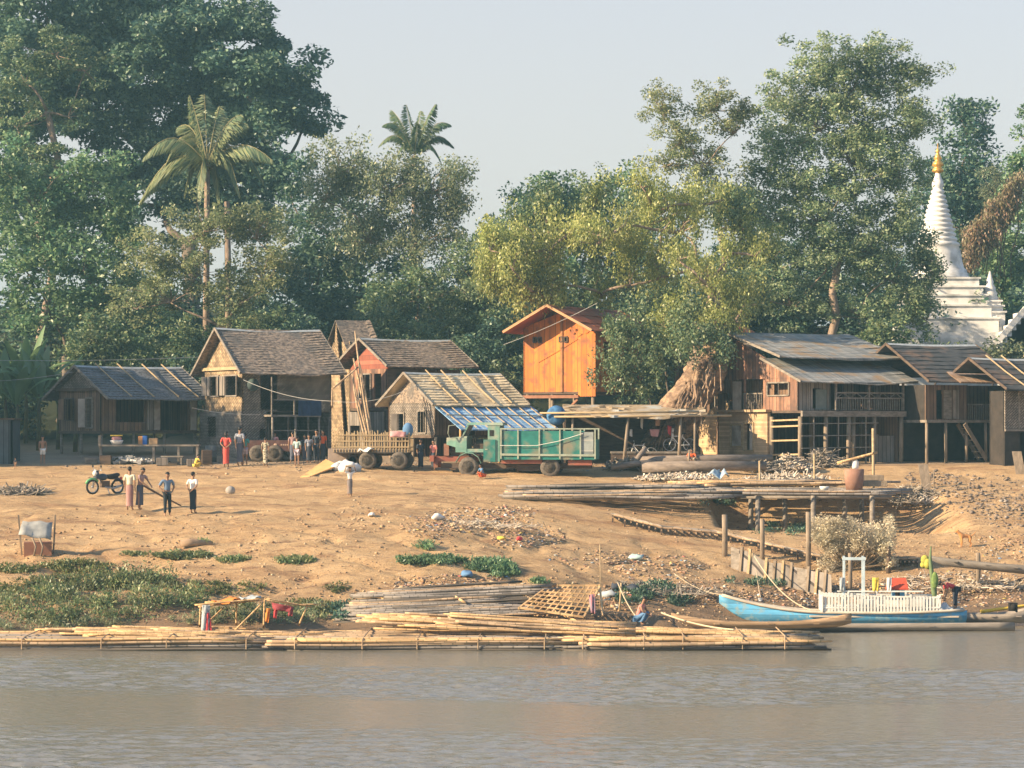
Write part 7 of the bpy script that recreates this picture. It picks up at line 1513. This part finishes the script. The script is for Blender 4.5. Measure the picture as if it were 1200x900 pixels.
scatter('weed_strip', 'strip of green weeds across the rubbish slope', 'weeds', [(575, 664, 26, 7, 60), (520, 658, 30, 4, 36), (480, 659, 14, 3, 16), (590, 672, 16, 5, 26), (500, 642, 8, 4, 8), (630, 684, 8, 3, 8)], LM_BRIGHT, 50, .13, .22, seed=5, spread=.25)
scatter('dark_scrub', 'dark weeds among the rubbish by the shore', 'weeds', [(770, 690, 20, 6, 20), (740, 700, 25, 8, 30), (890, 684, 40, 3, 20), (400, 718, 14, 10, 26), (795, 706, 14, 6, 14), (930, 622, 60, 6, 26), (840, 590, 20, 5, 10)], LM_DARK, 40, .13, .25, seed=6, spread=.25)
# pale dry bush
def dry_bush():
    b = G(1000, 668); root = empty('dry_bush', b, 0, 'large pale straw coloured dry bush on the slope above the blue boat', 'bush'); rg = np.random.default_rng(6); tb = MB(); cen = []
    for (px, py, rx, ry, n) in [(985, 628, 30, 18, 70), (1022, 632, 26, 16, 60), (965, 622, 16, 14, 26), (1040, 650, 10, 14, 16), (975, 665, 20, 14, 34), (972, 685, 12, 12, 16), (1043, 615, 5, 10, 5)]:
        for i in range(n):
            a = rg.random() * 6.283; q = math.sqrt(rg.random()); p = P(px + math.cos(a) * q * rx, py + math.sin(a) * q * ry, b.y + rg.random() * 1.6 - .8); cen.append(tuple(p - b)); limb(tb, (rg.normal() * .3, 0, 0), p - b, .018, .008, rg, .15, 3, 3)
    tb.build('stems', mat('straw_stem', (.52, .42, .27), (.4, .3, .2)), root); cen = np.array(cen); C, A, B = leaves_in(rg, cen, np.ones((len(cen), 3)) * .27, 110, .12, -.3, .25); leaf_mesh('foliage', C, A, B, LM_DRY, root)
dry_bush()
heap('driftwood', 'thin driftwood sticks strewn along the shore left of the blue bow', 790, 695, 70, 3, STICK_D, 260, .6, .03, 'driftwood', 41)
heap('driftwood', 'thin sticks strewn over the rubble behind the blue boat', 1130, 688, 80, 3, STICK, 260, .6, .03, 'driftwood', 42)
heap('driftwood', 'sticks and straw in the middle rubbish band', 580, 618, 60, 3, STICK, 200, .5, .025, 'driftwood', 43)
# litter and stones
def bits(name, label, cat, areas, m, seed, s0, s1, flat=.5, lift=.0, heap_=0):
    """many small angular pieces lying on the ground in one object"""
    rg = np.random.default_rng(seed); cube = np.array([(-1, -1, -1), (1, -1, -1), (1, 1, -1), (-1, 1, -1), (-.7, -.8, 1), (.8, -.7, 1), (.7, .8, 1), (-.8, .7, 1)], float); Q = np.array([(3, 2, 1, 0), (4, 5, 6, 7), (0, 1, 5, 4), (1, 2, 6, 5), (2, 3, 7, 6), (3, 0, 4, 7)])
    vs = []; fs = []; k = 0
    for (px, py, rx, ry, n) in areas:
        for i in range(n):
            a = rg.random() * 6.283; q = rg.random() ** .6; p = G(px + math.cos(a) * q * rx, py + math.sin(a) * q * ry)
            s = (s0 + (s1 - s0) * rg.random() ** 3) * np.array([1, .5 + .6 * rg.random(), flat * (.3 + rg.random())]) * .5
            th, ti = rg.random() * 6.283, rg.normal() * .4; c, sn, ct, st = math.cos(th), math.sin(th), math.cos(ti), math.sin(ti)
            M = np.array([[c, -sn * ct, sn * st], [sn, c * ct, -c * st], [0, st, ct]]); w = (cube * (.75 + .5 * rg.random((8, 1))) * s) @ M.T + np.array([p.x, p.y, p.z + s[2] * .5 + lift + heap_ * (1 - q) * rg.random()])
            vs.append(w); fs.append(Q + k * 8); k += 1
    vs = np.concatenate(vs).astype(np.float32); fs = np.concatenate(fs).astype(np.int32); me = bpy.data.meshes.new(name); me.vertices.add(len(vs)); me.vertices.foreach_set('co', vs.ravel()); me.loops.add(fs.size); me.loops.foreach_set('vertex_index', fs.ravel()); me.polygons.add(len(fs)); me.polygons.foreach_set('loop_start', np.arange(0, fs.size, 4, dtype=np.int32)); me.update(calc_edges=True); me.materials.append(m)
    o = bpy.data.objects.new(name, me); COL.objects.link(o); tag(o, label, cat, kind='stuff'); return o
def bitmat(name, stops):
    m = bpy.data.materials.new(name); m.use_nodes = True; N = m.node_tree.nodes; L = m.node_tree.links; b = N['Principled BSDF']; b.inputs['Roughness'].default_value = .8; b.inputs['Specular IOR Level'].default_value = .2; g = N.new('ShaderNodeNewGeometry'); rp = N.new('ShaderNodeValToRGB'); rp.color_ramp.interpolation = 'CONSTANT'
    while len(rp.color_ramp.elements) < len(stops): rp.color_ramp.elements.new(.5)
    for i, (e, (p_, c_)) in enumerate(zip(rp.color_ramp.elements, stops)): e.position = p_; e.color = (*c_, 1)
    L.new(g.outputs['Random Per Island'], rp.inputs[0]); L.new(rp.outputs[0], b.inputs['Base Color']); return m
STONES = bitmat('clods', [(0, (.34, .22, .13)), (.3, (.46, .31, .18)), (.6, (.25, .17, .11)), (.8, (.55, .43, .28)), (.93, (.16, .12, .09))])
TRASH = bitmat('mixed_rubbish', [(0, (.48, .34, .21)), (.28, (.32, .21, .14)), (.52, (.58, .48, .36)), (.62, (.17, .13, .11)), (.76, (.44, .26, .18)), (.88, (.30, .32, .32)), (.93, (.62, .60, .58)), (.965, (.50, .17, .13)), (.98, (.15, .28, .42)), (.99, (.60, .48, .14))])
GREYR = bitmat('grey_rubble', [(0, (.20, .16, .13)), (.4, (.27, .21, .16)), (.7, (.12, .10, .085)), (.92, (.36, .31, .26))])
bits('soil_clods', 'earth clods and dry leaves scattered over the whole sandy bank', 'clods', [(600, 640, 640, 80, 2600), (250, 640, 300, 40, 900), (600, 700, 640, 24, 2000), (1050, 650, 180, 60, 1500), (600, 720, 640, 14, 1500), (430, 600, 40, 10, 160), (420, 618, 30, 8, 120), (250, 560, 200, 8, 160)], STONES, 1, .02, .12)
bits('rubbish', 'band of mixed household rubbish spread down the middle slope', 'rubbish', [(560, 610, 66, 16, 1500), (620, 630, 46, 12, 700), (540, 686, 80, 14, 900), (600, 600, 30, 8, 300), (700, 655, 60, 10, 300), (510, 615, 40, 18, 400), (480, 690, 20, 10, 200)], TRASH, 2, .02, .17, .2, heap_=.03)
bits('rubbish', 'rubbish and driftwood bits along the shore above the canoe', 'rubbish', [(770, 665, 60, 16, 700), (800, 690, 60, 16, 700), (720, 700, 30, 14, 400), (840, 700, 60, 12, 400), (730, 660, 20, 14, 200)], TRASH, 3, .02, .17, .2, heap_=.03)
bits('rubble', 'brownish rubble and rubbish over the shore behind the blue boat', 'rubble', [(1130, 690, 90, 22, 2200), (1010, 690, 60, 14, 800), (940, 700, 70, 12, 700), (1180, 640, 40, 20, 400)], TRASH, 4, .02, .17, .2, heap_=.03)
bits('rubble', 'grey rubble slope in the shade right of the platform', 'rubble', [(1150, 580, 70, 24, 900), (1090, 560, 30, 10, 250), (1180, 600, 40, 20, 400), (960, 615, 80, 8, 300)], GREYR, 5, .03, .20, .4, heap_=.04)
bits('gravel', 'small stones on the yard before the houses', 'gravel', [(500, 545, 480, 8, 900)], GREYR, 6, .03, .14)
for i, (px, py, m_, lab, w) in enumerate([(588, 632, YEL_C, 'yellow plastic scrap in the rubbish band', .35), (609, 633, RED_C, 'crimson rag in the rubbish band', .3), (547, 676, BLUE_C, 'blue plastic bag in the lower rubbish', .5), (745, 656, AQUA, 'pale green bag in the shore rubbish', .5), (724, 690, DARKC, 'dark blue bag above the squatting man', .55), (741, 692, DARKC, 'second dark bag beside the stake', .6), (860, 706, AQUA, 'pale blue rag by the blue bow', .4), (513, 608, WHITE_C, 'white paper sheet in the upper rubbish', .5), (435, 605, WHITE_C, 'white scrap on the open sand below the walking woman', .35), (713, 700, GREY_C, 'grey cloth heap beside the lattice prop', .6)]):
    b = G(px, py); q = MB().ball((0, 0, 0), w * .5, sx=1.2, sy=.8, sz=.5, n=9, m=6); q.v = [(x + .2 * w * noise.noise(Vector((x * 7 + i, y * 7, z * 7))), y, z + .25 * w * noise.noise(Vector((x * 6, y * 6 + i, z * 6)))) for x, y, z in q.v]; tag(q.build('plastic_scrap', m_, loc=b + Vector((0, 0, w * .15)), rz=i), lab, 'rubbish')
sheet('striped_cloth', 'red and grey striped cloth hanging at the lattice prop', [P(690, 697, 86.5), P(697, 696, 86.5), P(698, 720, 86.4), P(693, 718, 86.4)], mat('striped_cloth', (.50, .20, .22), (.22, .22, .28), (20, 20, 3), fac=(.45, .55)), 'cloth', amp=.05, seed=9)
